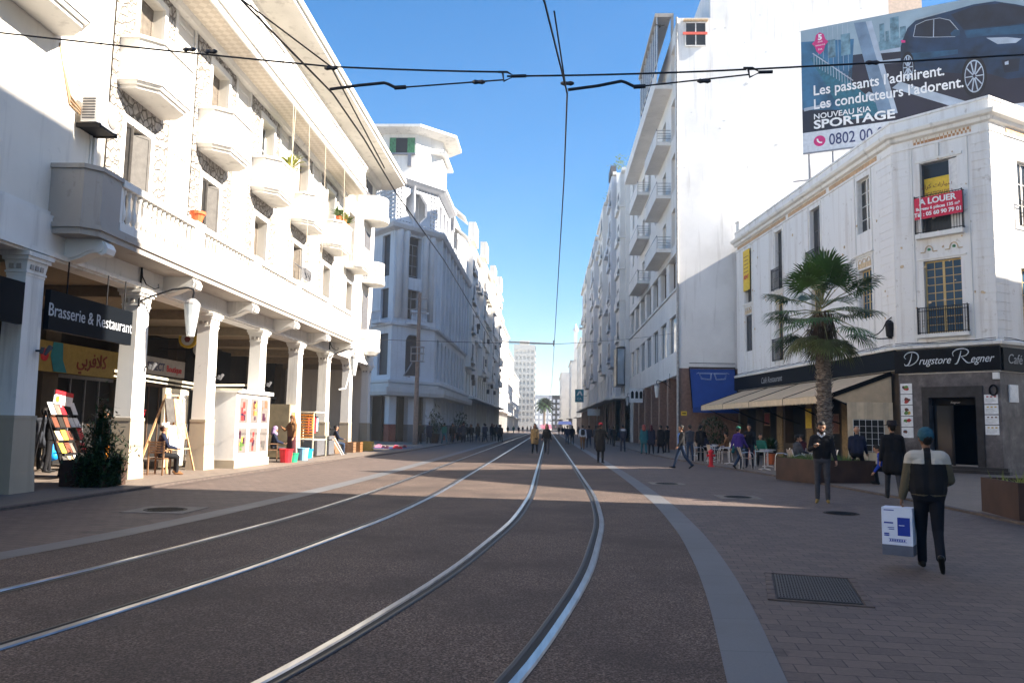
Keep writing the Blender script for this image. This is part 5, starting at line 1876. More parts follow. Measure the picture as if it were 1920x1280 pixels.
for k in range(6):
    q = FM()
    q.quad((9.5 + 2.9 * k, -0.4, 20.2), (10.7 + 2.9 * k, -0.4, 20.2), (10.7 + 2.9 * k, -0.4, 22.8), (9.5 + 2.9 * k, -0.4, 22.8))
    q.build('room_dark', 'dim_in', B2)
for (y, z, w_) in ((9.2, 24.7, 1.6), (13.0, 23.4, 1.3)):
    q = FM()
    q.extr([(0, z), (1.5, z - 1.2), (1.5, z - 1.0), (0, z + 0.3)], y, y + w_ + 1.5)
    q.build('hood', 'trim_white', B2)
# tower with a flat overhanging octagonal roof
def octo(cx, cy, r, rot=22.5):
    return [(cx + r * math.cos(R(rot + 45 * i)), cy + r * math.sin(R(rot + 45 * i))) for i in range(8)]
TC = (-14.4, 76.6)
q = MB()
q.prism(octo(*TC, 4.1), 24.0, 29.2)
q.build('tower_wall', 'wall_white', B2)
q = MB()
q.prism(octo(*TC, 4.3), 28.9, 29.1, octo(*TC, 5.6))
q.prism(octo(*TC, 5.6), 29.1, 29.35)
q.prism(octo(*TC, 5.6), 29.35, 29.8, octo(*TC, 2.0))
q.build('tower_roof', 'trim_white', B2)
tw = unit(octo(*TC, 4.1)[5], octo(*TC, 4.1)[6])
def FTW():
    c = octo(*TC, 4.1)[5]
    return MB((c[0], c[1], 0), tw, (tw[1], -tw[0]))
q = FTW()
q.box(0.6, 3.0, 0.0, 0.06, 27.0, 28.5)
q.build('window', 'glass_dark', B2)
q = FTW()
q.box(0.6, 1.2, 0.06, 0.1, 27.0, 28.5)
q.build('green_panel', 'green_tile', B2)
q = FTW()
q.box(2.3, 3.0, 0.06, 0.1, 27.0, 28.5)
q.build('green_panel', 'green_tile', B2)
q = FTW()
q.box(0.5, 3.1, 0.0, 0.25, 26.85, 26.99)
for x in (0.5, 2.4):
    q.box(x, x + 0.35, 0.0, 0.35, 25.7, 26.8)
q.build('corbel', 'steel_grey', B2)
q = MB()
q.box(-11.9, -10.9, 75.0, 79.5, 24.2, 27.4)
q.build('stair_block', 'wall_tower', B2)
q = MB()
q.box(-12.4, -11.92, 74.6, 75.0, 24.3, 27.2)
q.build('green_panel', 'green_tile', B2)
q = MB()
q.box(-11.88, -11.0, 74.9, 74.98, 24.8, 27.0)
q.build('green_panel', 'green_tile', B2)
q = MB()
q.prism([(-12.6, 74.0), (-10.2, 74.0), (-10.2, 80), (-12.6, 80)], 27.4, 27.65)
q.build('stair_roof', 'trim_white', B2)
# ground floor
for F, us, w_ in ((FK, (0.0, 2.2, KLEN - 0.9), 1.0), (FM, [2.9 * k for k in range(10)], 0.9), (FS, [-3.9 * k - 0.9 for k in range(4)], 0.9)):
    for i, u in enumerate(us):
        q = F()
        q.m(0).box(u, u + w_, -0.5, 0.02, 1.55, 4.1)
        q.m(1).box(u, u + w_, -0.52, 0.04, 0.0, 1.55)
        q.build('pillar', ['wall_blue_grey', 'dado_grey' if i % 3 else 'red_dark'], B2)
for F, a, c in ((FK, -0.2, KLEN), (FM, -0.5, 27), (FS, -14, 0)):
    q = F()
    q.box(a, c, -0.9, -0.8, 0, 4.3)
    q.build('shop_front', 'dark_in', B2)
for i, (y0, y1, h, lab) in enumerate(((101, 119, 25.6, 'white house with projecting bays, second along the left side'), (119, 139, 27.2, 'white house with awnings, third along the left side'), (139, 157, 27.6, 'narrow white house, fourth along the left side'), (157, 174, 29.0, 'last white house of the shaded left row'))):
    H, F = row_house('apartment_house', lab, -1, -10.7, y0, y1, h, ('wall_white', 'wall_cream', 'wall_white', 'wall_cream')[i], 5, bal=(1, 2, 3, 4))
    protruding(H, F, y0 + 0.3, y0 + 5.5, 0.7, 9.0, h - 1.0, 'wall_white')
    protruding(H, F, y0 + 0.2, y0 + 5.0, 0.9, h - 0.3, h + 2.2, 'wall_cream', 'roof_room')
    for k in range(8):
        u, z = rnd.uniform(y0 + 6, y1 - 1), rnd.uniform(7, 19)
        q = F()
        q.box(u, u + 0.9, 0.0, 0.4, z, z + 0.7)
        q.build('air_conditioner', 'grey_dark', H)
for (y0, y1, xf, h, lab) in ((192, 232, -12.0, 27, 'sunlit white far house just past the shaded left row'), (240, 300, -13.5, 26, 'bright far house in the middle of the left end'), (310, 400, -15, 24, 'low bright far house left of the palm')):
    row_house('far_house', lab, -1, xf, y0, y1, h, 'wall_white', 5, bal=(1, 3), group='far houses at the end of the street')
TB = thing('tower_block', 'tall pale tower block rising over the far left end of the street', 'building', (-14, 430, 0))
q = MB((-19, 425, 0), (1, 0), (0, -1)).wall(0, 11.5, 0, 45, [(1 + 2.1 * k, 2.2 + 2.1 * k, 4 + 3.3 * f, 5.8 + 3.3 * f, 0.4) for k in range(5) for f in range(12)])
q.box(0, 11.5, -14, -0.5, 0, 45)
q.box(3, 8, -9, -3, 45, 47.5)
q.build('wall', plain('far_beige', (0.62, 0.60, 0.54), 0.9), TB)
q = MB((-7.5, 425, 0), (0, 1), (1, 0)).wall(0, 14, 0, 45, [(1 + 2.6 * k, 2.3 + 2.6 * k, 4 + 3.3 * f, 5.8 + 3.3 * f, 0.4) for k in range(5) for f in range(12)])
q.build('wall', 'far_beige', TB)
H, F = row_house('far_house', 'pale blue-grey slab closing the view behind the far palm', 1, 2.0, 470, 500, 20, 'wall_blue_grey', 5)
q = MB((-16, 470, 0), (1, 0), (0, -1)).wall(0, 26, 0, 20, [(1 + 2.5 * k, 2.4 + 2.5 * k, 3 + 3.2 * f, 4.9 + 3.2 * f, 0.3) for k in range(10) for f in range(5)])
q.build('end_wall', 'wall_blue_grey', H)
# ================================================================ overhead tram wires
def wire_thing(label, pts, r=0.0125, name='overhead_wire', group=None):
    q = MB()
    q.tube(pts, r, 5)
    return tag(q.build(name, 'wire'), label, 'wire', group)
def sag(p, q, s=0.06, n=8):
    return [tuple(p[j] + (q[j] - p[j]) * i / n - (s * 4 * (i / n) * (1 - i / n) if j == 2 else 0) for j in range(3)) for i in range(n + 1)]
wire_thing('black tram contact wire running up the middle of the sky, over the right-hand track', [(-2.3, -4, 6.02), (-0.9, 4, 6.0), (-0.10, 8, 6.0), (0.19, 10.3, 6.0), (0.22, 14, 6.0), (0.25, 41, 5.8), (0.3, 80, 5.9), (0.0, 150, 5.9), (-0.3, 240, 5.9)], group='tram contact wires')
wire_thing('black tram contact wire over the left-hand track, in front of the arcade facade', [(-4.6, -4, 6.02), (-3.7, 4, 6.0), (-3.30, 8, 6.0), (-2.98, 10.3, 6.0), (-2.95, 12, 6.0), (-3.0, 15, 6.0), (-2.85, 21, 5.95), (-2.9, 41, 5.8), (-3.0, 80, 5.9), (-3.3, 150, 5.9), (-3.6, 240, 5.9)], group='tram contact wires')
sw = thing('span_wire', 'cross-street span wire with insulators and steady arms high over the tracks in front', 'span wire', (0, 10.3, 6.2))
q = MB()
for a, c, s_ in (((-10.7, 10.3, 7.25), (-3.02, 10.3, 6.38), 0.03), ((-3.02, 10.3, 6.38), (-0.70, 10.3, 6.30), 0.01), ((-0.62, 10.3, 6.24), (0.18, 10.3, 6.25), 0.0), ((0.18, 10.3, 6.25), (2.56, 10.3, 6.33), 0.01), ((2.6, 10.3, 6.33), (20.0, 10.3, 7.6), 0.1)):
    q.tube(sag(a, c, s_), 0.013, 5)
for a, c in (((-2.1, 10.3, 6.08), (-0.66, 10.3, 6.19)), ((1.09, 10.3, 6.09), (2.6, 10.3, 6.26)), ((-3.02, 10.3, 6.38), (-2.93, 13.5, 6.02)), ((-3.02, 10.3, 6.38), (-4.4, 8.2, 6.9)), ((0.0, 9.0, 6.45), (0.18, 10.3, 6.02))):
    q.tube([a, c], 0.011, 5)
q.build('cable', 'wire', sw)
for x0, z0, m_ in ((-3.02, 6.06, ((-2.28, 6.15), (-2.12, 6.08))), (0.20, 6.05, ((0.91, 6.17), (1.09, 6.09)))):
    q = MB()
    q.tube([(x0, 10.3, z0), (x0 + 0.4, 10.3, z0 + 0.055), (m_[0][0], 10.3, m_[0][1]), (m_[0][0] + 0.06, 10.3, m_[0][1] - 0.02), (m_[1][0], 10.3, m_[1][1])], 0.022, 6)
    q.tube([(m_[1][0] - 0.02, 10.3, m_[1][1]), (m_[1][0] + 0.14, 10.3, m_[1][1] + 0.01)], 0.03, 6)
    q.build('steady_arm', 'wire', sw)
for x, z, d in ((-0.64, 6.24, 1), (2.62, 6.29, 1)):
    q = MB()
    q.tube([(x - 0.10, 10.3, z + 0.06), (x + 0.02, 10.3, z + 0.06), (x + 0.12, 10.3, z), (x - 0.02, 10.3, z - 0.07), (x - 0.04, 10.3, z + 0.06)], 0.016, 5)
    q.tube([(x + 0.1, 10.3, z), (x + 0.28, 10.3, z + 0.005)], 0.024, 6)
    q.build('yoke', 'wire', sw)
for x, z in ((-5.0, 6.63), (-4.7, 6.6), (-3.02, 6.36), (-1.0, 6.16), (2.0, 6.17), (4.2, 6.42), (0.19, 6.14)):
    q = MB()
    q.tube([(x - 0.09, 10.3, z), (x - 0.05, 10.3, z), (x, 10.3, z), (x + 0.05, 10.3, z), (x + 0.09, 10.3, z)], [0.015, 0.035, 0.025, 0.035, 0.015], 6)
    q.build('insulator', 'insulator', sw)
sw = thing('span_wire', 'farther cross-street span wire with a tube arm, level with the shaded left facade', 'span wire', (0, 41, 5.9))
q = MB()
q.tube(sag((-11, 41, 5.95), (0.2, 41, 5.80), 0.02), 0.014, 4)
q.tube(sag((0.2, 41, 5.8), (9.2, 59, 8.6), 0.1), 0.012, 4)
q.build('cable', 'wire', sw)
q = MB()
q.tube([(-2.6, 41, 5.92), (0.2, 41, 5.82)], 0.035, 6)
q.tube([(0.22, 41, 5.7), (0.22, 41, 6.0)], 0.04, 6)
q.build('tube_arm', 'steel_grey', sw)

# ================================================================ left: signs, lamps and things on the arcade
th = thing('fascia_sign', 'black sign reading Brasserie & Restaurant hanging between the first two arcade pillars', 'sign', (-10.62, 18, 4.2))
q = MB()
q.box(-10.72, -10.60, 16.34, 19.72, 3.42, 4.27)
q.build('panel', 'sign_black', th)
put_text('Brasserie & Restaurant', 0.40, plain('sign_letter', (0.42, 0.44, 0.47), 0.5).name, th, (-10.595, 18.0, 3.72), (0, 1), 0.004, xscale=0.92)
q = MB()
for y in (17.0, 18.6, 19.4):
    q.tube([(-10.66, y, 4.27), (-10.66, y, 5.0)], 0.018, 5)
q.build('hanger', 'iron', th)
th = thing('fascia_sign', 'black sign cut off by the left edge of the photo, left of the nearest pillar', 'sign', (-10.62, 14, 4.2))
q = MB()
q.box(-10.72, -10.60, 11.9, 15.5, 3.42, 4.27)
q.build('panel', 'sign_black', th)
q = MB()
q.tube([(-10.66, 12.5, 4.27), (-10.66, 12.5, 5.0)], 0.018, 5)
q.build('hanger', 'iron', th)
th = thing('shop_sign', 'yellow shop sign with red Arabic lettering and a blue wave inside the arcade', 'sign', (-15.6, 24.5, 3))
q = MB()
q.box(-15.75, -15.62, 22.3, 28.4, 3.0, 3.95)
q.build('panel', plain('sign_yellow', (0.36, 0.26, 0.07), 0.6), th)
q = MB((-15.61, 0, 0), (0, 1), (1, 0))
q.extn([(24.5, 3.01), (25.2, 3.01), (24.95, 3.4), (24.9, 3.94), (24.4, 3.94), (24.3, 3.5)], 0, 0.006)
q.build('wave', 'teal', th)
q = MB((-15.61, 0, 0), (0, 1), (1, 0))
q.extn([(24.0 + 0.2 * math.cos(2 * PI * i / 14), 3.5 + 0.2 * math.sin(2 * PI * i / 14)) for i in range(14)], 0, 0.006)
q.build('dot', 'red', th)
put_text('\uFEF2\uFE91\uFEAE\uFED3\uFEFC\uFEDB', 0.62, 'red_dark', th, (-15.60, 26.6, 3.3), (0, 1), bold=0.01)
th = thing('shop_sign', 'white SELECT Boutique sign over the second arcade bay', 'sign', (-15.2, 30, 3.4))
q = MB()
q.box(-15.3, -15.15, 28.9, 32.6, 3.3, 3.95)
q.build('panel', plain('sign_white', (0.42, 0.40, 0.38), 0.6), th)
put_text('SELECT', 0.42, 'bb_navy', th, (-15.14, 30.15, 3.46), (0, 1), bold=0.01)
put_text('Boutique', 0.36, 'red', th, (-15.14, 31.65, 3.46), (0, 1), bold=0.006)
for i, (y, z, r_, lab) in enumerate(((30.9, 4.75, 0.36, 'round yellow projecting sign, upper of the two above the boutique'), (32.1, 4.45, 0.42, 'round black and white projecting sign, lower one above the boutique'))):
    th = thing('round_sign', lab, 'sign', (-14.3, y, z), 'round signs above the boutique')
    q = MB()
    pts = [(-14.3 + r_ * math.cos(2 * PI * k / 20), z + r_ * math.sin(2 * PI * k / 20)) for k in range(20)]
    q.extn(pts, y - 0.06, y + 0.06)
    q.build('disc', 'yellow' if i == 0 else 'black_paint', th)
    q = MB()
    q.extn([(-14.3 + r_ * 0.7 * math.cos(2 * PI * k / 20), z + r_ * 0.7 * math.sin(2 * PI * k / 20)) for k in range(20)], y - 0.07, y - 0.061)
    q.build('face', 'white_paint', th)
    q = MB()
    q.extn([(-14.3 + r_ * 0.35 * math.cos(2 * PI * k / 6), z + r_ * 0.4 * math.sin(2 * PI * k / 6)) for k in range(6)], y - 0.075, y - 0.0701)
    q.build('mark', 'red_dark' if i == 0 else 'black_paint', th)
    q = MB()
    q.bar((-14.3 - r_, y, z), (-16.1, y, z), 0.04)
    q.build('bracket', 'iron', th)
th = thing('shop_sign', 'black sign with a white letter a inside the third arcade bay', 'sign', (-14.8, 34.5, 3.6))
q = MB()
q.box(-15.0, -14.85, 33.4, 36.6, 2.9, 4.7)
q.build('panel', 'sign_black', th)
put_text('a', 1.5, 'sign_letter', th, (-14.84, 34.3, 3.45), (0, 1), bold=0.02)
def funnel_lamp(x, y, z, ax, ay, label):
    """curved wall bracket carrying a hanging glass funnel"""
    th = thing('street_lamp', label, 'street lamp', (ax, ay, z), 'funnel lamps on curved wall brackets')
    q = MB()
    d = (x - ax, y - ay)
    P = lambda t_, h_: (ax + d[0] * t_, ay + d[1] * t_, z + h_)
    q.tube([P(0, -0.15), P(0.25, 0.02), P(0.6, 0.22), P(0.9, 0.30), P(1.0, 0.27), P(1.02, 0.18), P(1.0, 0.02)], 0.025, 6)
    q.tube([P(0, 0.75), P(0.02, 0.5), P(0.10, 0.3), P(0.26, 0.2), P(0.34, 0.24), P(0.33, 0.34)], 0.018, 5)
    q.tube([P(-0.01, -0.3), P(0, 0.9)], 0.03, 6)
    q.build('bracket', 'iron', th)
    q = MB((x, y, z))
    q.lathe((0, 0, 0), [(0.03, 0.02), (0.10, 0.0), (0.20, -0.10), (0.21, -0.15), (0.0, -0.15)], 12)
    q.build('cap', plain('lamp_cap', (0.30, 0.29, 0.28), 0.4), th)
    q = MB((x, y, z))
    q.lathe((0, 0, 0), [(0.205, -0.151), (0.17, -0.5), (0.10, -1.0), (0.0, -1.0)], 12)
    q.build('glass', 'glass_lamp', th)
funnel_lamp(-9.55, 20.75, 4.78, -10.7, 20.2, 'funnel glass lamp on a curved bracket at the second arcade pillar')
funnel_lamp(-9.6, 38.9, 4.9, -10.7, 38.4, 'funnel glass lamp bracket farther along the arcade, by the hose')
funnel_lamp(8.1, 60.5, 4.9, 9.2, 61.4, 'funnel glass lamp on the right arcade beyond the drainpipe')
funnel_lamp(8.2, 84, 4.9, 9.2, 85, 'funnel glass lamp farther along the right arcade')
for i, (y, z) in enumerate(((16.3, 2.95), (20.85, 2.95), (25.3, 2.95), (29.8, 2.95))):
    th = thing('spotlight', ('small metal spotlight on the nearest shaded arcade pillar', 'small metal spotlight on the pillar right of the Brasserie sign', 'small metal spotlight on the third arcade pillar', 'small metal spotlight on the pillar above the white kiosk')[i], 'spotlight', (-10.7, y, z), 'spotlights on the arcade pillars')
    q = MB()
    q.bar((-10.78, y - 0.1, z), (-10.56, y - 0.1, z), 0.04)
    q.build('arm', 'iron', th)
    q = MB()
    q.tube([(-10.56, y - 0.05, z - 0.08), (-10.54, y + 0.0, z + 0.02), (-10.52, y + 0.06, z + 0.1)], [0.03, 0.045, 0.055], 8)
    q.tube([(-10.58, y - 0.15, z - 0.06), (-10.55, y - 0.15, z + 0.07)], [0.04, 0.035], 8)
    q.build('lamp_head', 'grey_dark', th)
# air conditioner on brackets, with its hoses
th = thing('air_conditioner', 'white air conditioner unit on the facade left of the first bay balcony', 'air conditioner', (-10.6, 17.8, 7.9))
q = MB()
q.box(-10.85, -10.48, 17.3, 18.2, 8.35, 9.0)
q.build('casing', 'white_paint', th)
q = MB((-10.48, 0, 0), (0, 1), (1, 0))
q.extn([(17.95 + 0.22 * math.cos(2 * PI * k / 20), 8.68 + 0.27 * math.sin(2 * PI * k / 20)) for k in range(20)], 0, 0.02)
q.build('fan_grille', plain('fan_grey', (0.30, 0.27, 0.25), 0.6), th)
q = MB()
for k in range(8):
    q.box(-10.82, -10.52, 17.285, 17.299, 8.42 + k * 0.065, 8.455 + k * 0.065)
q.build('side_louvre', 'shutter_dark', th)
q = MB()
q.box(-10.98, -10.42, 17.35, 17.42, 8.24, 8.34)
q.box(-10.98, -10.42, 18.05, 18.12, 8.24, 8.34)
q.box(-10.98, -10.42, 17.42, 18.05, 8.26, 8.30)
q.build('bracket', 'iron', th)
q = MB()
for k in range(3):
    q.tube([(-10.86, 17.4, 8.6 - 0.05 * k), (-10.88, 16.9, 8.8 - 0.1 * k), (-10.9, 16.55, 9.4), (-10.9, 16.4, 9.75 + 0.02 * k)], 0.022, 5)
q.build('hose', plain('hose_tan', (0.30, 0.20, 0.12), 0.7), th)
# hanging ropes on the facade
for i, (y, z0, z1, dy) in enumerate(((28.6, 7.5, 13.5, 0.3), (28.9, 10.2, 13.5, -0.4), (30.6, 8.6, 13.6, 0.4), (33.0, 8.0, 13.6, 0.1), (36.2, 9.0, 13.5, 0.2), (24.5, 13.9, 18.0, 0.4))):
    if z1 > 17:
        continue
    q = MB()
    q.tube([(-9.75, y, z1), (-9.72, y + dy * 0.5, (z0 + z1) / 2), (-9.75, y + dy, z0)], 0.012, 4)
    tag(q.build('hanging_rope', 'rope'), ('pale rope hanging in front of the third bay balcony', 'slanting pale rope left of the third bay balcony plants', 'pale rope right of the third bay balcony', 'pale rope in front of the fourth bay balcony', 'pale rope left of the fifth bay balcony')[i], 'rope', 'ropes hanging down the sunlit facade')
q = MB()
q.tube([(-10.5, 41.4, 5.0), (-10.3, 41.0, 4.3), (-10.2, 39.8, 3.3), (-10.3, 38.9, 3.2)], 0.03, 6)
tag(q.build('hose', 'white_paint'), 'white hose looping between two far arcade pillars', 'hose')
th = thing('flower_pot', 'orange flower pot on the balcony pier of the first floor', 'flower pot', (-9.97, 21.65, 7.09))
q = MB((-9.97, 21.65, 7.09))
q.lathe((0, 0, 0), [(0.12, 0), (0.19, 0.24), (0.22, 0.24), (0.22, 0.32), (0.18, 0.32), (0.16, 0.22)], 12)
q.build('pot', 'terracotta', th)
plain('leaf_green', (0.07, 0.13, 0.03), 0.5, var=0.4, scale=12)
plain('leaf_dark', (0.018, 0.045, 0.014), 0.45, var=0.5, scale=10)
plain('leaf_yellow', (0.28, 0.30, 0.06), 0.6, var=0.3)
def spiky(x, y, z, n, L, mat, seed, w=0.05, droop=0.5, up=0.9):
    q = MB()
    r_ = random.Random(seed)
    for i in range(n):
        a_ = r_.uniform(0, 2 * PI)
        e_ = r_.uniform(0.25, up)
        l_ = L * r_.uniform(0.6, 1.1)
        d = Vector((math.cos(a_) * math.cos(e_ * PI / 2), math.sin(a_) * math.cos(e_ * PI / 2), math.sin(e_ * PI / 2)))
        s_ = Vector((-math.sin(a_), math.cos(a_), 0)) * w
        b0 = Vector((x, y, z)) + d * 0.03
        m_ = b0 + d * l_ * 0.55
        t_ = b0 + d * l_ - Vector((0, 0, droop * l_ * 0.4))
        q.quad(tuple(b0 - s_ * 0.5), tuple(b0 + s_ * 0.5), tuple(m_ + s_), tuple(m_ - s_))
        q.quad(tuple(m_ - s_), tuple(m_ + s_), tuple(t_))
    return q
for i, (y, dx, lab, mt, L) in enumerate(((30.0, 0.75, 'yellow-green spiky plant on the third bay balcony', 'leaf_yellow', 0.9), (37.2, 0.8, 'bushy green plant at the left of the fifth bay balcony', 'leaf_green', 0.65), (37.9, 0.85, 'middle green plant on the fifth bay balcony', 'leaf_yellow', 0.6), (38.7, 0.8, 'spiky plant at the right of the fifth bay balcony', 'leaf_green', 0.7))):
    th = thing('balcony_plant', lab, 'plant', (-11 + dx, y, 11.22), 'potted plants on the bay balconies')
    spiky(-11 + dx, y, 11.38, 60, L, mt, 40 + i).build('foliage', mt, th)
    q = MB((-11 + dx, y, 11.2))
    q.lathe((0, 0, 0), [(0.11, 0.0), (0.16, 0.22), (0.13, 0.22)], 10)
    q.build('pot', 'terracotta', th)
th = thing('laundry', 'dark laundry and rods at a first-floor window behind the balcony', 'laundry', (-10.6, 33.4, 7.6))
q = MB()
for k in range(7):
    y = 32.9 + k * 0.15
    q.tube([(-10.9, y, 8.3), (-10.2, y + 0.1, 7.9 - 0.1 * (k % 3))], 0.012, 4)
    q.quad((-10.5, y, 8.1), (-10.4, y + 0.13, 8.1), (-10.38, y + 0.12, 7.7 - 0.1 * (k % 2)), (-10.5, y, 7.6))
q.build('cloth', 'shutter_dark', th)

# ---------------------------------------------------------------- pavement things, left
def planter_box(x0, x1, y0, y1, h, label, name='planter'):
    th = thing(name, label, 'planter', ((x0 + x1) / 2, (y0 + y1) / 2, 0), 'rusty steel planter boxes')
    q = MB()
    t_ = 0.06
    q.box(x0, x1, y0, y0 + t_, 0, h)
    q.box(x0, x1, y1 - t_, y1, 0, h)
    q.box(x0, x0 + t_, y0 + t_, y1 - t_, 0, h)
    q.box(x1 - t_, x1, y0 + t_, y1 - t_, 0, h)
    q.build('box', 'corten', th)
    q = MB()
    q.quad((x0 + t_, y0 + t_, h - 0.06), (x1 - t_, y0 + t_, h - 0.06), (x1 - t_, y1 - t_, h - 0.06), (x0 + t_, y1 - t_, h - 0.06))
    q.build('soil', plain('soil', (0.04, 0.03, 0.02), 0.9, var=0.4), th)
    return th
planter_box(-10.95, -9.95, 17.7, 18.7, 0.62, 'rusty brown planter box between the first two arcade pillars')
th = thing('planter_bush', 'dark green bush spilling out of the planter between the first two pillars', 'bush', (-10.4, 18.2, 0.56))
q = MB()
r_ = random.Random(5)
for i in range(3600):
    if i < 2300:
        a_, rr = r_.uniform(0, 2 * PI), abs(r_.gauss(0, 0.26))
        z = 0.5 + abs(r_.gauss(0.45, 0.36))
        rr *= max(0.25, 1.25 - (z - 0.5) * 0.65)
        p = Vector((-10.28 + rr * math.cos(a_), 18.1 + rr * math.sin(a_), z))
    else:
        p = Vector((-9.95 + abs(r_.gauss(0.04, 0.07)), 17.95 + r_.gauss(0.12, 0.2), r_.uniform(0.06, 0.7)))
        if r_.random() < 0.5:
            p = Vector((-10.2 + r_.gauss(0, 0.18), 17.66 - abs(r_.gauss(0.0, 0.07)), r_.uniform(0.05, 0.7)))
    d = Vector((r_.gauss(0, 1), r_.gauss(0, 1), r_.gauss(0.5, 0.8))).normalized() * r_.uniform(0.08, 0.2)
    s_ = Vector((d.y, -d.x, r_.gauss(0, 0.03))).normalized() * 0.022
    q.quad(tuple(p - s_), tuple(p + s_), tuple(p + d * 0.6 + s_), tuple(p + d))
q.build('foliage', 'leaf_dark', th)
q = MB()
for k in range(7):
    a_ = k * 0.9
    q.tube([(-10.3, 18.12, 0.5), (-10.3 + 0.16 * math.cos(a_), 18.12 + 0.16 * math.sin(a_), 1.0), (-10.3 + 0.2 * math.cos(a_), 18.12 + 0.2 * math.sin(a_), 1.5)], 0.012, 4)
q.build('stem', 'wood', th)
# magazine stand: sloping rack stacked with papers, a sign on top
th = thing('magazine_stand', 'street magazine rack covered in papers beneath a small price sign', 'magazine stand', (-12.4, 20.2, 0))
q = MB()
for s_ in (-0.6, 0.6):
    q.bar((-11.95, 20.2 + s_, 0.0), (-12.6, 20.2 + s_, 1.75), 0.04)
    q.bar((-12.9, 20.2 + s_, 0.0), (-12.6, 20.2 + s_, 1.75), 0.04)
for k in range(5):
    z = 0.35 + k * 0.32
    x = -11.95 - 0.65 * z / 1.75
    q.box(x - 0.12, x + 0.16, 19.6, 20.8, z, z + 0.02)
q.build('rack', 'iron', th)
cols_ = ['white_paper', 'dark_in', 'relief_tan', 'red', 'dim_in', 'shutter_grey', 'food_brown', 'shutter_tan', 'grey_dark', 'food_yellow']
r_ = random.Random(9)
for k in range(5):
    z = 0.37 + k * 0.32
    x = -11.95 - 0.65 * z / 1.75
    for j in range(5):
        y = 19.64 + j * 0.235
        o = MB((x + 0.05, y, z), (1, 0))
        h_ = r_.uniform(0.22, 0.32)
        o.add([(0.03, 0, 0), (0.03, 0.2, 0), (-0.11, 0.2, h_), (-0.11, 0, h_), (0.045, 0, 0), (0.045, 0.2, 0), (-0.095, 0.2, h_), (-0.095, 0, h_)], [(0, 1, 2, 3), (4, 7, 6, 5), (0, 4, 5, 1), (2, 6, 7, 3), (0, 3, 7, 4), (1, 5, 6, 2)])
        mc = r_.choice(cols_)
        tag(o.build('magazine', mc), {'white_paper': 'white', 'dark_in': 'black', 'relief_tan': 'tan', 'red': 'red', 'dim_in': 'very dark brown', 'shutter_grey': 'grey', 'food_brown': 'reddish brown', 'shutter_tan': 'pale brown', 'grey_dark': 'charcoal', 'food_yellow': 'yellow'}[mc] + ' magazine standing in the crowded street rack under the price sign', 'magazine', 'magazines in the street rack')
q = MB()
q.box(-12.62, -12.58, 20.15, 20.22, 1.7, 2.02)
q.build('sign_post', 'white_paint', th)
q = MB((-12.56, 0, 0), (0, 1), (1, 0))
q.extn([(19.83, 1.93), (20.62, 1.85), (20.66, 2.20), (19.86, 2.28)], -0.02, 0.0)
q.build('sign_card', 'white_paper', th)
q = MB((-12.56, 0, 0), (0, 1), (1, 0))
q.extn([(19.855, 2.17), (20.655, 2.09), (20.66, 2.20), (19.86, 2.28)], 0.001, 0.004)
q.build('sign_band', 'red', th)
q = MB((-12.56, 0, 0), (0, 1), (1, 0))
q.extn([(19.98 + 0.09 * math.cos(2 * PI * k / 12), 2.04 + 0.09 * math.sin(2 * PI * k / 12)) for k in range(12)], 0.001, 0.004)
q.build('sign_mark', 'yellow', th)
# white glazed kiosk with posters
th = thing('kiosk', 'white display kiosk with six poster windows on a stone plinth by the fourth pillar', 'kiosk', (-10.7, 27.3, 0))
q = MB()
q.box(-11.35, -10.2, 25.8, 28.95, 0.30, 2.50)
q.build('cabinet', 'white_paint', th)
q = MB()
q.box(-11.45, -10.1, 25.7, 29.05, 2.50, 2.62)
q.build('cornice', 'white_paint', th)
q = MB()
q.box(-11.4, -10.15, 25.75, 29.0, 0.0, 0.30)
q.build('plinth', 'pillar_dado', th)
pc = [('food_red', 'red_dark'), ('food_yellow', 'cl_o'), ('wood', 'poster_pale'), ('leaf_green', 'yellow'), ('red_dark', 'food_red'), ('shutter_grey', 'grey_dark')]
plain('cl_o', (0.20, 0.09, 0.03), 0.6)
r_ = random.Random(3)
for k in range(6):
    c_, rw = k % 3, k // 3
    y0, z0 = 25.98 + c_ * 0.99, (1.46, 0.46)[rw]
    q = MB()
    q.box(-10.20, -10.175, y0, y0 + 0.84, z0, z0 + 0.92)
    q.build('frame', 'frame_white', th)
    q = MB()
    q.box(-10.176, -10.168, y0 + 0.06, y0 + 0.78, z0 + 0.05, z0 + 0.87)
    f_ = q.build('poster', plain('poster_pale', (0.16, 0.14, 0.13), 0.6), th)
    for j in range(7):
        a_, b_ = r_.uniform(y0 + 0.1, y0 + 0.45), r_.uniform(z0 + 0.1, z0 + 0.6)
        q = MB()
        q.box(-10.168, -10.166 + 0.0004 * j, a_, a_ + r_.uniform(0.1, 0.26), b_, b_ + r_.uniform(0.08, 0.26))
        q.build('picture', (pc[k] + ('dark_purple',))[j % 3], f_)
q = MB()
q.box(-11.6, -9.9, 25.5, 25.56, 2.55, 2.62)
q.bar((-11.3, 25.6, 2.7), (-11.3, 30.2, 2.95), 0.06)
q.bar((-11.3, 30.2, 2.6), (-11.3, 30.2, 3.2), 0.06)
q.build('awning_bar', 'cream_metal', th)
th = thing('display_panel', 'tall cream display panel behind the easel, between the second and third pillars', 'panel', (-11.9, 25.0, 0))
q = MB()
q.box(-12.0, -11.9, 24.4, 26.0, 0.1, 2.55)
q.build('board', 'cream_metal', th)
q = MB()
q.box(-11.898, -11.89, 24.5, 25.9, 0.25, 2.4)
q.build('sheet', 'white_paint', th)
q = MB()
q.bar((-12.6, 22.6, 2.95), (-11.7, 26.2, 2.75), 0.07)
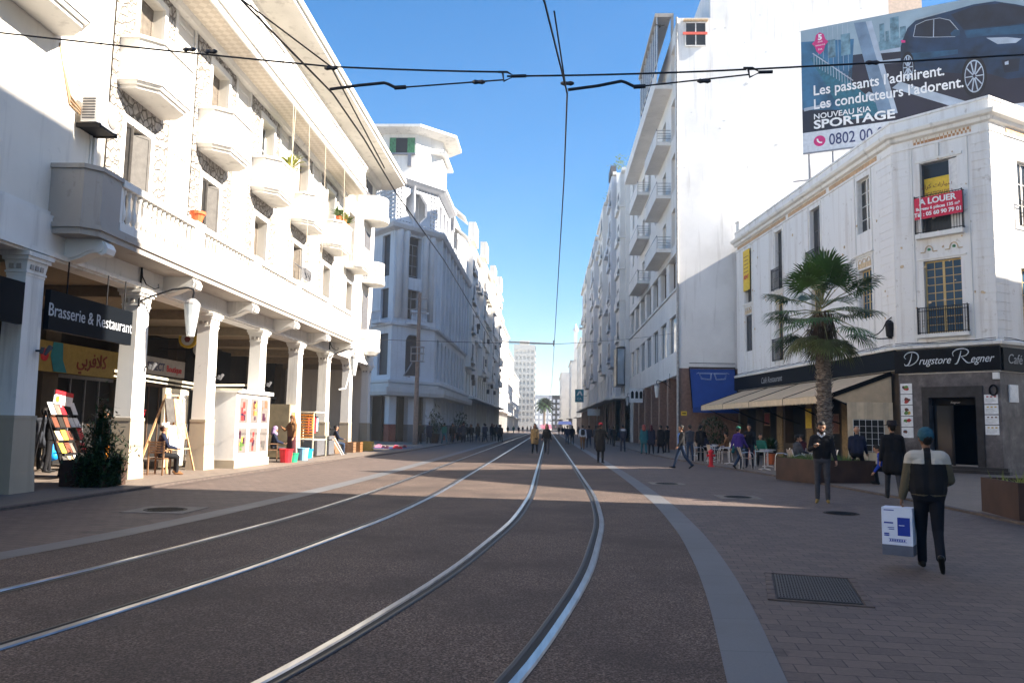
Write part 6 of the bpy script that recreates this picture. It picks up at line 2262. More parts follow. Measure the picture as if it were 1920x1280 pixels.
q.bar((-12.6, 22.6, 2.80), (-11.7, 26.2, 2.62), 0.04)
q.bar((-11.7, 26.2, 2.2), (-11.7, 26.2, 2.95), 0.06)
tag(q.build('awning_roller', 'cream_metal'), 'rolled cream shop awning bar above the orange board', 'awning')
# painter's A-frame easel with sheets
th = thing('easel', 'wooden A-frame easel hung with prints beside the seated man', 'easel', (-11.3, 23.6, 0))
q = MB()
for y0, y1 in ((22.7, 23.2), (24.5, 24.0)):
    q.bar((-10.9, y0, 0.0), (-11.3, y1, 2.3), 0.05)
    q.bar((-11.8, y0, 0.0), (-11.3, y1, 2.3), 0.05)
q.bar((-11.3, 23.2, 2.3), (-11.3, 24.0, 2.3), 0.05)
q.bar((-11.02, 22.9, 0.7), (-11.02, 24.3, 0.7), 0.04)
q.build('frame', 'wood_light', th)
for (y0, y1, z0, z1, mt) in ((23.0, 23.5, 1.5, 2.2, 'shutter_grey'), (23.55, 24.1, 1.0, 2.2, 'wood_light'), (23.0, 23.5, 0.75, 1.4, 'white_paper')):
    q = MB()
    f = lambda z: -10.90 - 0.4 * z / 2.3 + 0.04
    q.add([(f(z0), y0, z0), (f(z0), y1, z0), (f(z1), y1, z1), (f(z1), y0, z1), (f(z0) + 0.02, y0, z0), (f(z0) + 0.02, y1, z0), (f(z1) + 0.02, y1, z1), (f(z1) + 0.02, y0, z1)], [(0, 3, 2, 1), (4, 5, 6, 7), (0, 1, 5, 4), (2, 3, 7, 6), (1, 2, 6, 5), (3, 0, 4, 7)])
    q.build('print', mt, th)
th = thing('advert_board', 'slanted orange, white and red advert board behind the second pillar', 'board', (-12.2, 22.2, 0))
q = MB((-12.1, 0, 0), (0, 1), (1, 0))
q.extn([(21.5, 0.1), (22.9, 0.1), (23.3, 1.3), (22.6, 1.25), (21.5, 0.75)], 0, 0.03)
q.build('board', 'orange', th)
q = MB((-12.1, 0, 0), (0, 1), (1, 0))
q.extn([(22.5, 1.2), (23.3, 1.3), (23.4, 1.55), (22.7, 1.5)], 0, 0.03)
q.build('white_band', 'white_paper', th)
q = MB((-12.1, 0, 0), (0, 1), (1, 0))
q.extn([(22.7, 1.5), (23.4, 1.55), (23.6, 1.85), (23.0, 1.82)], 0, 0.03)
q.build('red_band', 'red', th)
def simple_chair(x, y, rz, label, mat, arms=True, group=None, wicker=False):
    th = thing('chair', label, 'chair', (x, y, 0.036), group, R(rz))
    def part(name, fn, mt=mat):
        q = MB()
        fn(q)
        me = mesh_of(q, name, mt)
        return sub(me, name, th)
    part('seat', lambda q: q.box(-0.23, 0.23, -0.22, 0.22, 0.43, 0.47))
    part('backrest', lambda q: [q.box(-0.23, 0.23, -0.25, -0.22, 0.60 + k * 0.07, 0.65 + k * 0.07) for k in range(5)])
    for sx in (-1, 1):
        part('leg', lambda q: q.bar((sx * 0.21, -0.235, 0), (sx * 0.21, -0.235, 0.95), 0.04))
        part('leg', lambda q: q.bar((sx * 0.21, 0.2, 0), (sx * 0.21, 0.2, 0.68 if arms else 0.43), 0.04))
        if arms:
            part('armrest', lambda q: q.box(sx * 0.21 - 0.03, sx * 0.21 + 0.03, -0.22, 0.24, 0.66, 0.70))
    return th
simple_chair(-10.85, 22.15, 0, 'brown wooden armchair the man in the pale hat sits on', 'wood')
simple_chair(-10.75, 31.0, -70, 'brown wooden chair under the woman in the lilac headscarf', 'wood')
th = thing('drinks_cabinet', 'tall drinks cabinet with a worn tan back, beside the woman in brown', 'cabinet', (-11.1, 33.2, 0))
q = MB()
q.box(-11.9, -10.75, 32.9, 33.7, 0.1, 2.3)
q.build('body', plain('cabinet_tan', (0.26, 0.21, 0.13), 0.7, var=0.3, scale=2), th)
q = MB()
q.box(-10.75, -10.7, 32.95, 33.65, 0.2, 2.25)
q.build('front', 'white_paint', th)
for k, mt in enumerate(('red', 'yellow', 'orange')):
    q = MB()
    q.box(-10.70, -10.69, 33.0 + 0.2 * k, 33.15 + 0.2 * k, 0.9 + 0.2 * k, 2.0)
    q.build('sticker', mt, th)
th = thing('snack_stall', 'orange-striped snack stall with hanging packets before the sixth pillar', 'stall', (-10.6, 36, 0))
q = MB()
for x in (-11.4, -10.3):
    for y in (34.9, 37.0):
        q.bar((x, y, 0), (x, y, 2.0), 0.05)
q.box(-11.4, -10.3, 34.9, 37.0, 0.78, 0.83)
q.box(-11.45, -10.25, 34.85, 37.05, 2.0, 2.05)
q.build('frame', 'cream_metal', th)
for k in range(9):
    q = MB()
    q.box(-11.2, -10.32, 34.84, 34.88, 0.9 + k * 0.12, 0.96 + k * 0.12)
    q.build('packet_row', 'orange', th)
q = MB()
q.box(-10.4, -10.3, 35.6, 36.8, 0.1, 0.78)
q.build('counter_front', 'steel_grey', th)
for k, mt in enumerate(('red_dark', 'dark_purple', 'yellow', 'red', 'food_blue')):
    q = MB()
    q.box(-10.7, -10.6, 35.1 + k * 0.33, 35.32 + k * 0.33, 1.1 + 0.07 * (k % 3), 1.85)
    tag(q.build('hanging_packet', mt), ('dark red', 'purple', 'yellow', 'bright red', 'pale blue')[k] + ' packet string hanging in the snack stall', 'packet', 'packets hanging in the snack stall')
def bucket(x, y, r, h, mat, label):
    th = thing('bucket', label, 'bucket', (x, y, 0.036), 'buckets and tubs on the left pavement')
    q = MB((x, y, 0.036))
    q.lathe((0, 0, 0), [(r * 0.78, 0), (r, h), (r * 1.06, h), (r * 1.06, h - 0.03), (r * 0.94, h - 0.03), (r * 0.74, 0.03)], 14)
    q.build('tub', mat, th)
bucket(-9.95, 30.3, 0.26, 0.52, 'red', 'red bucket in front of the woman in brown')
bucket(-9.85, 30.75, 0.24, 0.35, plain('bucket_green', (0.02, 0.30, 0.16), 0.5).name, 'green tub behind the red bucket')
bucket(-9.95, 32.4, 0.24, 0.5, 'food_blue', 'pale blue bucket right of the woman in brown')
bucket(-10.4, 34.4, 0.28, 0.4, 'blue_bag', 'blue basin on the ground by the snack stall')
th = thing('handcart', 'grey metal box cart standing against the sixth pillar', 'cart', (-10.45, 37.7, 0))
q = MB()
q.box(-11.0, -10.2, 37.2, 38.1, 0.1, 0.75)
q.box(-11.0, -10.2, 37.2, 38.1, 0.80, 0.95)
q.build('box', 'steel_grey', th)
for k, (x, y, mt, lab) in enumerate(((-10.5, 42.2, 'wood', 'tan wooden crate in front of the seventh arcade pillar'), (-10.35, 43.1, 'cl_o', 'orange-brown crate beside the tan crate near the far pillars'), (-10.2, 45.2, 'food_yellow', 'yellow crate at the foot of the last arcade pillar'))):
    th = thing('crate', lab, 'crate', (x, y, 0.036), 'crates at the far arcade pillars')
    q = MB()
    q.box(x - 0.3, x + 0.3, y - 0.3, y + 0.3, 0.036, 0.06)
    for j in range(4):
        z = 0.07 + j * 0.13
        for a, c, e, f in ((-0.3, 0.3, -0.3, -0.28), (-0.3, 0.3, 0.28, 0.3), (-0.3, -0.28, -0.28, 0.28), (0.28, 0.3, -0.28, 0.28)):
            q.box(x + a, x + c, y + e, y + f, z, z + 0.11)
    q.build('slats', mt, th)
th = thing('folding_stand', 'brown folding table leaning by the sixth pillar', 'table', (-10.2, 38.7, 0))
q = MB()
q.add([(-10.2, 38.3, 0.1), (-10.2, 39.0, 0.1), (-10.45, 39.0, 0.95), (-10.45, 38.3, 0.95), (-10.17, 38.3, 0.1), (-10.17, 39.0, 0.1), (-10.42, 39.0, 0.95), (-10.42, 38.3, 0.95)], [(0, 3, 2, 1), (4, 5, 6, 7), (0, 1, 5, 4), (2, 3, 7, 6), (1, 2, 6, 5), (3, 0, 4, 7)])
q.build('top', 'wood', th)
q = MB()
q.bar((-10.45, 38.4, 0.9), (-9.9, 38.5, 0.036), 0.04)
q.bar((-10.45, 38.9, 0.9), (-9.9, 38.8, 0.036), 0.04)
q.build('leg', 'white_paint', th)
r_ = random.Random(21)
th = thing('street_blanket', 'dark blanket on the ground spread with small goods, past the last pillar', 'blanket', (-10.4, 51.5, 0.04))
q = MB()
q.box(-11.6, -9.0, 49.5, 53.8, 0.037, 0.045)
q.build('cloth', 'bb_navy', th)
for k in range(16):
    x, y = r_.uniform(-11.4, -9.2), r_.uniform(49.8, 53.5)
    s_ = r_.uniform(0.1, 0.2)
    q = MB()
    q.prism([(x - s_, y - s_), (x + s_, y - s_ * 0.8), (x + s_ * 0.9, y + s_), (x - s_ * 0.8, y + s_)], 0.045, 0.045 + s_ * 0.9, [(x - s_ * 0.5, y - s_ * 0.5), (x + s_ * 0.6, y - s_ * 0.4), (x + s_ * 0.4, y + s_ * 0.6), (x - s_ * 0.4, y + s_ * 0.5)])
    mc = r_.choice(['pink', 'white_paper', 'blue', 'dark_purple', 'red'])
    tag(q.build('small_goods', mc), mc.split('_p')[0] + (' purple' if 'purple' in mc else '') + ' bundle laid out on the street blanket', 'goods', 'goods on the street blanket')
# steel pole with its box, in front of the corner tower building
th = thing('utility_pole', 'rusty steel pole with wire gear and a junction cage near the corner tower building', 'pole', (-10.2, 61.5, 0))
q = MB()
q.tube([(-10.2, 61.5, 0), (-10.2, 61.5, 5.0), (-10.18, 61.5, 11.8)], [0.2, 0.17, 0.13], 10)
q.build('shaft', plain('pole_rust', (0.22, 0.15, 0.12), 0.7, var=0.3), th)
q = MB()
for z in (6.4, 7.0, 7.5):
    q.box(-10.75, -9.7, 61.2, 61.8, z, z + 0.06)
for x in (-10.7, -10.2, -9.75):
    q.bar((x, 61.3, 6.4), (x, 61.3, 7.55), 0.07)
q.tube([(-10.6, 61.3, 6.3), (-10.9, 61.2, 5.7), (-11.2, 61.2, 5.3), (-10.7, 61.2, 5.2)], 0.06, 5)
q.build('cage', 'steel_grey', th)
q = MB()
for z in (10.2, 10.5, 11.3):
    q.bar((-10.9, 61.5, z), (-9.6, 61.5, z + 0.02), 0.08)
q.build('cross_arm', 'steel_grey', th)
# ================================================================ right: palm, planters, awnings, cafe, hydrant
def skewed_planter(label, o, u, L, W, h):
    th = thing('planter', label, 'planter', (o[0], o[1], 0), 'rusty steel planter boxes')
    n = (-u[1], u[0])
    F = lambda: MB((o[0], o[1], 0), u, n)
    q = F()
    t_ = 0.05
    q.box(0, L, 0, t_, 0, h)
    q.box(0, L, W - t_, W, 0, h)
    q.box(0, t_, t_, W - t_, 0, h)
    q.box(L - t_, L, t_, W - t_, 0, h)
    q.build('box', 'corten', th)
    q = F()
    q.quad((t_, t_, h - 0.08), (L - t_, t_, h - 0.08), (L - t_, W - t_, h - 0.08), (t_, W - t_, h - 0.08))
    q.build('soil', 'soil', th)
    return F
PF = skewed_planter('long rusty planter box holding the palm tree', (8.15, 24.9), (0.97, 0.243), 2.0, 2.4, 0.72)
q = PF()
r_ = random.Random(8)
for i in range(1400):
    u, w_ = r_.uniform(0.08, 1.9), r_.uniform(0.08, 2.3)
    a_ = r_.uniform(0, 2 * PI)
    h_ = r_.uniform(0.06, 0.26)
    dx, dy = 0.008 * math.cos(a_), 0.008 * math.sin(a_)
    q.quad((u - dx, w_ - dy, 0.66), (u + dx, w_ + dy, 0.66), (u + dy * 6, w_ - dx * 6, 0.66 + h_))
stuff(q.build('grass', 'leaf_green'), 'short green grass growing in the palm planter', 'grass')
skewed_planter('rusty planter box cut off by the right edge of the photo', (8.55, 15.15), unit((8.55, 15.15), (11.2, 14.7)), 2.6, 1.9, 0.72)
q = MB()
for i in range(120):
    x, y = r_.uniform(8.8, 10.8), r_.uniform(15.2, 16.6)
    q.quad((x, y, 0.64), (x + 0.02, y, 0.64), (x + r_.gauss(0, 0.1), y + r_.gauss(0, 0.1), 0.64 + r_.uniform(0.1, 0.3)))
stuff(q.build('grass', 'leaf_yellow'), 'dry yellow grass in the planter at the right edge', 'grass')

# fan palm
PALM = thing('palm_tree', 'fan palm with a shaggy crown growing in the long planter before the awning', 'palm tree', (8.85, 26.2, 0.66))
m, t, b = base_mat('palm_bark', 0.9, 0, 0.2)
v = geo_coords(t, (3, 3, 9))
f = noise(t, v, 2.2, 6, 0.7)
vv = nd(t, 'ShaderNodeTexVoronoi')
vv.inputs['Scale'].default_value = 2.6
t.links.new(v, vv.inputs['Vector'])
t.links.new(mix(t, ramp(t, vv.outputs['Distance'], [(0.2, 0.0), (0.6, 1.0)]), ramp(t, f, [(0.3, (0.05, 0.035, 0.028)), (0.7, (0.20, 0.155, 0.125))]), (0.26, 0.21, 0.175)), b.inputs['Base Color'])
bump(t, b, vv.outputs['Distance'], 1.0, 0.06)
q = MB((8.85, 26.2, 0.66))
prof = []
for i in range(48):
    z = i * 4.6 / 47
    r0 = 0.26 - 0.05 * min(1, z / 1.0) + (0.03 if z > 4.0 else 0)
    prof.append((r0 + (0.025 if i % 2 else -0.005), z))
q.lathe((0, 0, 0), prof, 14)
q.build('trunk', 'palm_bark', PALM)
q = MB((8.85, 26.2, 0.66))
for i in range(240):                             # leaf-base boots, thicker under the crown
    z = 0.3 + 4.3 * (i / 240.0)
    a_ = i * 2.399
    rr = 0.225
    d = Vector((math.cos(a_), math.sin(a_), 0))
    s_ = Vector((-d.y, d.x, 0)) * 0.06
    b0 = d * (rr - 0.02) + Vector((0, 0, z))
    t0_ = d * (rr + 0.06 + 0.02 * r_.random()) + Vector((0, 0, z + 0.14))
    q.quad(tuple(b0 - s_), tuple(b0 + s_), tuple(t0_ + s_ * 0.4), tuple(t0_ - s_ * 0.4))
q.build('leaf_boots', 'palm_bark', PALM)
plain('palm_leaf', (0.045, 0.11, 0.018), 0.45, var=0.45, scale=2.5, spec=0.5)
plain('palm_leaf_old', (0.085, 0.10, 0.03), 0.6, var=0.4, scale=3)
plain('palm_dead', (0.075, 0.045, 0.025), 0.9, var=0.5, scale=5)
plain('palm_petiole', (0.16, 0.16, 0.06), 0.6)
def fan_frond(base, az, el, plen, fl, mat, seed, droop=0.35):
    """petiole plus a pleated fan of narrow segments, split towards their tips"""
    rr = random.Random(seed)
    d = Vector((math.cos(az) * math.cos(el), math.sin(az) * math.cos(el), math.sin(el)))
    side = Vector((-math.sin(az), math.cos(az), 0))
    nrm = side.cross(d).normalized()
    pq = MB()
    hub = base + d * plen - Vector((0, 0, 0.10 * plen))
    pq.tube([tuple(base), tuple(base + d * plen * 0.5), tuple(hub)], [0.022, 0.016, 0.012], 4)
    q = MB()
    n = 34
    for i in range(n):
        a_ = R(-118 + 236 * i / (n - 1))
        sd = d * math.cos(a_) + side * math.sin(a_)
        L = fl * (0.62 + 0.38 * math.cos(a_ * 0.62)) * rr.uniform(0.86, 1.06)
        w = nrm.cross(sd).normalized()
        ra = PI * 1.32 / n
        tw = 0.02 if i % 2 else -0.02
        p0 = hub
        m1 = hub + sd * L * 0.5 + nrm * tw - Vector((0, 0, droop * L * 0.10))
        m2 = hub + sd * L * 0.78 - Vector((0, 0, droop * L * 0.32))
        tip = hub + sd * L * 0.97 - Vector((0, 0, droop * L * rr.uniform(0.55, 0.95)))
        h1_ = w * (L * 0.5 * ra * 0.62)
        h2_ = w * (L * 0.5 * ra * 0.42)
        q.quad(tuple(p0), tuple(m1 + h1_), tuple(m1 - h1_))
        q.quad(tuple(m1 - h1_), tuple(m1 + h1_), tuple(m2 + h2_), tuple(m2 - h2_))
        q.quad(tuple(m2 - h2_), tuple(m2 + h2_), tuple(tip))
    o = q.build('frond', mat, PALM)
    pq.build('petiole', 'palm_petiole', o)
top = Vector((8.85, 26.2, 5.45))
k = 0
for ring, (n, el0, plen, fl, mt) in enumerate(((4, 72, 0.95, 0.95, 'palm_leaf'), (6, 50, 1.05, 0.92, 'palm_leaf'), (8, 28, 1.15, 0.88, 'palm_leaf'), (8, 7, 1.15, 0.85, 'palm_leaf'), (7, -16, 1.1, 0.8, 'palm_leaf'), (6, -44, 0.95, 0.72, 'palm_leaf_old'))):
    for i in range(n):
        az = 2 * PI * (i + 0.5 * (ring % 2)) / n + r_.gauss(0, 0.14)
        fan_frond(top + Vector((0, 0, 0.12 * (3 - ring))), az, R(el0 + r_.gauss(0, 7)), plen * r_.uniform(0.9, 1.2), fl * r_.uniform(0.95, 1.18), mt, 100 + k, 0.10 + 0.09 * ring)
        k += 1
q = MB((8.85, 26.2, 0))
for i in range(240):                             # skirt of hanging dead leaves
    a_ = r_.uniform(0, 2 * PI)
    rr = r_.uniform(0.2, 0.62)
    z1 = r_.uniform(4.7, 5.5)
    L = r_.uniform(0.5, 1.1)
    d = Vector((math.cos(a_), math.sin(a_), 0))
    s_ = Vector((-d.y, d.x, 0)) * r_.uniform(0.012, 0.035)
    p = d * rr * 0.6 + Vector((0, 0, z1))
    e = d * rr + Vector((0, 0, z1 - L))
    q.quad(tuple(p - s_), tuple(p + s_), tuple(e + s_ * 0.6), tuple(e - s_ * 0.3))
q.build('dead_skirt', 'palm_dead', PALM)

# beige cafe awning in front of the corner building
def FA(z=0.0): return FL(z)
AW = thing('awning', 'long beige scalloped awning over the cafe terrace', 'awning', at(FL, 10, 1.5, 3.4))
edges = [0.35, 5.4, 10.2, 14.8, 19.4]
for a, c in zip(edges, edges[1:]):
    q = FL()
    q.add([(a + 0.02, 0.16, 4.22), (c - 0.02, 0.16, 4.22), (c - 0.02, 3.0, 3.18), (a + 0.02, 3.0, 3.18), (a + 0.02, 0.16, 4.20), (c - 0.02, 0.16, 4.20), (c - 0.02, 3.0, 3.16), (a + 0.02, 3.0, 3.16)], [(0, 1, 2, 3), (7, 6, 5, 4), (0, 4, 5, 1), (2, 6, 7, 3), (0, 3, 7, 4), (1, 5, 6, 2)])
    q.build('canvas', 'beige_cloth', AW)
    q = FL()
    n = int((c - a) / 0.16)
    for i in range(n):
        x0, x1 = a + 0.02 + (c - a - 0.04) * i / n, a + 0.02 + (c - a - 0.04) * (i + 1) / n
        xm = (x0 + x1) / 2
        q.quad((x0, 3.012, 3.17), (x1, 3.012, 3.17), (x1, 3.02, 2.90), (xm, 3.02, 2.82), (x0, 3.02, 2.90))
    q.build('valance', 'beige_light', AW)
q = FL()
for a in edges:
    q.bar((a, 0.16, 4.23), (a, 3.0, 3.19), 0.05, 0.05)
    q.bar((a, 3.0, 3.15), (a, 3.0, 2.85), 0.05)
    q.tube([(a, 0.1, 2.0), (a, 1.2, 2.35), (a, 2.2, 2.8), (a, 2.95, 3.12)], 0.035, 6)
q.box(0.3, 19.45, 2.97, 3.01, 3.14, 3.18)
q.build('frame', 'iron', AW)
q = FL()
q.quad((0.33, 0.16, 4.2), (0.33, 3.0, 3.16), (0.33, 2.3, 2.86), (0.33, 0.16, 2.86))
q.build('side_panel', 'beige_cloth', AW)
q = FL()
q.bar((0.30, 0.16, 4.18), (0.30, 3.0, 3.12), 0.05, 0.20)
q.build('side_beam', 'black_paint', AW)
SC = thing('terrace_curtain', 'beige hanging curtain with a clear checked window at the end of the terrace', 'curtain', at(FL, 0.3, 1.2, 0.3))
q = FL()
for i in range(14):
    n0, n1 = 0.2 + 2.05 * i / 14, 0.2 + 2.05 * (i + 1) / 14
    w0, w1 = 0.03 * math.sin(i * 1.3), 0.03 * math.sin((i + 1) * 1.3)
    def strip(z0, z1):
        q.quad((0.20 + w0, n0, z0), (0.20 + w1, n1, z0), (0.20 + w1, n1, z1), (0.20 + w0, n0, z1))
    if 3 <= i <= 11:
        strip(0.25, 0.75)
        strip(2.15, 2.9)
    else:
        strip(0.25, 2.9)
q.build('cloth', 'beige_light', SC)
q = FL()
q.quad((0.20, 0.60, 0.75), (0.20, 2.0, 0.75), (0.20, 2.0, 2.15), (0.20, 0.60, 2.15))
q.build('window_film', 'clear_film', SC)
q = FL()
for k in range(6):
    n_ = 0.62 + k * 0.275
    q.box(0.17, 0.19, n_ - 0.007, n_ + 0.007, 0.75, 2.15)
    z = 0.78 + k * 0.27
    q.box(0.17, 0.19, 0.6, 2.0, z - 0.007, z + 0.007)
q.build('mesh_lines', 'white_paint', SC)
# blue shop awning with drawn spectacles
BA = thing('awning', 'dark blue shop awning with drawn spectacles against the blank white wall', 'awning', (11.5, 56.5, 4.5))
q = MB()
for a, c, nm in ((9.95, 13.1, 'canvas'),):
    q.quad((a, 57.15, 5.85), (c, 57.15, 5.85), (c, 55.9, 3.1), (a, 55.9, 3.1))
    q.quad((a, 57.15, 5.8), (a, 55.95, 3.1), (c, 55.95, 3.1), (c, 57.15, 5.8))
    q.build(nm, 'blue_cloth', BA)
q = MB()
q.box(9.95, 13.1, 55.88, 55.92, 2.75, 3.1)
q.build('valance', 'blue_cloth', BA)
q = MB()
q.bar((9.9, 57.12, 5.95), (13.15, 57.12, 5.95), 0.08)
for x in (9.92, 13.12):
    q.bar((x, 57.1, 5.9), (x, 55.88, 3.05), 0.06)
q.bar((9.9, 56.95, 6.25), (13.1, 56.95, 6.25), 0.04)
q.build('frame', 'black_paint', BA)
q = MB()
def onaw(x, z):
    return (x, 57.15 - (5.85 - z) * 1.25 / 2.75 - 0.03, z)
for cx, s_ in ((11.05, -1), (12.05, 1)):
    for k_ in (1.0, 0.86):
        pts = [(cx - s_ * -0.42 * k_, 5.56), (cx + s_ * 0.46 * k_, 5.56), (cx + s_ * 0.36 * k_, 5.16 + 0.1 * (1 - k_)), (cx + s_ * 0.02, 5.05 + 0.5 * (1 - k_)), (cx - s_ * 0.30 * k_, 5.10 + 0.3 * (1 - k_))]
        pts = [(cx - s_ * 0.42 * k_, 5.56 - (1 - k_) * 0.4), (cx + s_ * 0.48 * k_, 5.56 - (1 - k_) * 0.4), (cx + s_ * 0.34 * k_, 5.12 + (1 - k_) * 0.4), (cx - s_ * 0.32 * k_, 5.06 + (1 - k_) * 0.4)]
        q.tube([onaw(*p) for p in pts + pts[:1]], 0.014, 4)
q.tube([onaw(x, z) for x, z in ((11.42, 5.5), (11.55, 5.55), (11.68, 5.5))], 0.014, 4)
q.tube([onaw(x, z) for x, z in ((10.4, 5.5), (10.58, 5.58))], 0.014, 4)
q.tube([onaw(x, z) for x, z in ((12.7, 5.5), (12.52, 5.58))], 0.014, 4)
q.build('drawn_spectacles', plain('chalk_blue', (0.45, 0.55, 0.68), 0.7), BA)
th = thing('wall_sign', 'small yellow sign on the pink stone pillar by the drainpipe', 'sign', (9.6, 57.1, 2.6))
q = MB()
q.box(9.35, 9.75, 57.15, 57.2, 2.55, 2.85)
q.build('panel', 'yellow', th)
q = MB()
q.box(9.42, 9.68, 57.14, 57.149, 2.66, 2.74)
q.build('print', 'black_paint', th)
# projecting signs along the right arcade
def proj_sign(x0, x1, y, z0, z1, mat, label, marks):
    th = thing('projecting_sign', label, 'sign', ((x0 + x1) / 2, y, z0), 'signs projecting over the right pavement')
    q = MB()
    q.box(x0, x1, y - 0.1, y + 0.1, z0, z1)
    q.build('panel', mat, th)
    marks(th, y - 0.11)
    q = MB()
    q.bar((x1, y, (z0 + z1) / 2), (x1 + 0.6, y, (z0 + z1) / 2), 0.06)
    q.build('bracket', 'iron', th)
def mk1(th, y):
    for k in range(3):
        q = MB((8.0 + k * 0.42, 0, 0), (1, 0))
        q.extn([(0.05, 4.5), (0.32, 4.5), (0.32, 5.1), (0.18, 5.25), (0.05, 5.1)], y - 0.004, y)
        q.build('mark', 'black_paint', th)
proj_sign(7.9, 9.2, 79, 4.1, 5.5, 'white_paper', 'white square sign with black marks projecting over the right arcade', mk1)
def mk2(th, y):
    q = MB((0, 0, 0), (1, 0))
    q.extn([(5.0, 7.3), (5.4, 8.1), (5.8, 8.1), (6.1, 7.3), (5.85, 7.3), (5.6, 7.8), (5.3, 7.3)], y - 0.004, y)
    q.build('mark', 'white_paint', th)
    put_text('CA', 0.6, 'white_paint', th, (5.52, y - 0.003, 6.5), (1, 0))
proj_sign(4.75, 6.3, 145, 6.1, 8.4, 'teal', 'teal bank sign projecting over the far right pavement', mk2)
proj_sign(5.9, 7.8, 122, 3.4, 4.4, 'white_paper', 'long white lit sign low over the far right pavement', lambda th, y: None)
# red hydrant
th = thing('fire_hydrant', 'small red fire hydrant at the right kerb before the cafe tables', 'fire hydrant', (6.85, 34.3, 0.036))
q = MB((6.85, 34.3, 0.036))
q.lathe((0, 0, 0), [(0.14, 0), (0.14, 0.04), (0.09, 0.06), (0.085, 0.42), (0.11, 0.44), (0.11, 0.50), (0.085, 0.52), (0.085, 0.58), (0.12, 0.60), (0.12, 0.64), (0.07, 0.70), (0.03, 0.73), (0.0, 0.735)], 14)
q.build('barrel', 'red', th)
for s_ in (-1, 1):
    q = MB((6.85, 34.3, 0.036))
    q.tube([(s_ * 0.06, 0, 0.47), (s_ * 0.15, 0, 0.47), (s_ * 0.15, 0, 0.47 + 1e-4), (s_ * 0.17, 0, 0.47)], [0.05, 0.05, 0.06, 0.055], 8)
    q.build('outlet', 'red', th)
# cafe tables and aluminium chairs
def table_thing(x, y, r, label, sq=False):
    th = thing('cafe_table', label, 'table', (x, y, 0.036), 'cafe tables under the awning')
    q = MB((x, y, 0.036))
    if sq:
        q.box(-r, r, -r, r, 0.71, 0.74)
    else:
        q.lathe((0, 0, 0), [(r - 0.01, 0.71), (r, 0.72), (r, 0.735), (r - 0.01, 0.745)], 20)
    q.build('top', 'aluminium', th)
    q = MB((x, y, 0.036))
    q.tube([(0, 0, 0.03), (0, 0, 0.71)], 0.03, 8)
    for k in range(4):
        a_ = PI / 4 + k * PI / 2
        q.bar((0, 0, 0.05), (0.26 * math.cos(a_), 0.26 * math.sin(a_), 0.015), 0.035)
    q.build('leg', 'aluminium', th)
TABS = [(8.35, 37.6), (8.0, 40.2), (8.7, 42.6), (8.62, 32.6), (9.5, 35.4), (10.0, 31.2), (9.1, 45.2), (10.9, 34.0), (8.6, 47.8)]
TL = ['white-topped cafe table beside the hydrant, nearer of the pair', 'cafe table just beyond the one beside the hydrant', 'third cafe table along the kerb past the hydrant', 'bright cafe table beside the empty aluminium armchair', 'cafe table behind the man with the blue bag', 'long bright cafe table behind the palm planter', 'cafe table in the shade far under the awning', 'cafe table against the tan pilaster', 'last cafe table at the far end of the awning']
for (x, y), lab in zip(TABS, TL):
    table_thing(x, y, 0.34, lab, sq=(y < 32))
plain('wicker', (0.34, 0.28, 0.24), 0.8, var=0.3, scale=20)
def arm_chair_meshes():
    out = []
    q = MB()
    q.box(-0.22, 0.22, -0.21, 0.21, 0.43, 0.455)
    out.append(('seat', mesh_of(q, 'seat', 'wicker')))
    q = MB()
    q.add([(-0.22, -0.22, 0.5), (0.22, -0.22, 0.5), (0.20, -0.32, 0.86), (-0.20, -0.32, 0.86), (-0.22, -0.24, 0.5), (0.22, -0.24, 0.5), (0.20, -0.34, 0.86), (-0.20, -0.34, 0.86)], [(0, 1, 2, 3), (7, 6, 5, 4), (0, 4, 5, 1), (2, 6, 7, 3), (0, 3, 7, 4), (1, 5, 6, 2)])
    out.append(('backrest', mesh_of(q, 'backrest', 'wicker')))
    for s_ in (-1, 1):
        q = MB()
        q.tube([(s_ * 0.25, 0.24, 0), (s_ * 0.25, 0.22, 0.55), (s_ * 0.25, 0.16, 0.66), (s_ * 0.25, -0.05, 0.68), (s_ * 0.25, -0.26, 0.62)], 0.014, 6)
        out.append(('armrest', mesh_of(q, 'armrest', 'aluminium')))
        q = MB()
        q.tube([(s_ * 0.24, -0.26, 0), (s_ * 0.24, -0.22, 0.43), (s_ * 0.21, -0.33, 0.88)], 0.014, 6)
        out.append(('leg', mesh_of(q, 'leg', 'aluminium')))
    return out
ACM = arm_chair_meshes()
def cafe_chair(x, y, rz, label):
    th = thing('cafe_chair', label, 'chair', (x, y, 0.036), 'aluminium cafe armchairs', R(rz))
    for n_, me in ACM:
        sub(me, n_, th)
    return th
CH = [(9.25, 32.5, 75, 'empty aluminium armchair by the planter, facing the bright table'), (7.75, 37.9, -80, 'aluminium chair left of the table beside the hydrant'), (8.95, 37.3, 80, 'aluminium chair right of the table beside the hydrant'), (7.45, 40.4, -85, 'aluminium chair left of the second kerb table'), (8.6, 40.0, 85, 'aluminium chair right of the second kerb table'), (8.2, 42.9, -70, 'aluminium chair left of the third kerb table'), (9.3, 42.4, 80, 'aluminium chair right of the third kerb table'), (8.0, 32.9, -90, 'aluminium chair behind the man with the blue bag'), (9.4, 36.1, 170, 'aluminium chair at the table behind the man with the blue bag'), (8.5, 45.4, -80, 'aluminium chair left of the far shaded table'), (9.7, 45.0, 80, 'aluminium chair right of the far shaded table'), (10.4, 33.4, 30, 'chair by the tan pilaster under the awning'), (9.4, 30.9, -80, 'aluminium chair left of the long table behind the palm'), (10.7, 31.4, 80, 'aluminium chair right of the long table behind the palm'), (8.0, 47.9, -80, 'last aluminium chair at the far end of the awning')]
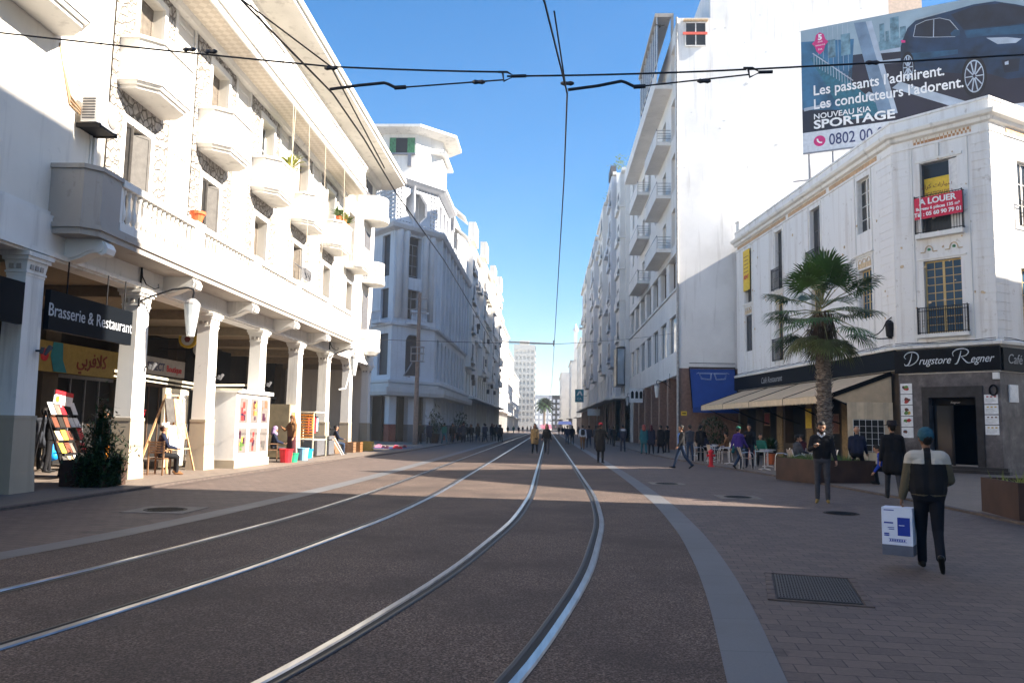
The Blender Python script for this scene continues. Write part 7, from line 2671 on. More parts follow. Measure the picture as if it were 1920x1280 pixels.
for x, y, rz, lab in CH:
    cafe_chair(x, y, rz, lab)
th = thing('potted_bush', 'dark bushy potted plant at the far end of the cafe terrace', 'potted plant', (10.2, 50.5, 0.036))
q = MB((10.2, 50.5, 0.036))
q.lathe((0, 0, 0), [(0.28, 0), (0.38, 0.6), (0.33, 0.6)], 12)
q.build('pot', 'grey_dark', th)
q = MB((10.2, 50.5, 1.5))
for i in range(700):
    a_, e_ = r_.uniform(0, 2 * PI), r_.uniform(-1, 1)
    rr = 0.95 * r_.uniform(0.4, 1) ** 0.5
    p = Vector((rr * math.cos(a_) * math.sqrt(1 - e_ * e_), rr * math.sin(a_) * math.sqrt(1 - e_ * e_), e_ * rr))
    d = Vector((r_.gauss(0, 1), r_.gauss(0, 1), r_.gauss(0, 1))).normalized() * 0.16
    s_ = Vector((d.y, -d.x, 0)) * 0.35
    q.quad(tuple(p - d), tuple(p + s_), tuple(p + d), tuple(p - s_))
q.build('foliage', 'leaf_dark', th)
spk = [(10.3, 38.0, 'tall dark potted plant in the middle of the cafe terrace', 0.9), (10.9, 44.0, 'smaller potted plant against the cafe front', 0.7)]
for x, y, lab, L in spk:
    th = thing('potted_plant', lab, 'potted plant', (x, y, 0.036))
    spiky(x, y, 0.55, 110, L, 'leaf_dark', int(x * 10), 0.05, 0.4, 1.0).build('foliage', 'leaf_dark', th)
    q = MB((x, y, 0.036))
    q.lathe((0, 0, 0), [(0.18, 0), (0.26, 0.5), (0.22, 0.5)], 12)
    q.build('pot', 'terracotta', th)
# wall pictures, lamp and menu boards on the cafe front
for u, z0, z1, mt, lab in ((6.0, 1.5, 2.5, 'food_brown', 'framed dark picture on the cafe front nearest the curtain'), (9.1, 1.7, 2.9, 'yellow', 'yellow menu board on the cafe front pilaster'), (15.2, 1.9, 2.7, 'red_dark', 'dark red signboard low on the far cafe front')):
    th = thing('wall_board', lab, 'sign', at(FL, u, 0.08, z0), 'boards on the cafe front')
    q = FL()
    q.box(u - 0.45, u + 0.45, 0.061, 0.1, z0, z1)
    q.build('frame', 'wood', th)
    q = FL()
    q.box(u - 0.38, u + 0.38, 0.1, 0.11, z0 + 0.07, z1 - 0.07)
    q.build('picture', mt, th)
# far palm closing the view, with its planter, and the blue canopy beside it
FP = thing('palm_tree', 'distant date palm standing in the middle at the end of the street', 'palm tree', (-1.3, 262, 0))
q = MB((-1.3, 262, 0))
q.lathe((0, 0, 0), [(0.5, 0), (0.38, 1), (0.36, 8.6), (0.5, 9.2)], 10)
q.build('trunk', 'palm_bark', FP)
q = MB((-1.3, 262, 9.2))
for i in range(64):
    a_ = i * 2.399
    e_ = R(82 - 118 * i / 64)
    L = 3.3
    pts = []
    for j in range(9):
        t_ = j / 8
        pts.append(Vector((math.cos(a_) * math.cos(e_) * L * t_, math.sin(a_) * math.cos(e_) * L * t_, math.sin(e_) * L * t_ - 1.5 * t_ * t_)))
    for j in range(1, 9):
        for s_ in (-1, 1):
            w = Vector((-math.sin(a_), math.cos(a_), -0.4)) * s_ * 0.75 * (1 - 0.5 * j / 8)
            q.quad(tuple(pts[j - 1]), tuple(pts[j]), tuple(pts[j] + w), tuple(pts[j - 1] * 0.6 + pts[j] * 0.4 + w))
q.build('crown', 'leaf_dark', FP)
th = thing('market_canopy', 'blue canopy stall at the far end of the street, right of the palm', 'stall', (4.5, 250, 0))
q = MB((4.5, 250, 0))
q.prism([(-1.6, -3), (2.8, -3), (2.8, 3), (-1.6, 3)], 2.4, 3.4, [(-1.2, -1), (2.4, -1), (2.4, 1), (-1.2, 1)])
q.build('roof', 'bb_navy', th)
q = MB((4.5, 250, 0))
for x in (-1.5, 0.6, 2.7):
    q.bar((x, -2.9, 0), (x, -2.9, 2.6), 0.12)
q.build('post', 'steel_grey', th)
th = thing('flower_tub', 'reddish flower tub in the middle of the far street, in front of the palm', 'planter', (-0.6, 240, 0))
q = MB((-0.6, 240, 0))
q.lathe((0, 0, 0), [(1.2, 0), (1.6, 0.9), (1.5, 0.9)], 12)
q.build('tub', 'wall_grey', th)
q = MB((-0.6, 240, 0.9))
for i in range(160):
    p = Vector((r_.gauss(0, 0.8), r_.gauss(0, 0.8), abs(r_.gauss(0.5, 0.35))))
    q.quad(tuple(p), (p.x + 0.3, p.y, p.z + 0.1), (p.x + 0.1, p.y + 0.2, p.z + 0.35))
q.build('flowers', 'pink', th)
for x, y, side, lab in ((-9.6, 67.5, 0, 'dark potted shrub in front of the corner tower building'), (-9.2, 84, 0, 'tall potted shrub on the shaded left pavement among the crowd')):
    th = thing('potted_bush', lab, 'potted plant', (x, y, 0.036))
    q = MB((x, y, 0.036))
    q.lathe((0, 0, 0), [(0.35, 0), (0.5, 0.8), (0.45, 0.8)], 12)
    q.build('pot', 'corten', th)
    q = MB((x, y, 1.7))
    for i in range(260):
        p = Vector((r_.gauss(0, 0.35), r_.gauss(0, 0.35), r_.gauss(0, 0.6)))
        d = Vector((r_.gauss(0, 1), r_.gauss(0, 1), r_.gauss(0.3, 1))).normalized() * 0.25
        s_ = Vector((d.y, -d.x, 0)) * 0.3
        q.quad(tuple(p - d), tuple(p + s_), tuple(p + d), tuple(p - s_))
    q.build('foliage', 'leaf_dark', th)
q = MB((6.9, 50, 27.6))
q.tube([(0, -0.2, 0), (0, 0, 0.02), (0, 0.2, 0)], [0.02, 0.08, 0.02], 6)
q.quad((0, -0.06, 0.03), (0.32, 0.05, 0.14), (0.3, 0.14, 0.13), (0, 0.08, 0.03))
q.quad((0, -0.06, 0.03), (-0.3, 0.02, 0.2), (-0.28, 0.12, 0.19), (0, 0.08, 0.03))
tag(q.build('bird', 'black_paint'), 'small dark bird flying in the sky left of the tall white block', 'bird')
# ================================================================ people
plain('skin', (0.36, 0.19, 0.12), 0.55, var=0.1)
plain('skin_dark', (0.16, 0.08, 0.05), 0.55, var=0.1)
plain('hair_black', (0.008, 0.006, 0.005), 0.6)
plain('hair_brown', (0.07, 0.035, 0.018), 0.6)
plain('cl_black', (0.006, 0.006, 0.008), 0.85, var=0.3)
plain('cl_navy', (0.008, 0.012, 0.032), 0.85, var=0.3)
plain('cl_jeans', (0.018, 0.035, 0.075), 0.85, var=0.3)
plain('cl_grey', (0.035, 0.035, 0.042), 0.85, var=0.3)
plain('cl_slate', (0.045, 0.05, 0.065), 0.85, var=0.3)
plain('cl_white', (0.42, 0.45, 0.52), 0.85)
plain('cl_cream', (0.40, 0.37, 0.33), 0.9, var=0.12)
plain('cl_khaki', (0.085, 0.07, 0.045), 0.9, var=0.2)
plain('cl_tan', (0.30, 0.19, 0.08), 0.9, var=0.15)
plain('cl_brown', (0.16, 0.075, 0.03), 0.9, var=0.2)
plain('cl_maroon', (0.06, 0.012, 0.018), 0.9, var=0.2)
plain('cl_lilac', (0.30, 0.20, 0.36), 0.9, var=0.15)
plain('cl_purple', (0.035, 0.018, 0.16), 0.9, var=0.2)
plain('cl_blue', (0.01, 0.04, 0.30), 0.85, var=0.2)
plain('cl_teal', (0.015, 0.10, 0.13), 0.85, var=0.2)
plain('cl_shirt', (0.10, 0.20, 0.48), 0.85)
plain('cl_green', (0.02, 0.13, 0.09), 0.85)
plain('shoe_tan', (0.22, 0.14, 0.035), 0.8)
plain('shoe_black', (0.006, 0.006, 0.006), 0.6)
plain('eye_dark', (0.01, 0.008, 0.006), 0.3)
plain('lip', (0.25, 0.09, 0.07), 0.5)
SKIN, TOP, TRO, SHO, EX1, EX2 = range(6)
def V(*a): return Vector(a)
def rot_x(v, a):                                  # swing forward (+Y) by a about X
    c, s = math.cos(a), math.sin(a)
    return Vector((v.x, v.y * c - v.z * s, v.y * s + v.z * c))
def cap_mesh_seg(mb, p, q, rp, rq, n=10, sq=None):
    """a closed tapered capsule"""
    d = q - p
    L = d.length
    d = d / L if L > 1e-6 else Vector((0, 0, 1))
    a = Vector((0, 1, 0)) if abs(d.y) < 0.8 else Vector((1, 0, 0))
    e1 = (a - d * a.dot(d)).normalized()
    e2 = d.cross(e1)
    k = len(mb.v)
    rings = [(-1.0, 0.02, p, rp), (-0.8, 0.6, p, rp), (-0.4, 0.917, p, rp), (0, 1, p, rp), (0, 1, q, rq), (0.4, 0.917, q, rq), (0.8, 0.6, q, rq), (1.0, 0.02, q, rq)]
    vs, fs = [], []
    for t, rr, c, r in rings:
        for i in range(n):
            an = 2 * PI * i / n
            vs.append(tuple(c + d * (t * r) + (e1 * math.cos(an) + e2 * math.sin(an)) * (rr * r)))
    for j in range(len(rings) - 1):
        for i in range(n):
            i2 = (i + 1) % n
            fs.append((j * n + i, j * n + i2, (j + 1) * n + i2, (j + 1) * n + i))
    fs.append(tuple(range(n - 1, -1, -1)))
    fs.append(tuple((len(rings) - 1) * n + i for i in range(n)))
    mb.add(vs, fs)
def fuse(segs, name, mats, voxel, smooth=5, paint=None):
    """fuse tapered capsules into ONE continuous skin and paint each face by the nearest limb"""
    mb = MB()
    for (p, q, rp, rq, reg) in segs:
        cap_mesh_seg(mb, p, q, rp, rq)
    me = mesh_of(mb, name, mats)
    o = bpy.data.objects.new(name, me)
    COL.objects.link(o)
    rm = o.modifiers.new('r', 'REMESH')
    rm.mode = 'VOXEL'
    rm.voxel_size = voxel
    sm = o.modifiers.new('s', 'SMOOTH')
    sm.factor = 0.5
    sm.iterations = smooth
    dg = bpy.context.evaluated_depsgraph_get()
    out = bpy.data.meshes.new_from_object(o.evaluated_get(dg))
    bpy.data.objects.remove(o)
    out.materials.clear()
    for m_ in mats:
        out.materials.append(MATS[m_])
    n = len(out.polygons)
    cen = np.empty(n * 3, np.float32)
    out.polygons.foreach_get('center', cen)
    cen = cen.reshape(-1, 3)
    best = np.full(n, 1e9)
    reg = np.zeros(n, np.int32)
    for (p, q, rp, rq, rg) in segs:
        a = np.array(p)
        d = np.array(q) - a
        L2 = max(1e-9, float(d @ d))
        t = np.clip(((cen - a) @ d) / L2, 0, 1)
        dist = np.linalg.norm(cen - a - t[:, None] * d, axis=1) - (rp + (rq - rp) * t)
        k = dist < best
        best[k] = dist[k]
        reg[k] = rg
    if paint:
        paint(cen, reg)
    out.polygons.foreach_set('material_index', reg)
    out.polygons.foreach_set('use_smooth', [True] * n)
    out.name = name
    return out
def figure(pose, sex='m', bulk=1.0, hands=True, coat=0.0, skirt=0.0, fine=False):
    """joints and limb segments of a standing, walking or sitting person, 1.75 m tall, facing +Y"""
    S = []
    A = lambda p, q, rp, rq, rg: S.append((Vector(p), Vector(q), rp, rq, rg))
    lean = R(pose.get('lean', 0))
    hipz = 0.93
    hip = V(0, 0, hipz)
    sp = lambda v: hip + rot_x(v - hip, -lean)
    shw = 0.185 if sex == 'm' else 0.165
    b = bulk
    J = {}
    # torso
    A(sp(V(-0.075, 0, 0.93)), sp(V(0.075, 0, 0.93)), 0.112 * (0.5 + 0.5 * b), 0.112 * (0.5 + 0.5 * b), TRO)
    A(sp(V(-0.065, 0, 1.0)), sp(V(-0.075, 0.01, 1.30)), 0.120 * b, 0.116 * b, TOP)
    A(sp(V(0.065, 0, 1.0)), sp(V(0.075, 0.01, 1.30)), 0.120 * b, 0.116 * b, TOP)
    A(sp(V(-shw + 0.03, -0.01, 1.40)), sp(V(shw - 0.03, -0.01, 1.40)), 0.078 * b, 0.078 * b, TOP)
    A(sp(V(0, -0.015, 1.42)), sp(V(0, -0.01, 1.49)), 0.07, 0.058, TOP)
    if sex == 'f':
        A(sp(V(-0.07, 0.085, 1.27)), sp(V(0.07, 0.085, 1.27)), 0.06, 0.06, TOP)
    # neck and head
    tilt = R(pose.get('nod', 0))
    turn = R(pose.get('turn', 0))
    nk = sp(V(0, 0.0, 1.50))
    def hd(v):
        w = rot_x(v, -tilt)
        w = Vector((w.x * math.cos(turn) - w.y * math.sin(turn), w.x * math.sin(turn) + w.y * math.cos(turn), w.z))
        return nk + w
    A(sp(V(0, -0.012, 1.44)), hd(V(0, 0.005, 0.05)), 0.054, 0.05, SKIN)
    A(hd(V(0, -0.015, 0.165)), hd(V(0, 0.02, 0.17)), 0.088, 0.085, SKIN)
    A(hd(V(0, 0.0, 0.20)), hd(V(0, 0.02, 0.19)), 0.078, 0.078, SKIN)
    A(hd(V(0, 0.035, 0.09)), hd(V(0, 0.045, 0.065)), 0.062, 0.045, SKIN)
    A(hd(V(0, 0.10, 0.145)), hd(V(0, 0.118, 0.115)), 0.010, 0.015, SKIN)
    for s in (-1, 1):
        A(hd(V(s * 0.084, -0.005, 0.155)), hd(V(s * 0.088, -0.012, 0.12)), 0.014, 0.010, SKIN)
    J['hd'] = hd
    # arms: (forward, out, elbow, inward) in degrees
    for s, key in ((-1, 'al'), (1, 'ar')):
        fw, ou, el, inn = pose.get(key, (5, 8, 10, 0))
        sh = sp(V(s * shw, -0.01, 1.40))
        d = V(s * math.sin(R(ou)), 0, -math.cos(R(ou)))
        d = rot_x(d, R(fw))
        d = rot_x(d, -lean)
        e = sh + d * 0.285
        f = rot_x(V(s * math.sin(R(ou)), 0, -math.cos(R(ou))), R(fw + el))
        f = rot_x(f, -lean)
        ia = R(inn) * s
        f = Vector((f.x * math.cos(ia) - f.y * math.sin(ia), f.x * math.sin(ia) + f.y * math.cos(ia), f.z))
        w = e + f * 0.25
        A(sh, e, 0.062 * b, 0.05 * b, EX1 if pose.get('sleeve') else TOP)
        A(e, w - f * 0.02, 0.05 * b, 0.038 * b, EX1 if pose.get('sleeve') else TOP)
        A(w - f * 0.05, w + f * 0.012, 0.029, 0.027, SKIN)
        # hand: palm, four bent fingers, thumb
        up_ = V(0, 0, 1) if abs(f.z) < 0.9 else V(0, 1, 0)
        side = f.cross(up_).normalized()
        pn = side.cross(f).normalized()
        if f.z < -0.8:
            side, pn = V(0, 1, 0), V(-s, 0, 0)
        pal = w + f * 0.085
        for k in (-1, 0, 1):
            A(w + side * 0.012 * k + f * 0.01, pal + side * 0.025 * k, 0.019, 0.015, SKIN)
        if hands:
            c = R(pose.get('curl', 35))
            for k, L in zip((-1.5, -0.5, 0.5, 1.5), (0.062, 0.074, 0.078, 0.066)):
                r0 = pal + side * (0.0205 * k)
                d1 = f * math.cos(c * 0.5) + pn * math.sin(c * 0.5)
                d2 = f * math.cos(c * 1.5) + pn * math.sin(c * 1.5)
                m_ = r0 + d1 * L * 0.55
                A(r0, m_, 0.0095, 0.009, SKIN)
                A(m_, m_ + d2 * L * 0.45, 0.009, 0.0075, SKIN)
            tb = w + f * 0.03 + side * 0.028
            tm = tb + (f * 0.6 + side * 0.6 + pn * 0.5).normalized() * 0.04
            A(tb, tm, 0.012, 0.010, SKIN)
            A(tm, tm + (f * 0.9 + pn * 0.4).normalized() * 0.03, 0.010, 0.008, SKIN)
        J['h' + key[1]] = pal
        J['f' + key[1]] = f
        J['e' + key[1]] = e
    # legs: (hip forward, out, knee bend)
    feet = []
    for s, key in ((-1, 'll'), (1, 'lr')):
        fw, ou, kn = pose.get(key, (0, 3, 0))
        h = V(s * 0.088, 0, 0.91)
        d = rot_x(V(s * math.sin(R(ou)), 0, -math.cos(R(ou))), R(fw))
        k = h + d * 0.43
        g = rot_x(V(s * math.sin(R(ou * 0.5)), 0, -math.cos(R(ou * 0.5))), R(fw - kn))
        a = k + g * 0.40
        A(h, k, 0.088 * (0.55 + 0.45 * b), 0.062 * (0.6 + 0.4 * b), TRO)
        A(k, k + g * 0.14, 0.060 * (0.6 + 0.4 * b), 0.060, TRO)
        A(k + g * 0.14, a, 0.060, 0.050 * (0.5 + 0.5 * b), TRO)
        fa = R(pose.get('foot_' + key, fw - kn))
        fd = rot_x(V(s * 0.12, 0.99, 0), fa if fa < 0 else fa * 0.5)
        dn = rot_x(V(0, 0, -1), fa if fa < 0 else fa * 0.5)
        heel = a + dn * 0.05 - fd * 0.045
        A(a + dn * 0.01, heel, 0.045, 0.038, SHO)
        A(heel, a + dn * 0.058 + fd * 0.10, 0.038, 0.036, SHO)
        A(a + dn * 0.058 + fd * 0.08, a + dn * 0.066 + fd * 0.165, 0.038, 0.027, SHO)
        feet += [(heel - V(0, 0, 0.038)).z, (a + dn * 0.066 + fd * 0.165 - V(0, 0, 0.027)).z]
        J['k' + key[1]] = k
    if coat:
        for s in (-1, 1):
            kk = J['kl'] if s < 0 else J['kr']
            h = V(s * 0.088, 0, 0.91)
            A(V(s * 0.07, -0.005, 1.0), h + (kk - h) * coat + V(0, -0.02, 0), 0.125 * b, 0.118 * b, TOP)
        A(V(0, -0.02, 1.0), V(0, -0.02, 0.91 - 0.40 * coat), 0.125 * b, 0.12 * b, TOP)
    if skirt:
        for s in (-1, 1):
            A(V(s * 0.06, 0, 0.95), V(s * 0.11, 0.0, 0.95 - skirt), 0.125, 0.13, TRO)
        A(V(0, 0, 0.9), V(0, 0, 0.95 - skirt), 0.13, 0.15, TRO)
    lo = pose.get('seat')
    dz = -min(feet)
    for i, (p, q, rp, rq, rg) in enumerate(S):
        S[i] = (p + V(0, 0, dz), q + V(0, 0, dz), rp, rq, rg)
    sh_ = lambda v: v + V(0, 0, dz)
    return S, {k_: (v if k_ in ('hd', 'fl', 'fr') else sh_(v)) for k_, v in J.items()}, dz
def person(label, loc, heading, segs, J, dz, mats, voxel=0.014, scale=1.0, hair=('short', 'hair_black'), hat=None, group=None, face=False, cat='person', beard=False, paint=None):
    th = thing('person', label, cat, loc, group, R(heading))
    th.scale = (scale,) * 3
    me = fuse(segs, 'body', mats, voxel, 5, paint)
    sub(me, 'body', th)
    hd = lambda x, y, z: J['hd'](V(x, y, z)) + V(0, 0, dz)
    def piece(name, sg, mat, vx=None, sm=3):
        return sub(fuse([(p, q, a, b_, 0) for p, q, a, b_ in sg], name, [mat], vx or voxel * 0.8, sm), name, th)
    if hair:
        st, hm = hair
        sg = [(hd(0, -0.03, 0.19), hd(0, 0.012, 0.215), 0.089, 0.082)]
        sg += [(hd(0, -0.055, 0.15), hd(0, -0.05, 0.12), 0.072, 0.062)]
        sg += [(hd(s * 0.04, -0.02, 0.18), hd(s * 0.048, 0.0, 0.175), 0.055, 0.05) for s in (-1, 1)]
        if st == 'long':
            sg += [(hd(0, -0.06, 0.12), hd(0, -0.085, -0.10), 0.075, 0.07)]
            sg += [(hd(s * 0.06, -0.02, 0.14), hd(s * 0.085, -0.01, -0.10), 0.05, 0.045) for s in (-1, 1)]
        if st == 'scarf':
            sg = [(hd(0, -0.025, 0.17), hd(0, 0.012, 0.20), 0.105, 0.098), (hd(0, -0.05, 0.13), hd(0, -0.06, -0.02), 0.098, 0.11), (hd(-0.07, 0.0, -0.03), hd(0.07, 0.0, -0.03), 0.075, 0.075), (hd(0, 0.03, 0.0), hd(0, 0.05, -0.04), 0.07, 0.075)]
        if st == 'hood':
            sg = [(hd(0, -0.03, 0.17), hd(0, 0.0, 0.19), 0.11, 0.10), (hd(0, -0.05, 0.12), hd(0, -0.06, 0.02), 0.095, 0.10)]
        piece('headscarf' if st == 'scarf' else 'hood' if st == 'hood' else 'hair', sg, hm)
    if beard:
        piece('beard', [(hd(0, 0.045, 0.07), hd(0, 0.055, 0.05), 0.058, 0.046), (hd(-0.045, 0.03, 0.08), hd(0.045, 0.03, 0.08), 0.043, 0.043)], 'hair_black', 0.006)
    if hat == 'brim':
        q = MB()
        q.lathe((0, 0, 0), [(0.185, -0.006), (0.19, 0.0), (0.12, 0.012), (0.112, 0.02), (0.106, 0.085), (0.085, 0.115), (0.0, 0.11)], 20)
        q.v = [tuple(hd(v[0], v[1] * 1.08 - 0.005, v[2] + 0.205)) for v in q.v]
        return th, q, piece, hd
    return th, None, piece, hd
def add_hat(th, q, mat, name='hat'):
    sub(mesh_of(q, name, mat, True), name, th)
def face_bits(th, hd):
    q = MB()
    for s in (-1, 1):
        c = hd(s * 0.033, 0.094, 0.152)
        q.lathe(tuple(c), [(0.001, -0.009), (0.011, -0.004), (0.012, 0.002), (0.001, 0.009)], 8)
    sub(mesh_of(q, 'eye', 'eye_dark'), 'eye', th)
    q = MB()
    for s in (-1, 1):
        q.tube([tuple(hd(s * 0.014, 0.107, 0.172)), tuple(hd(s * 0.032, 0.103, 0.178)), tuple(hd(s * 0.052, 0.088, 0.170))], 0.0055, 5)
    sub(mesh_of(q, 'eyebrow', 'hair_black'), 'eyebrow', th)
    q = MB()
    q.tube([tuple(hd(-0.022, 0.098, 0.083)), tuple(hd(0, 0.106, 0.083)), tuple(hd(0.022, 0.098, 0.083))], 0.006, 5)
    sub(mesh_of(q, 'mouth', 'lip'), 'mouth', th)

# --- man carrying the white box, seen from behind in mid-stride
pose = dict(lean=6, al=(2, 13, 6, 0), ar=(12, 14, 62, 38), ll=(13, 0, 10), lr=(-7, 0, 34), curl=70, nod=6, turn=16, sleeve=True, foot_lr=-58)
S_, J_, dz = figure(pose, 'm', 1.34)
def jacket(cen, reg):
    y = 0.93 + dz
    top = reg == TOP
    reg[top & (cen[:, 2] < 0.94 + dz)] = EX1
    reg[((reg == TOP) | (reg == EX1)) & (cen[:, 2] > 1.325 + dz) & ~((np.abs(cen[:, 0]) < 0.042 + 0.05 * np.clip(1.37 + dz - cen[:, 2], 0, 1)))] = EX2
th, _, piece, hd = person('man walking away in a black and cream jacket and teal cap, carrying a white box', (4.46, 9.72, 0), -20, S_, J_, dz, ['skin_dark', 'cl_black', plain('cl_blueblack', (0.004, 0.005, 0.010), 0.9).name, 'shoe_black', 'cl_khaki', 'cl_cream'], 0.009, 0.91, ('short', 'hair_black'), paint=jacket)
piece('cap', [(hd(0, -0.02, 0.215), hd(0, 0.015, 0.22), 0.093, 0.088), (hd(0, 0.08, 0.2), hd(0, 0.13, 0.19), 0.045, 0.03), (hd(0, -0.03, 0.18), hd(0, 0.02, 0.19), 0.097, 0.093)], plain('cap_teal', (0.02, 0.075, 0.11), 0.85).name, 0.008, 3)
hw = th.matrix_basis @ J_['hl']
bx = thing('carton_box', 'white carton box with blue printing carried by the man in front', 'box', (hw.x, hw.y, hw.z - 0.45), None, R(-32))
q = MB()
q.box(-0.165, 0.165, -0.13, 0.13, 0.0, 0.43)
me = mesh_of(q, 'carton', plain('carton_white', (0.62, 0.66, 0.80), 0.55, var=0.04))
sub(me, 'carton', bx, (-0.03, 0.02, -0.02))
def bq(name, x0, x1, z0, z1, mat, y=-0.131):
    q = MB()
    q.box(x0, x1, y - 0.001, y, z0, z1)
    sub(mesh_of(q, name, mat), name, bx, (-0.03, 0.02, -0.02))
plain('print_blue', (0.012, 0.035, 0.30), 0.5)
bq('printed_panel', 0.005, 0.14, 0.11, 0.32, 'print_blue')
bq('print_line', -0.14, -0.04, 0.245, 0.262, 'print_blue')
bq('print_line', -0.14, -0.085, 0.12, 0.135, 'print_blue')
bq('print_line', -0.14, -0.085, 0.10, 0.114, 'print_blue')
bq('print_line', -0.10, -0.03, 0.195, 0.203, 'print_blue')
bq('print_line', -0.09, -0.03, 0.175, 0.183, 'print_blue')
bq('print_line', -0.14, -0.03, 0.395, 0.405, 'print_blue')
bq('print_line', -0.09, 0.10, 0.035, 0.040, 'print_blue')
bq('print_line', -0.09, 0.10, 0.068, 0.073, 'print_blue')
for k in range(7):
    bq('print_line', -0.082 + k * 0.025, -0.066 + k * 0.025, 0.044, 0.064, 'print_blue')
bq('print_line', 0.02, 0.08, 0.225, 0.233, 'carton_white', -0.1325)
q = MB()
q.box(-0.166, 0.166, -0.1305, 0.1305, -0.12, -0.0002)
sub(mesh_of(q, 'carton_base', plain('carton_grey', (0.10, 0.11, 0.15), 0.6)), 'carton_base', bx, (-0.03, 0.02, -0.02))

# --- man in the black hat and coat, from behind
S_, J_, dz = figure(dict(al=(-4, 9, 14, 0), ar=(4, 10, 18, 0), ll=(14, 2, 4), lr=(-10, 2, 18), turn=12), 'm', 1.16, coat=0.55)
th, hq, piece, hd = person('man in a black coat and dark brimmed hat walking away past the terrace curtain', (8.15, 19.5, 0), -14, S_, J_, dz, ['skin', 'cl_black', 'cl_grey', 'shoe_black', 'cl_black', 'cl_black'], 0.011, 1.02, ('short', 'hair_black'), 'brim')
add_hat(th, hq, 'hair_brown' if False else plain('hat_dark', (0.014, 0.010, 0.012), 0.8).name)
# --- bearded man looking at his phone, facing the camera
S_, J_, dz = figure(dict(al=(10, 12, 20, 0), ar=(26, 12, 80, 42), ll=(4, 2, 2), lr=(-3, 2, 5), nod=12, turn=10, curl=60), 'm', 1.08)
th, _, piece, hd = person('bearded man in a black sweater and grey jeans facing us, holding a phone', (6.1, 18.3, 0), 160, S_, J_, dz, ['skin', 'cl_black', plain('cl_jeans_grey', (0.05, 0.05, 0.06), 0.9, var=0.25).name, 'shoe_tan', 'cl_black', 'cl_black'], 0.009, 1.0, ('short', 'hair_black'), beard=True)
face_bits(th, hd)
piece('shirt_collar', [(hd(-0.045, 0.03, -0.01), hd(0.0, 0.075, -0.07), 0.03, 0.014), (hd(0.045, 0.03, -0.01), hd(0.0, 0.075, -0.07), 0.03, 0.014), (hd(-0.05, -0.02, 0.0), hd(0.05, -0.02, 0.0), 0.042, 0.042)], 'cl_white', 0.008, 2)
hw = th.matrix_basis @ J_['hr']
ph = thing('mobile_phone', 'mobile phone held by the bearded man', 'phone', (hw.x, hw.y, hw.z + 0.02), None, R(160 + 40))
q = MB()
q.box(-0.075, 0.075, -0.036, 0.036, 0.012, 0.022)
sub(mesh_of(q, 'case', 'black_paint'), 'case', ph)
q = MB()
q.box(-0.068, 0.068, -0.032, 0.032, 0.0221, 0.0235)
sub(mesh_of(q, 'screen', 'white_paper'), 'screen', ph)
# --- bald man sitting on the planter edge, hands behind, seen from behind
SIT = dict(lean=6, al=(-8, 6, 40, 30), ar=(20, 8, 30, 0), ll=(78, 4, 70), lr=(62, 6, 42), foot_ll=5, foot_lr=15)
S_, J_, dz = figure(SIT, 'm', 1.12)
th, _, piece, hd = person('bald man in dark blue sitting on the palm planter edge with his back to us', (9.45, 25.15, 0.24), -24, S_, J_, 0 + dz, ['skin', 'cl_navy', 'cl_black', 'shoe_black', 'cl_navy', 'cl_navy'], 0.013, 1.0, None)
# --- person in blue sitting low on the pavement by the planter
LOW = dict(lean=32, al=(35, 12, 30, 0), ar=(30, 12, 40, 0), ll=(100, 8, 110), lr=(92, 8, 100), foot_ll=5, foot_lr=5, nod=15)
S_, J_, dz = figure(LOW, 'm', 1.1)
person('person in a bright blue jacket crouching on the pavement beside the planter', (10.15, 24.55, 0.036), 60, S_, J_, dz, ['skin', 'cl_blue', 'cl_black', 'shoe_black', 'cl_blue', 'cl_blue'], 0.014, 0.95, ('short', 'hair_black'))
# --- shared walking figures for everyone farther away
WALK = dict(al=(18, 8, 14, 0), ar=(-16, 8, 12, 0), ll=(-18, 2, 22), lr=(22, 2, 6), foot_ll=-30)
WALK2 = dict(al=(-20, 8, 10, 0), ar=(20, 8, 18, 0), ll=(24, 2, 6), lr=(-20, 2, 24), foot_lr=-32)
STAND = dict(al=(8, 9, 18, 0), ar=(40, 8, 70, 30), ll=(2, 3, 0), lr=(-2, 3, 4))
PLAINW = dict(al=(4, 8, 10, 0), ar=(-4, 8, 12, 0), ll=(8, 2, 2), lr=(-8, 2, 10))
def make(label, x, y, hdg, pose, cols, sex='m', bulk=1.1, coat=0.0, skirt=0.0, hair=('short', 'hair_black'), vx=0.018, sc=1.0, z=None, group=None):
    S, J, d = figure(pose, sex, bulk, True, coat, skirt)
    zz = (0.036 if (x > 7.9 or x < -8.7) else 0.0) if z is None else z
    return person(label, (x, y, zz), hdg, S, J, d, cols, vx, sc, hair, group=group)
c = lambda t, b_, s='shoe_black', sk='skin': [sk, t, b_, s, t, t]
th, _, piece, hd = make('man with an open dark jacket and blue shirt striding left past the red hydrant', 5.4, 33.0, 96, WALK, c('cl_black', 'cl_jeans'), vx=0.014)
piece('shirt', [(V(-0.025, 0.075, 1.0 + 0.0), V(-0.02, 0.085, 1.36), 0.068, 0.06), (V(0.025, 0.075, 1.0), V(0.02, 0.085, 1.36), 0.068, 0.06)], 'cl_shirt', 0.014, 3)
th, _, piece, hd = make('man in a purple-blue jacket and green cap carrying a teal bag by the cafe tables', 7.75, 33.2, -50, WALK2, c('cl_purple', 'cl_jeans'), vx=0.014)
piece('cap', [(hd(0, -0.02, 0.2), hd(0, 0.02, 0.205), 0.095, 0.09)], 'cl_green', 0.014, 2)
piece('bag', [(V(-0.30, 0.02, 0.72), V(-0.30, 0.1, 0.92), 0.085, 0.06)], 'cl_teal', 0.018, 2)
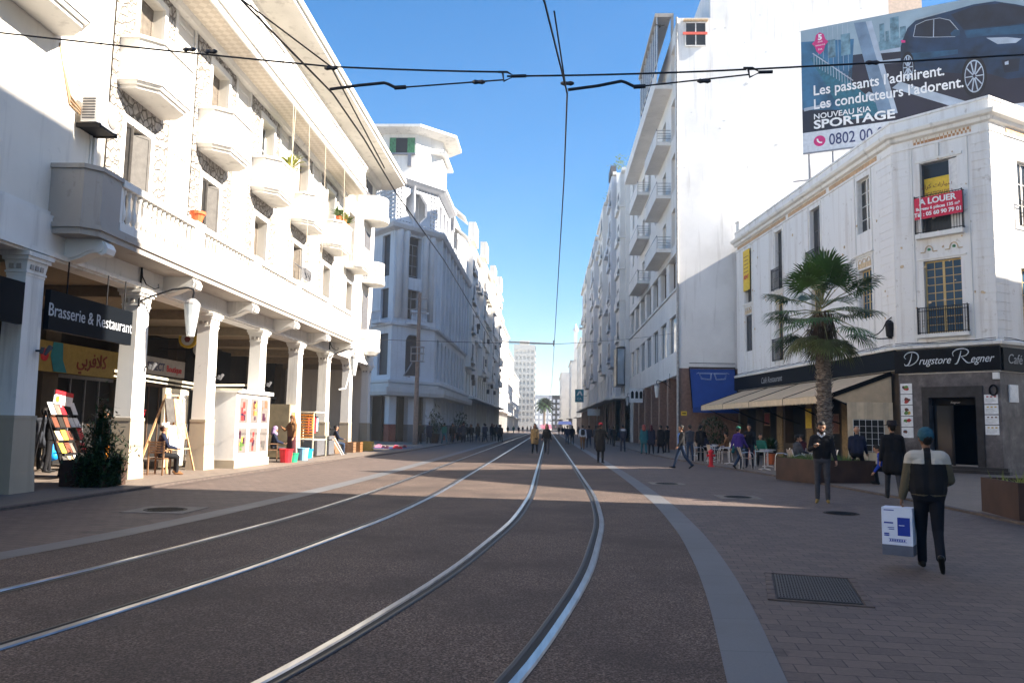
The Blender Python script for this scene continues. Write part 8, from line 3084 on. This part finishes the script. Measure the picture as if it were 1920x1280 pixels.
make('standing person in dark clothes right behind the man in the purple-blue jacket', 8.35, 33.9, 160, STAND, c('cl_black', 'cl_navy'))
th, _, piece, hd = make('man in a long black coat and bright red cap standing at the granite band', 2.36, 36.4, -25, STAND, c('cl_black', 'cl_black'), coat=0.75, vx=0.014)
piece('cap', [(hd(0, -0.02, 0.205), hd(0, 0.02, 0.21), 0.096, 0.09), (hd(0, 0.08, 0.19), hd(0, 0.12, 0.185), 0.05, 0.035)], 'red', 0.012, 2)
piece('gloves', [(J_['hr'] * 0 + V(0.02, 0.30, 1.08), V(0.0, 0.36, 1.08), 0.05, 0.05)], 'cl_tan', 0.014, 2)
th, _, piece, hd = make('woman in a tan coat with long hair walking towards us on the tracks', -0.78, 47.4, 178, WALK, c('cl_tan', 'cl_black'), 'f', 1.08, coat=0.6, hair=('long', 'hair_brown'), vx=0.016)
make('woman in black with fair hair walking towards us on the tracks', -0.08, 46.0, 176, WALK2, c('cl_black', 'cl_grey'), 'f', 1.05, hair=('long', plain('hair_fair', (0.22, 0.12, 0.06), 0.6).name), vx=0.016)
make('left person of a dark couple walking away on the right granite band', 1.75, 74, 0, WALK, c('cl_navy', 'cl_jeans'))
make('right person of a dark couple walking away on the right granite band', 2.25, 75.5, 0, WALK2, c('cl_black', 'cl_black'))
th, _, piece, hd = make('person in a pale top with a black backpack walking away on the right paving', 2.45, 57.4, 2, WALK, c('cl_white', 'cl_brown'))
piece('backpack', [(V(-0.05, -0.17, 1.12), V(-0.05, -0.17, 1.36), 0.10, 0.09), (V(0.05, -0.17, 1.12), V(0.05, -0.17, 1.36), 0.10, 0.09)], 'cl_black', 0.018, 2)
make('dark figure walking away just behind the man with the red cap, left one', 3.2, 63.5, 4, WALK2, c('cl_navy', 'cl_navy'))
make('dark figure walking away just behind the man with the red cap, right one', 3.65, 61.5, 0, WALK, c('cl_grey', 'cl_black'))
th, _, piece, hd = make('person in navy with a pale hood walking away along the right arcade', 5.0, 54.2, 2, PLAINW, c('cl_navy', 'cl_navy'), hair=('short', 'hair_black'))
piece('hood', [(V(-0.1, -0.08, 1.44), V(0.1, -0.08, 1.44), 0.085, 0.085)], 'cl_white', 0.018, 2)
make('woman in teal trousers and a red scarf by the right arcade', 5.85, 49.6, 10, PLAINW, c('cl_teal', 'cl_teal'), 'f', 1.1, coat=0.4, hair=('scarf', 'red_dark'))
make('woman in a dark coat and plum scarf beside the woman in teal', 6.4, 50.4, 0, PLAINW, c('cl_navy', 'cl_black'), 'f', 1.15, coat=0.6, hair=('scarf', 'cl_maroon'))
make('bulky figure in a long black coat by the pink stone pillars', 7.2, 52.0, 20, PLAINW, c('cl_black', 'cl_black'), 'm', 1.3, coat=0.8)
make('person in black leaning by the pink stone pillars behind the bulky figure', 7.9, 54.0, 40, STAND, c('cl_black', 'cl_black'), 'm', 1.2)
make('man in a grey jacket standing behind the man with the blue shirt', 7.0, 40.2, 10, STAND, c('cl_slate', 'cl_jeans'))
make('dark-haired person in black standing by the cafe chairs at the blue awning', 7.6, 40.6, -30, STAND, c('cl_black', 'cl_black'))
SEAT = dict(lean=4, al=(35, 8, 45, 10), ar=(30, 8, 50, 20), ll=(85, 4, 86), lr=(82, 5, 84), foot_ll=0, foot_lr=0)
def seated(label, x, y, hdg, cols, sex='m', hair=('short', 'hair_black'), sc=1.0, vx=0.018):
    S, J, d = figure(SEAT, sex, 1.1)
    return person(label, (x, y, 0.036 + 0.0), hdg, S, J, d, cols, vx, sc, hair, group=None)
SEATS = [(9.4, 36.2, 170, 'cl_green', 'seated cafe customer in green behind the man with the teal bag'), (8.5, 45.3, -80, 'cl_black', 'seated customer in black at the far shaded table'), (9.4, 31.0, -80, 'cl_slate', 'seated customer in slate grey left of the palm trunk'), (10.6, 31.4, 80, 'cl_black', 'seated customer in black right of the palm trunk'), (10.4, 33.5, 30, 'cl_maroon', 'seated customer in maroon by the tan pilaster'), (9.3, 42.4, 80, 'cl_brown', 'seated customer in brown at the third kerb table'), (8.2, 42.9, -70, 'cl_navy', 'seated customer in navy at the third kerb table')]
for x, y, hg, tp, lab in SEATS:
    seated(lab, x, y, hg, c(tp, 'cl_black'))
# --- left pavement
th, _, piece, hd = make('man in a slate padded coat holding a bright blue bag, behind the nearest pillar', -14.55, 22.6, 10, PLAINW, c('cl_slate', 'cl_black'), 'm', 1.22, coat=0.35, vx=0.014, sc=1.0)
bg_ = thing('carrier_bag', 'bright blue plastic bag hanging from the hand of the man in the slate coat', 'bag', (-14.2, 22.55, 0.35))
sub(fuse([(V(0, 0, 0.12), V(0, 0, 0.22), 0.14, 0.09, 0), (V(-0.03, 0, 0.1), V(0.05, 0, 0.12), 0.13, 0.13, 0), (V(0, 0, 0.25), V(0, 0, 0.46), 0.05, 0.015, 0)], 'bag', ['blue_bag'], 0.015, 2), 'bag', bg_)
make('dark figure browsing at the left of the magazine rack', -13.9, 21.9, -60, STAND, c('cl_black', 'cl_black'), 'm', 1.15)
make('man in a dark leather jacket browsing right of the magazine rack', -12.9, 22.9, 150, STAND, c('cl_black', 'cl_grey'), 'm', 1.15)
make('second man in dark clothes behind the bush at the second pillar', -12.6, 23.6, 100, STAND, c('cl_grey', 'cl_black'), 'm', 1.15, hair=('short', 'hair_brown'))
th, _, piece, hd = seated('man in a dark jacket and pale hat sitting in a wooden armchair by the easel', -10.85, 22.2, -55, c('cl_navy', 'cl_black', 'cl_brown'), vx=0.014)
piece('hat', [(hd(-0.09, 0.0, 0.2), hd(0.09, 0.0, 0.2), 0.05, 0.05), (hd(0, -0.03, 0.22), hd(0, 0.03, 0.22), 0.095, 0.09), (hd(0, 0.1, 0.195), hd(0, 0.13, 0.19), 0.04, 0.03)], 'cl_cream', 0.012, 2)
th, _, piece, hd = seated('woman in a lilac headscarf sitting on a wooden chair right of the white kiosk', -10.7, 31.0, -70, c('cl_navy', 'cl_grey'), 'f', ('scarf', 'cl_lilac'), 0.96)
make('woman in a brown shawl and long maroon dress standing by the red bucket', -10.15, 31.5, 150, STAND, c('cl_brown', 'cl_maroon'), 'f', 1.15, skirt=0.8, hair=('scarf', 'cl_brown'), vx=0.015)
seated('person in dark blue sitting in shadow before the seventh arcade pillar', -10.6, 39.7, -60, c('cl_navy', 'cl_jeans'))
make('dark figure standing in the shade of the last arcade bays', -11.6, 41.6, -60, STAND, c('cl_black', 'cl_black'))
sm = thing('stool', 'dark stool under the person in dark blue by the seventh pillar', 'stool', (-10.6, 39.6, 0.036))
q = MB((-10.6, 39.6, 0.036))
q.lathe((0, 0, 0), [(0.17, 0.40), (0.18, 0.43), (0.0, 0.44)], 12)
q.build('seat', 'wood', sm)
for a_, b_ in ((-1, -1), (1, -1), (1, 1), (-1, 1)):
    q = MB((-10.6, 39.6, 0.036))
    q.bar((a_ * 0.1, b_ * 0.1, 0.4), (a_ * 0.15, b_ * 0.15, 0), 0.03)
    q.build('leg', 'wood', sm)
# --- the far crowd: six figures copied with their hair
protos = []
for i, (ps, t_, b_, sx, ct, hr) in enumerate(((WALK, 'cl_black', 'cl_black', 'm', 0, ('short', 'hair_black')), (WALK2, 'cl_navy', 'cl_black', 'm', 0.5, ('short', 'hair_black')), (PLAINW, 'cl_white', 'cl_jeans', 'm', 0, ('short', 'hair_black')), (WALK, 'cl_black', 'cl_jeans', 'f', 0.4, ('long', 'hair_black')), (PLAINW, 'cl_grey', 'cl_black', 'f', 0.6, ('scarf', 'cl_maroon')), (WALK2, 'cl_green', 'cl_teal', 'm', 0, ('short', 'hair_black')))):
    protos.append((ps, t_, b_, sx, ct, hr))
spots = [(-10.0, 62.5, 0), (-9.5, 64, 1), (-8.6, 66.5, 5), (-8.1, 68, 0), (-8.6, 72, 3), (-8.2, 74.5, 1), (-7.8, 77, 0), (-7.5, 71, 4), (-7.0, 73.5, 0), (-6.7, 76.5, 3), (-6.3, 79, 2), (-6.0, 76, 1), (-5.8, 83, 4), (-5.4, 80, 0), (-5.0, 82.5, 1), (-4.6, 78, 0), (-9.5, 88, 0), (-8.9, 92, 3), (-8.5, 97, 1), (-8.0, 103, 0), (-7.2, 112, 4),
         (-9.0, 150, 2), (-8.2, 163, 0), (-7.4, 172, 5), (-6.6, 180, 1), (-6.0, 190, 0), (-5.2, 200, 3), (-4.4, 205, 4), (-3.6, 212, 0), (-2.9, 220, 1), (2.0, 150, 0), (2.9, 165, 3), (3.6, 178, 1), (4.2, 140, 0), (4.8, 128, 4), (5.2, 116, 1), (4.6, 104, 0), (5.6, 95, 3), (5.2, 86, 0), (4.3, 92, 1), (5.9, 78, 4), (5.5, 68, 0)]
made = {}
plab = ['pedestrian in black on the far shaded pavement', 'pedestrian in a navy coat in the far crowd', 'pedestrian in a white jacket in the far crowd', 'long-haired pedestrian in a black coat in the far crowd', 'pedestrian in a grey coat and maroon scarf in the far crowd', 'pedestrian in green and teal in the far crowd']
for i, (x, y, k) in enumerate(spots):
    hdg = rnd.choice([0, 180, 10, -170, 5]) + rnd.uniform(-20, 20)
    if k not in made:
        ps, t_, b_, sx, ct, hr = protos[k]
        made[k] = make(plab[k], x, y, hdg, ps, c(t_, b_), sx, 1.12, ct, 0, hr, 0.03, 1.0, group='pedestrians along the far street')[0]
    else:
        o = copy_tree(made[k])
        o.location = (x, y, 0.036 if (x > 7.9 or x < -8.7) else 0.0)
        o.rotation_euler = (0, 0, R(hdg))
        o.scale = (rnd.uniform(0.94, 1.04),) * 3
# ================================================================ air: far things fade towards the pale end of the street
m = bpy.data.materials.new('haze')
m.use_nodes = True
t = m.node_tree
for n_ in list(t.nodes):
    if n_.type == 'BSDF_PRINCIPLED':
        t.nodes.remove(n_)
pv = t.nodes.new('ShaderNodeVolumePrincipled')
pv.inputs['Color'].default_value = (0.92, 0.95, 1.0, 1)
pv.inputs['Density'].default_value = 0.00065
pv.inputs['Anisotropy'].default_value = 0.2
t.links.new(pv.outputs[0], t.nodes['Material Output'].inputs['Volume'])
MATS['haze'] = m
q = MB()
q.box(-1600, 1600, -500, 3100, -1.2, 60)
hz_ = q.build('haze', 'haze')
hz_['kind'] = 'stuff'
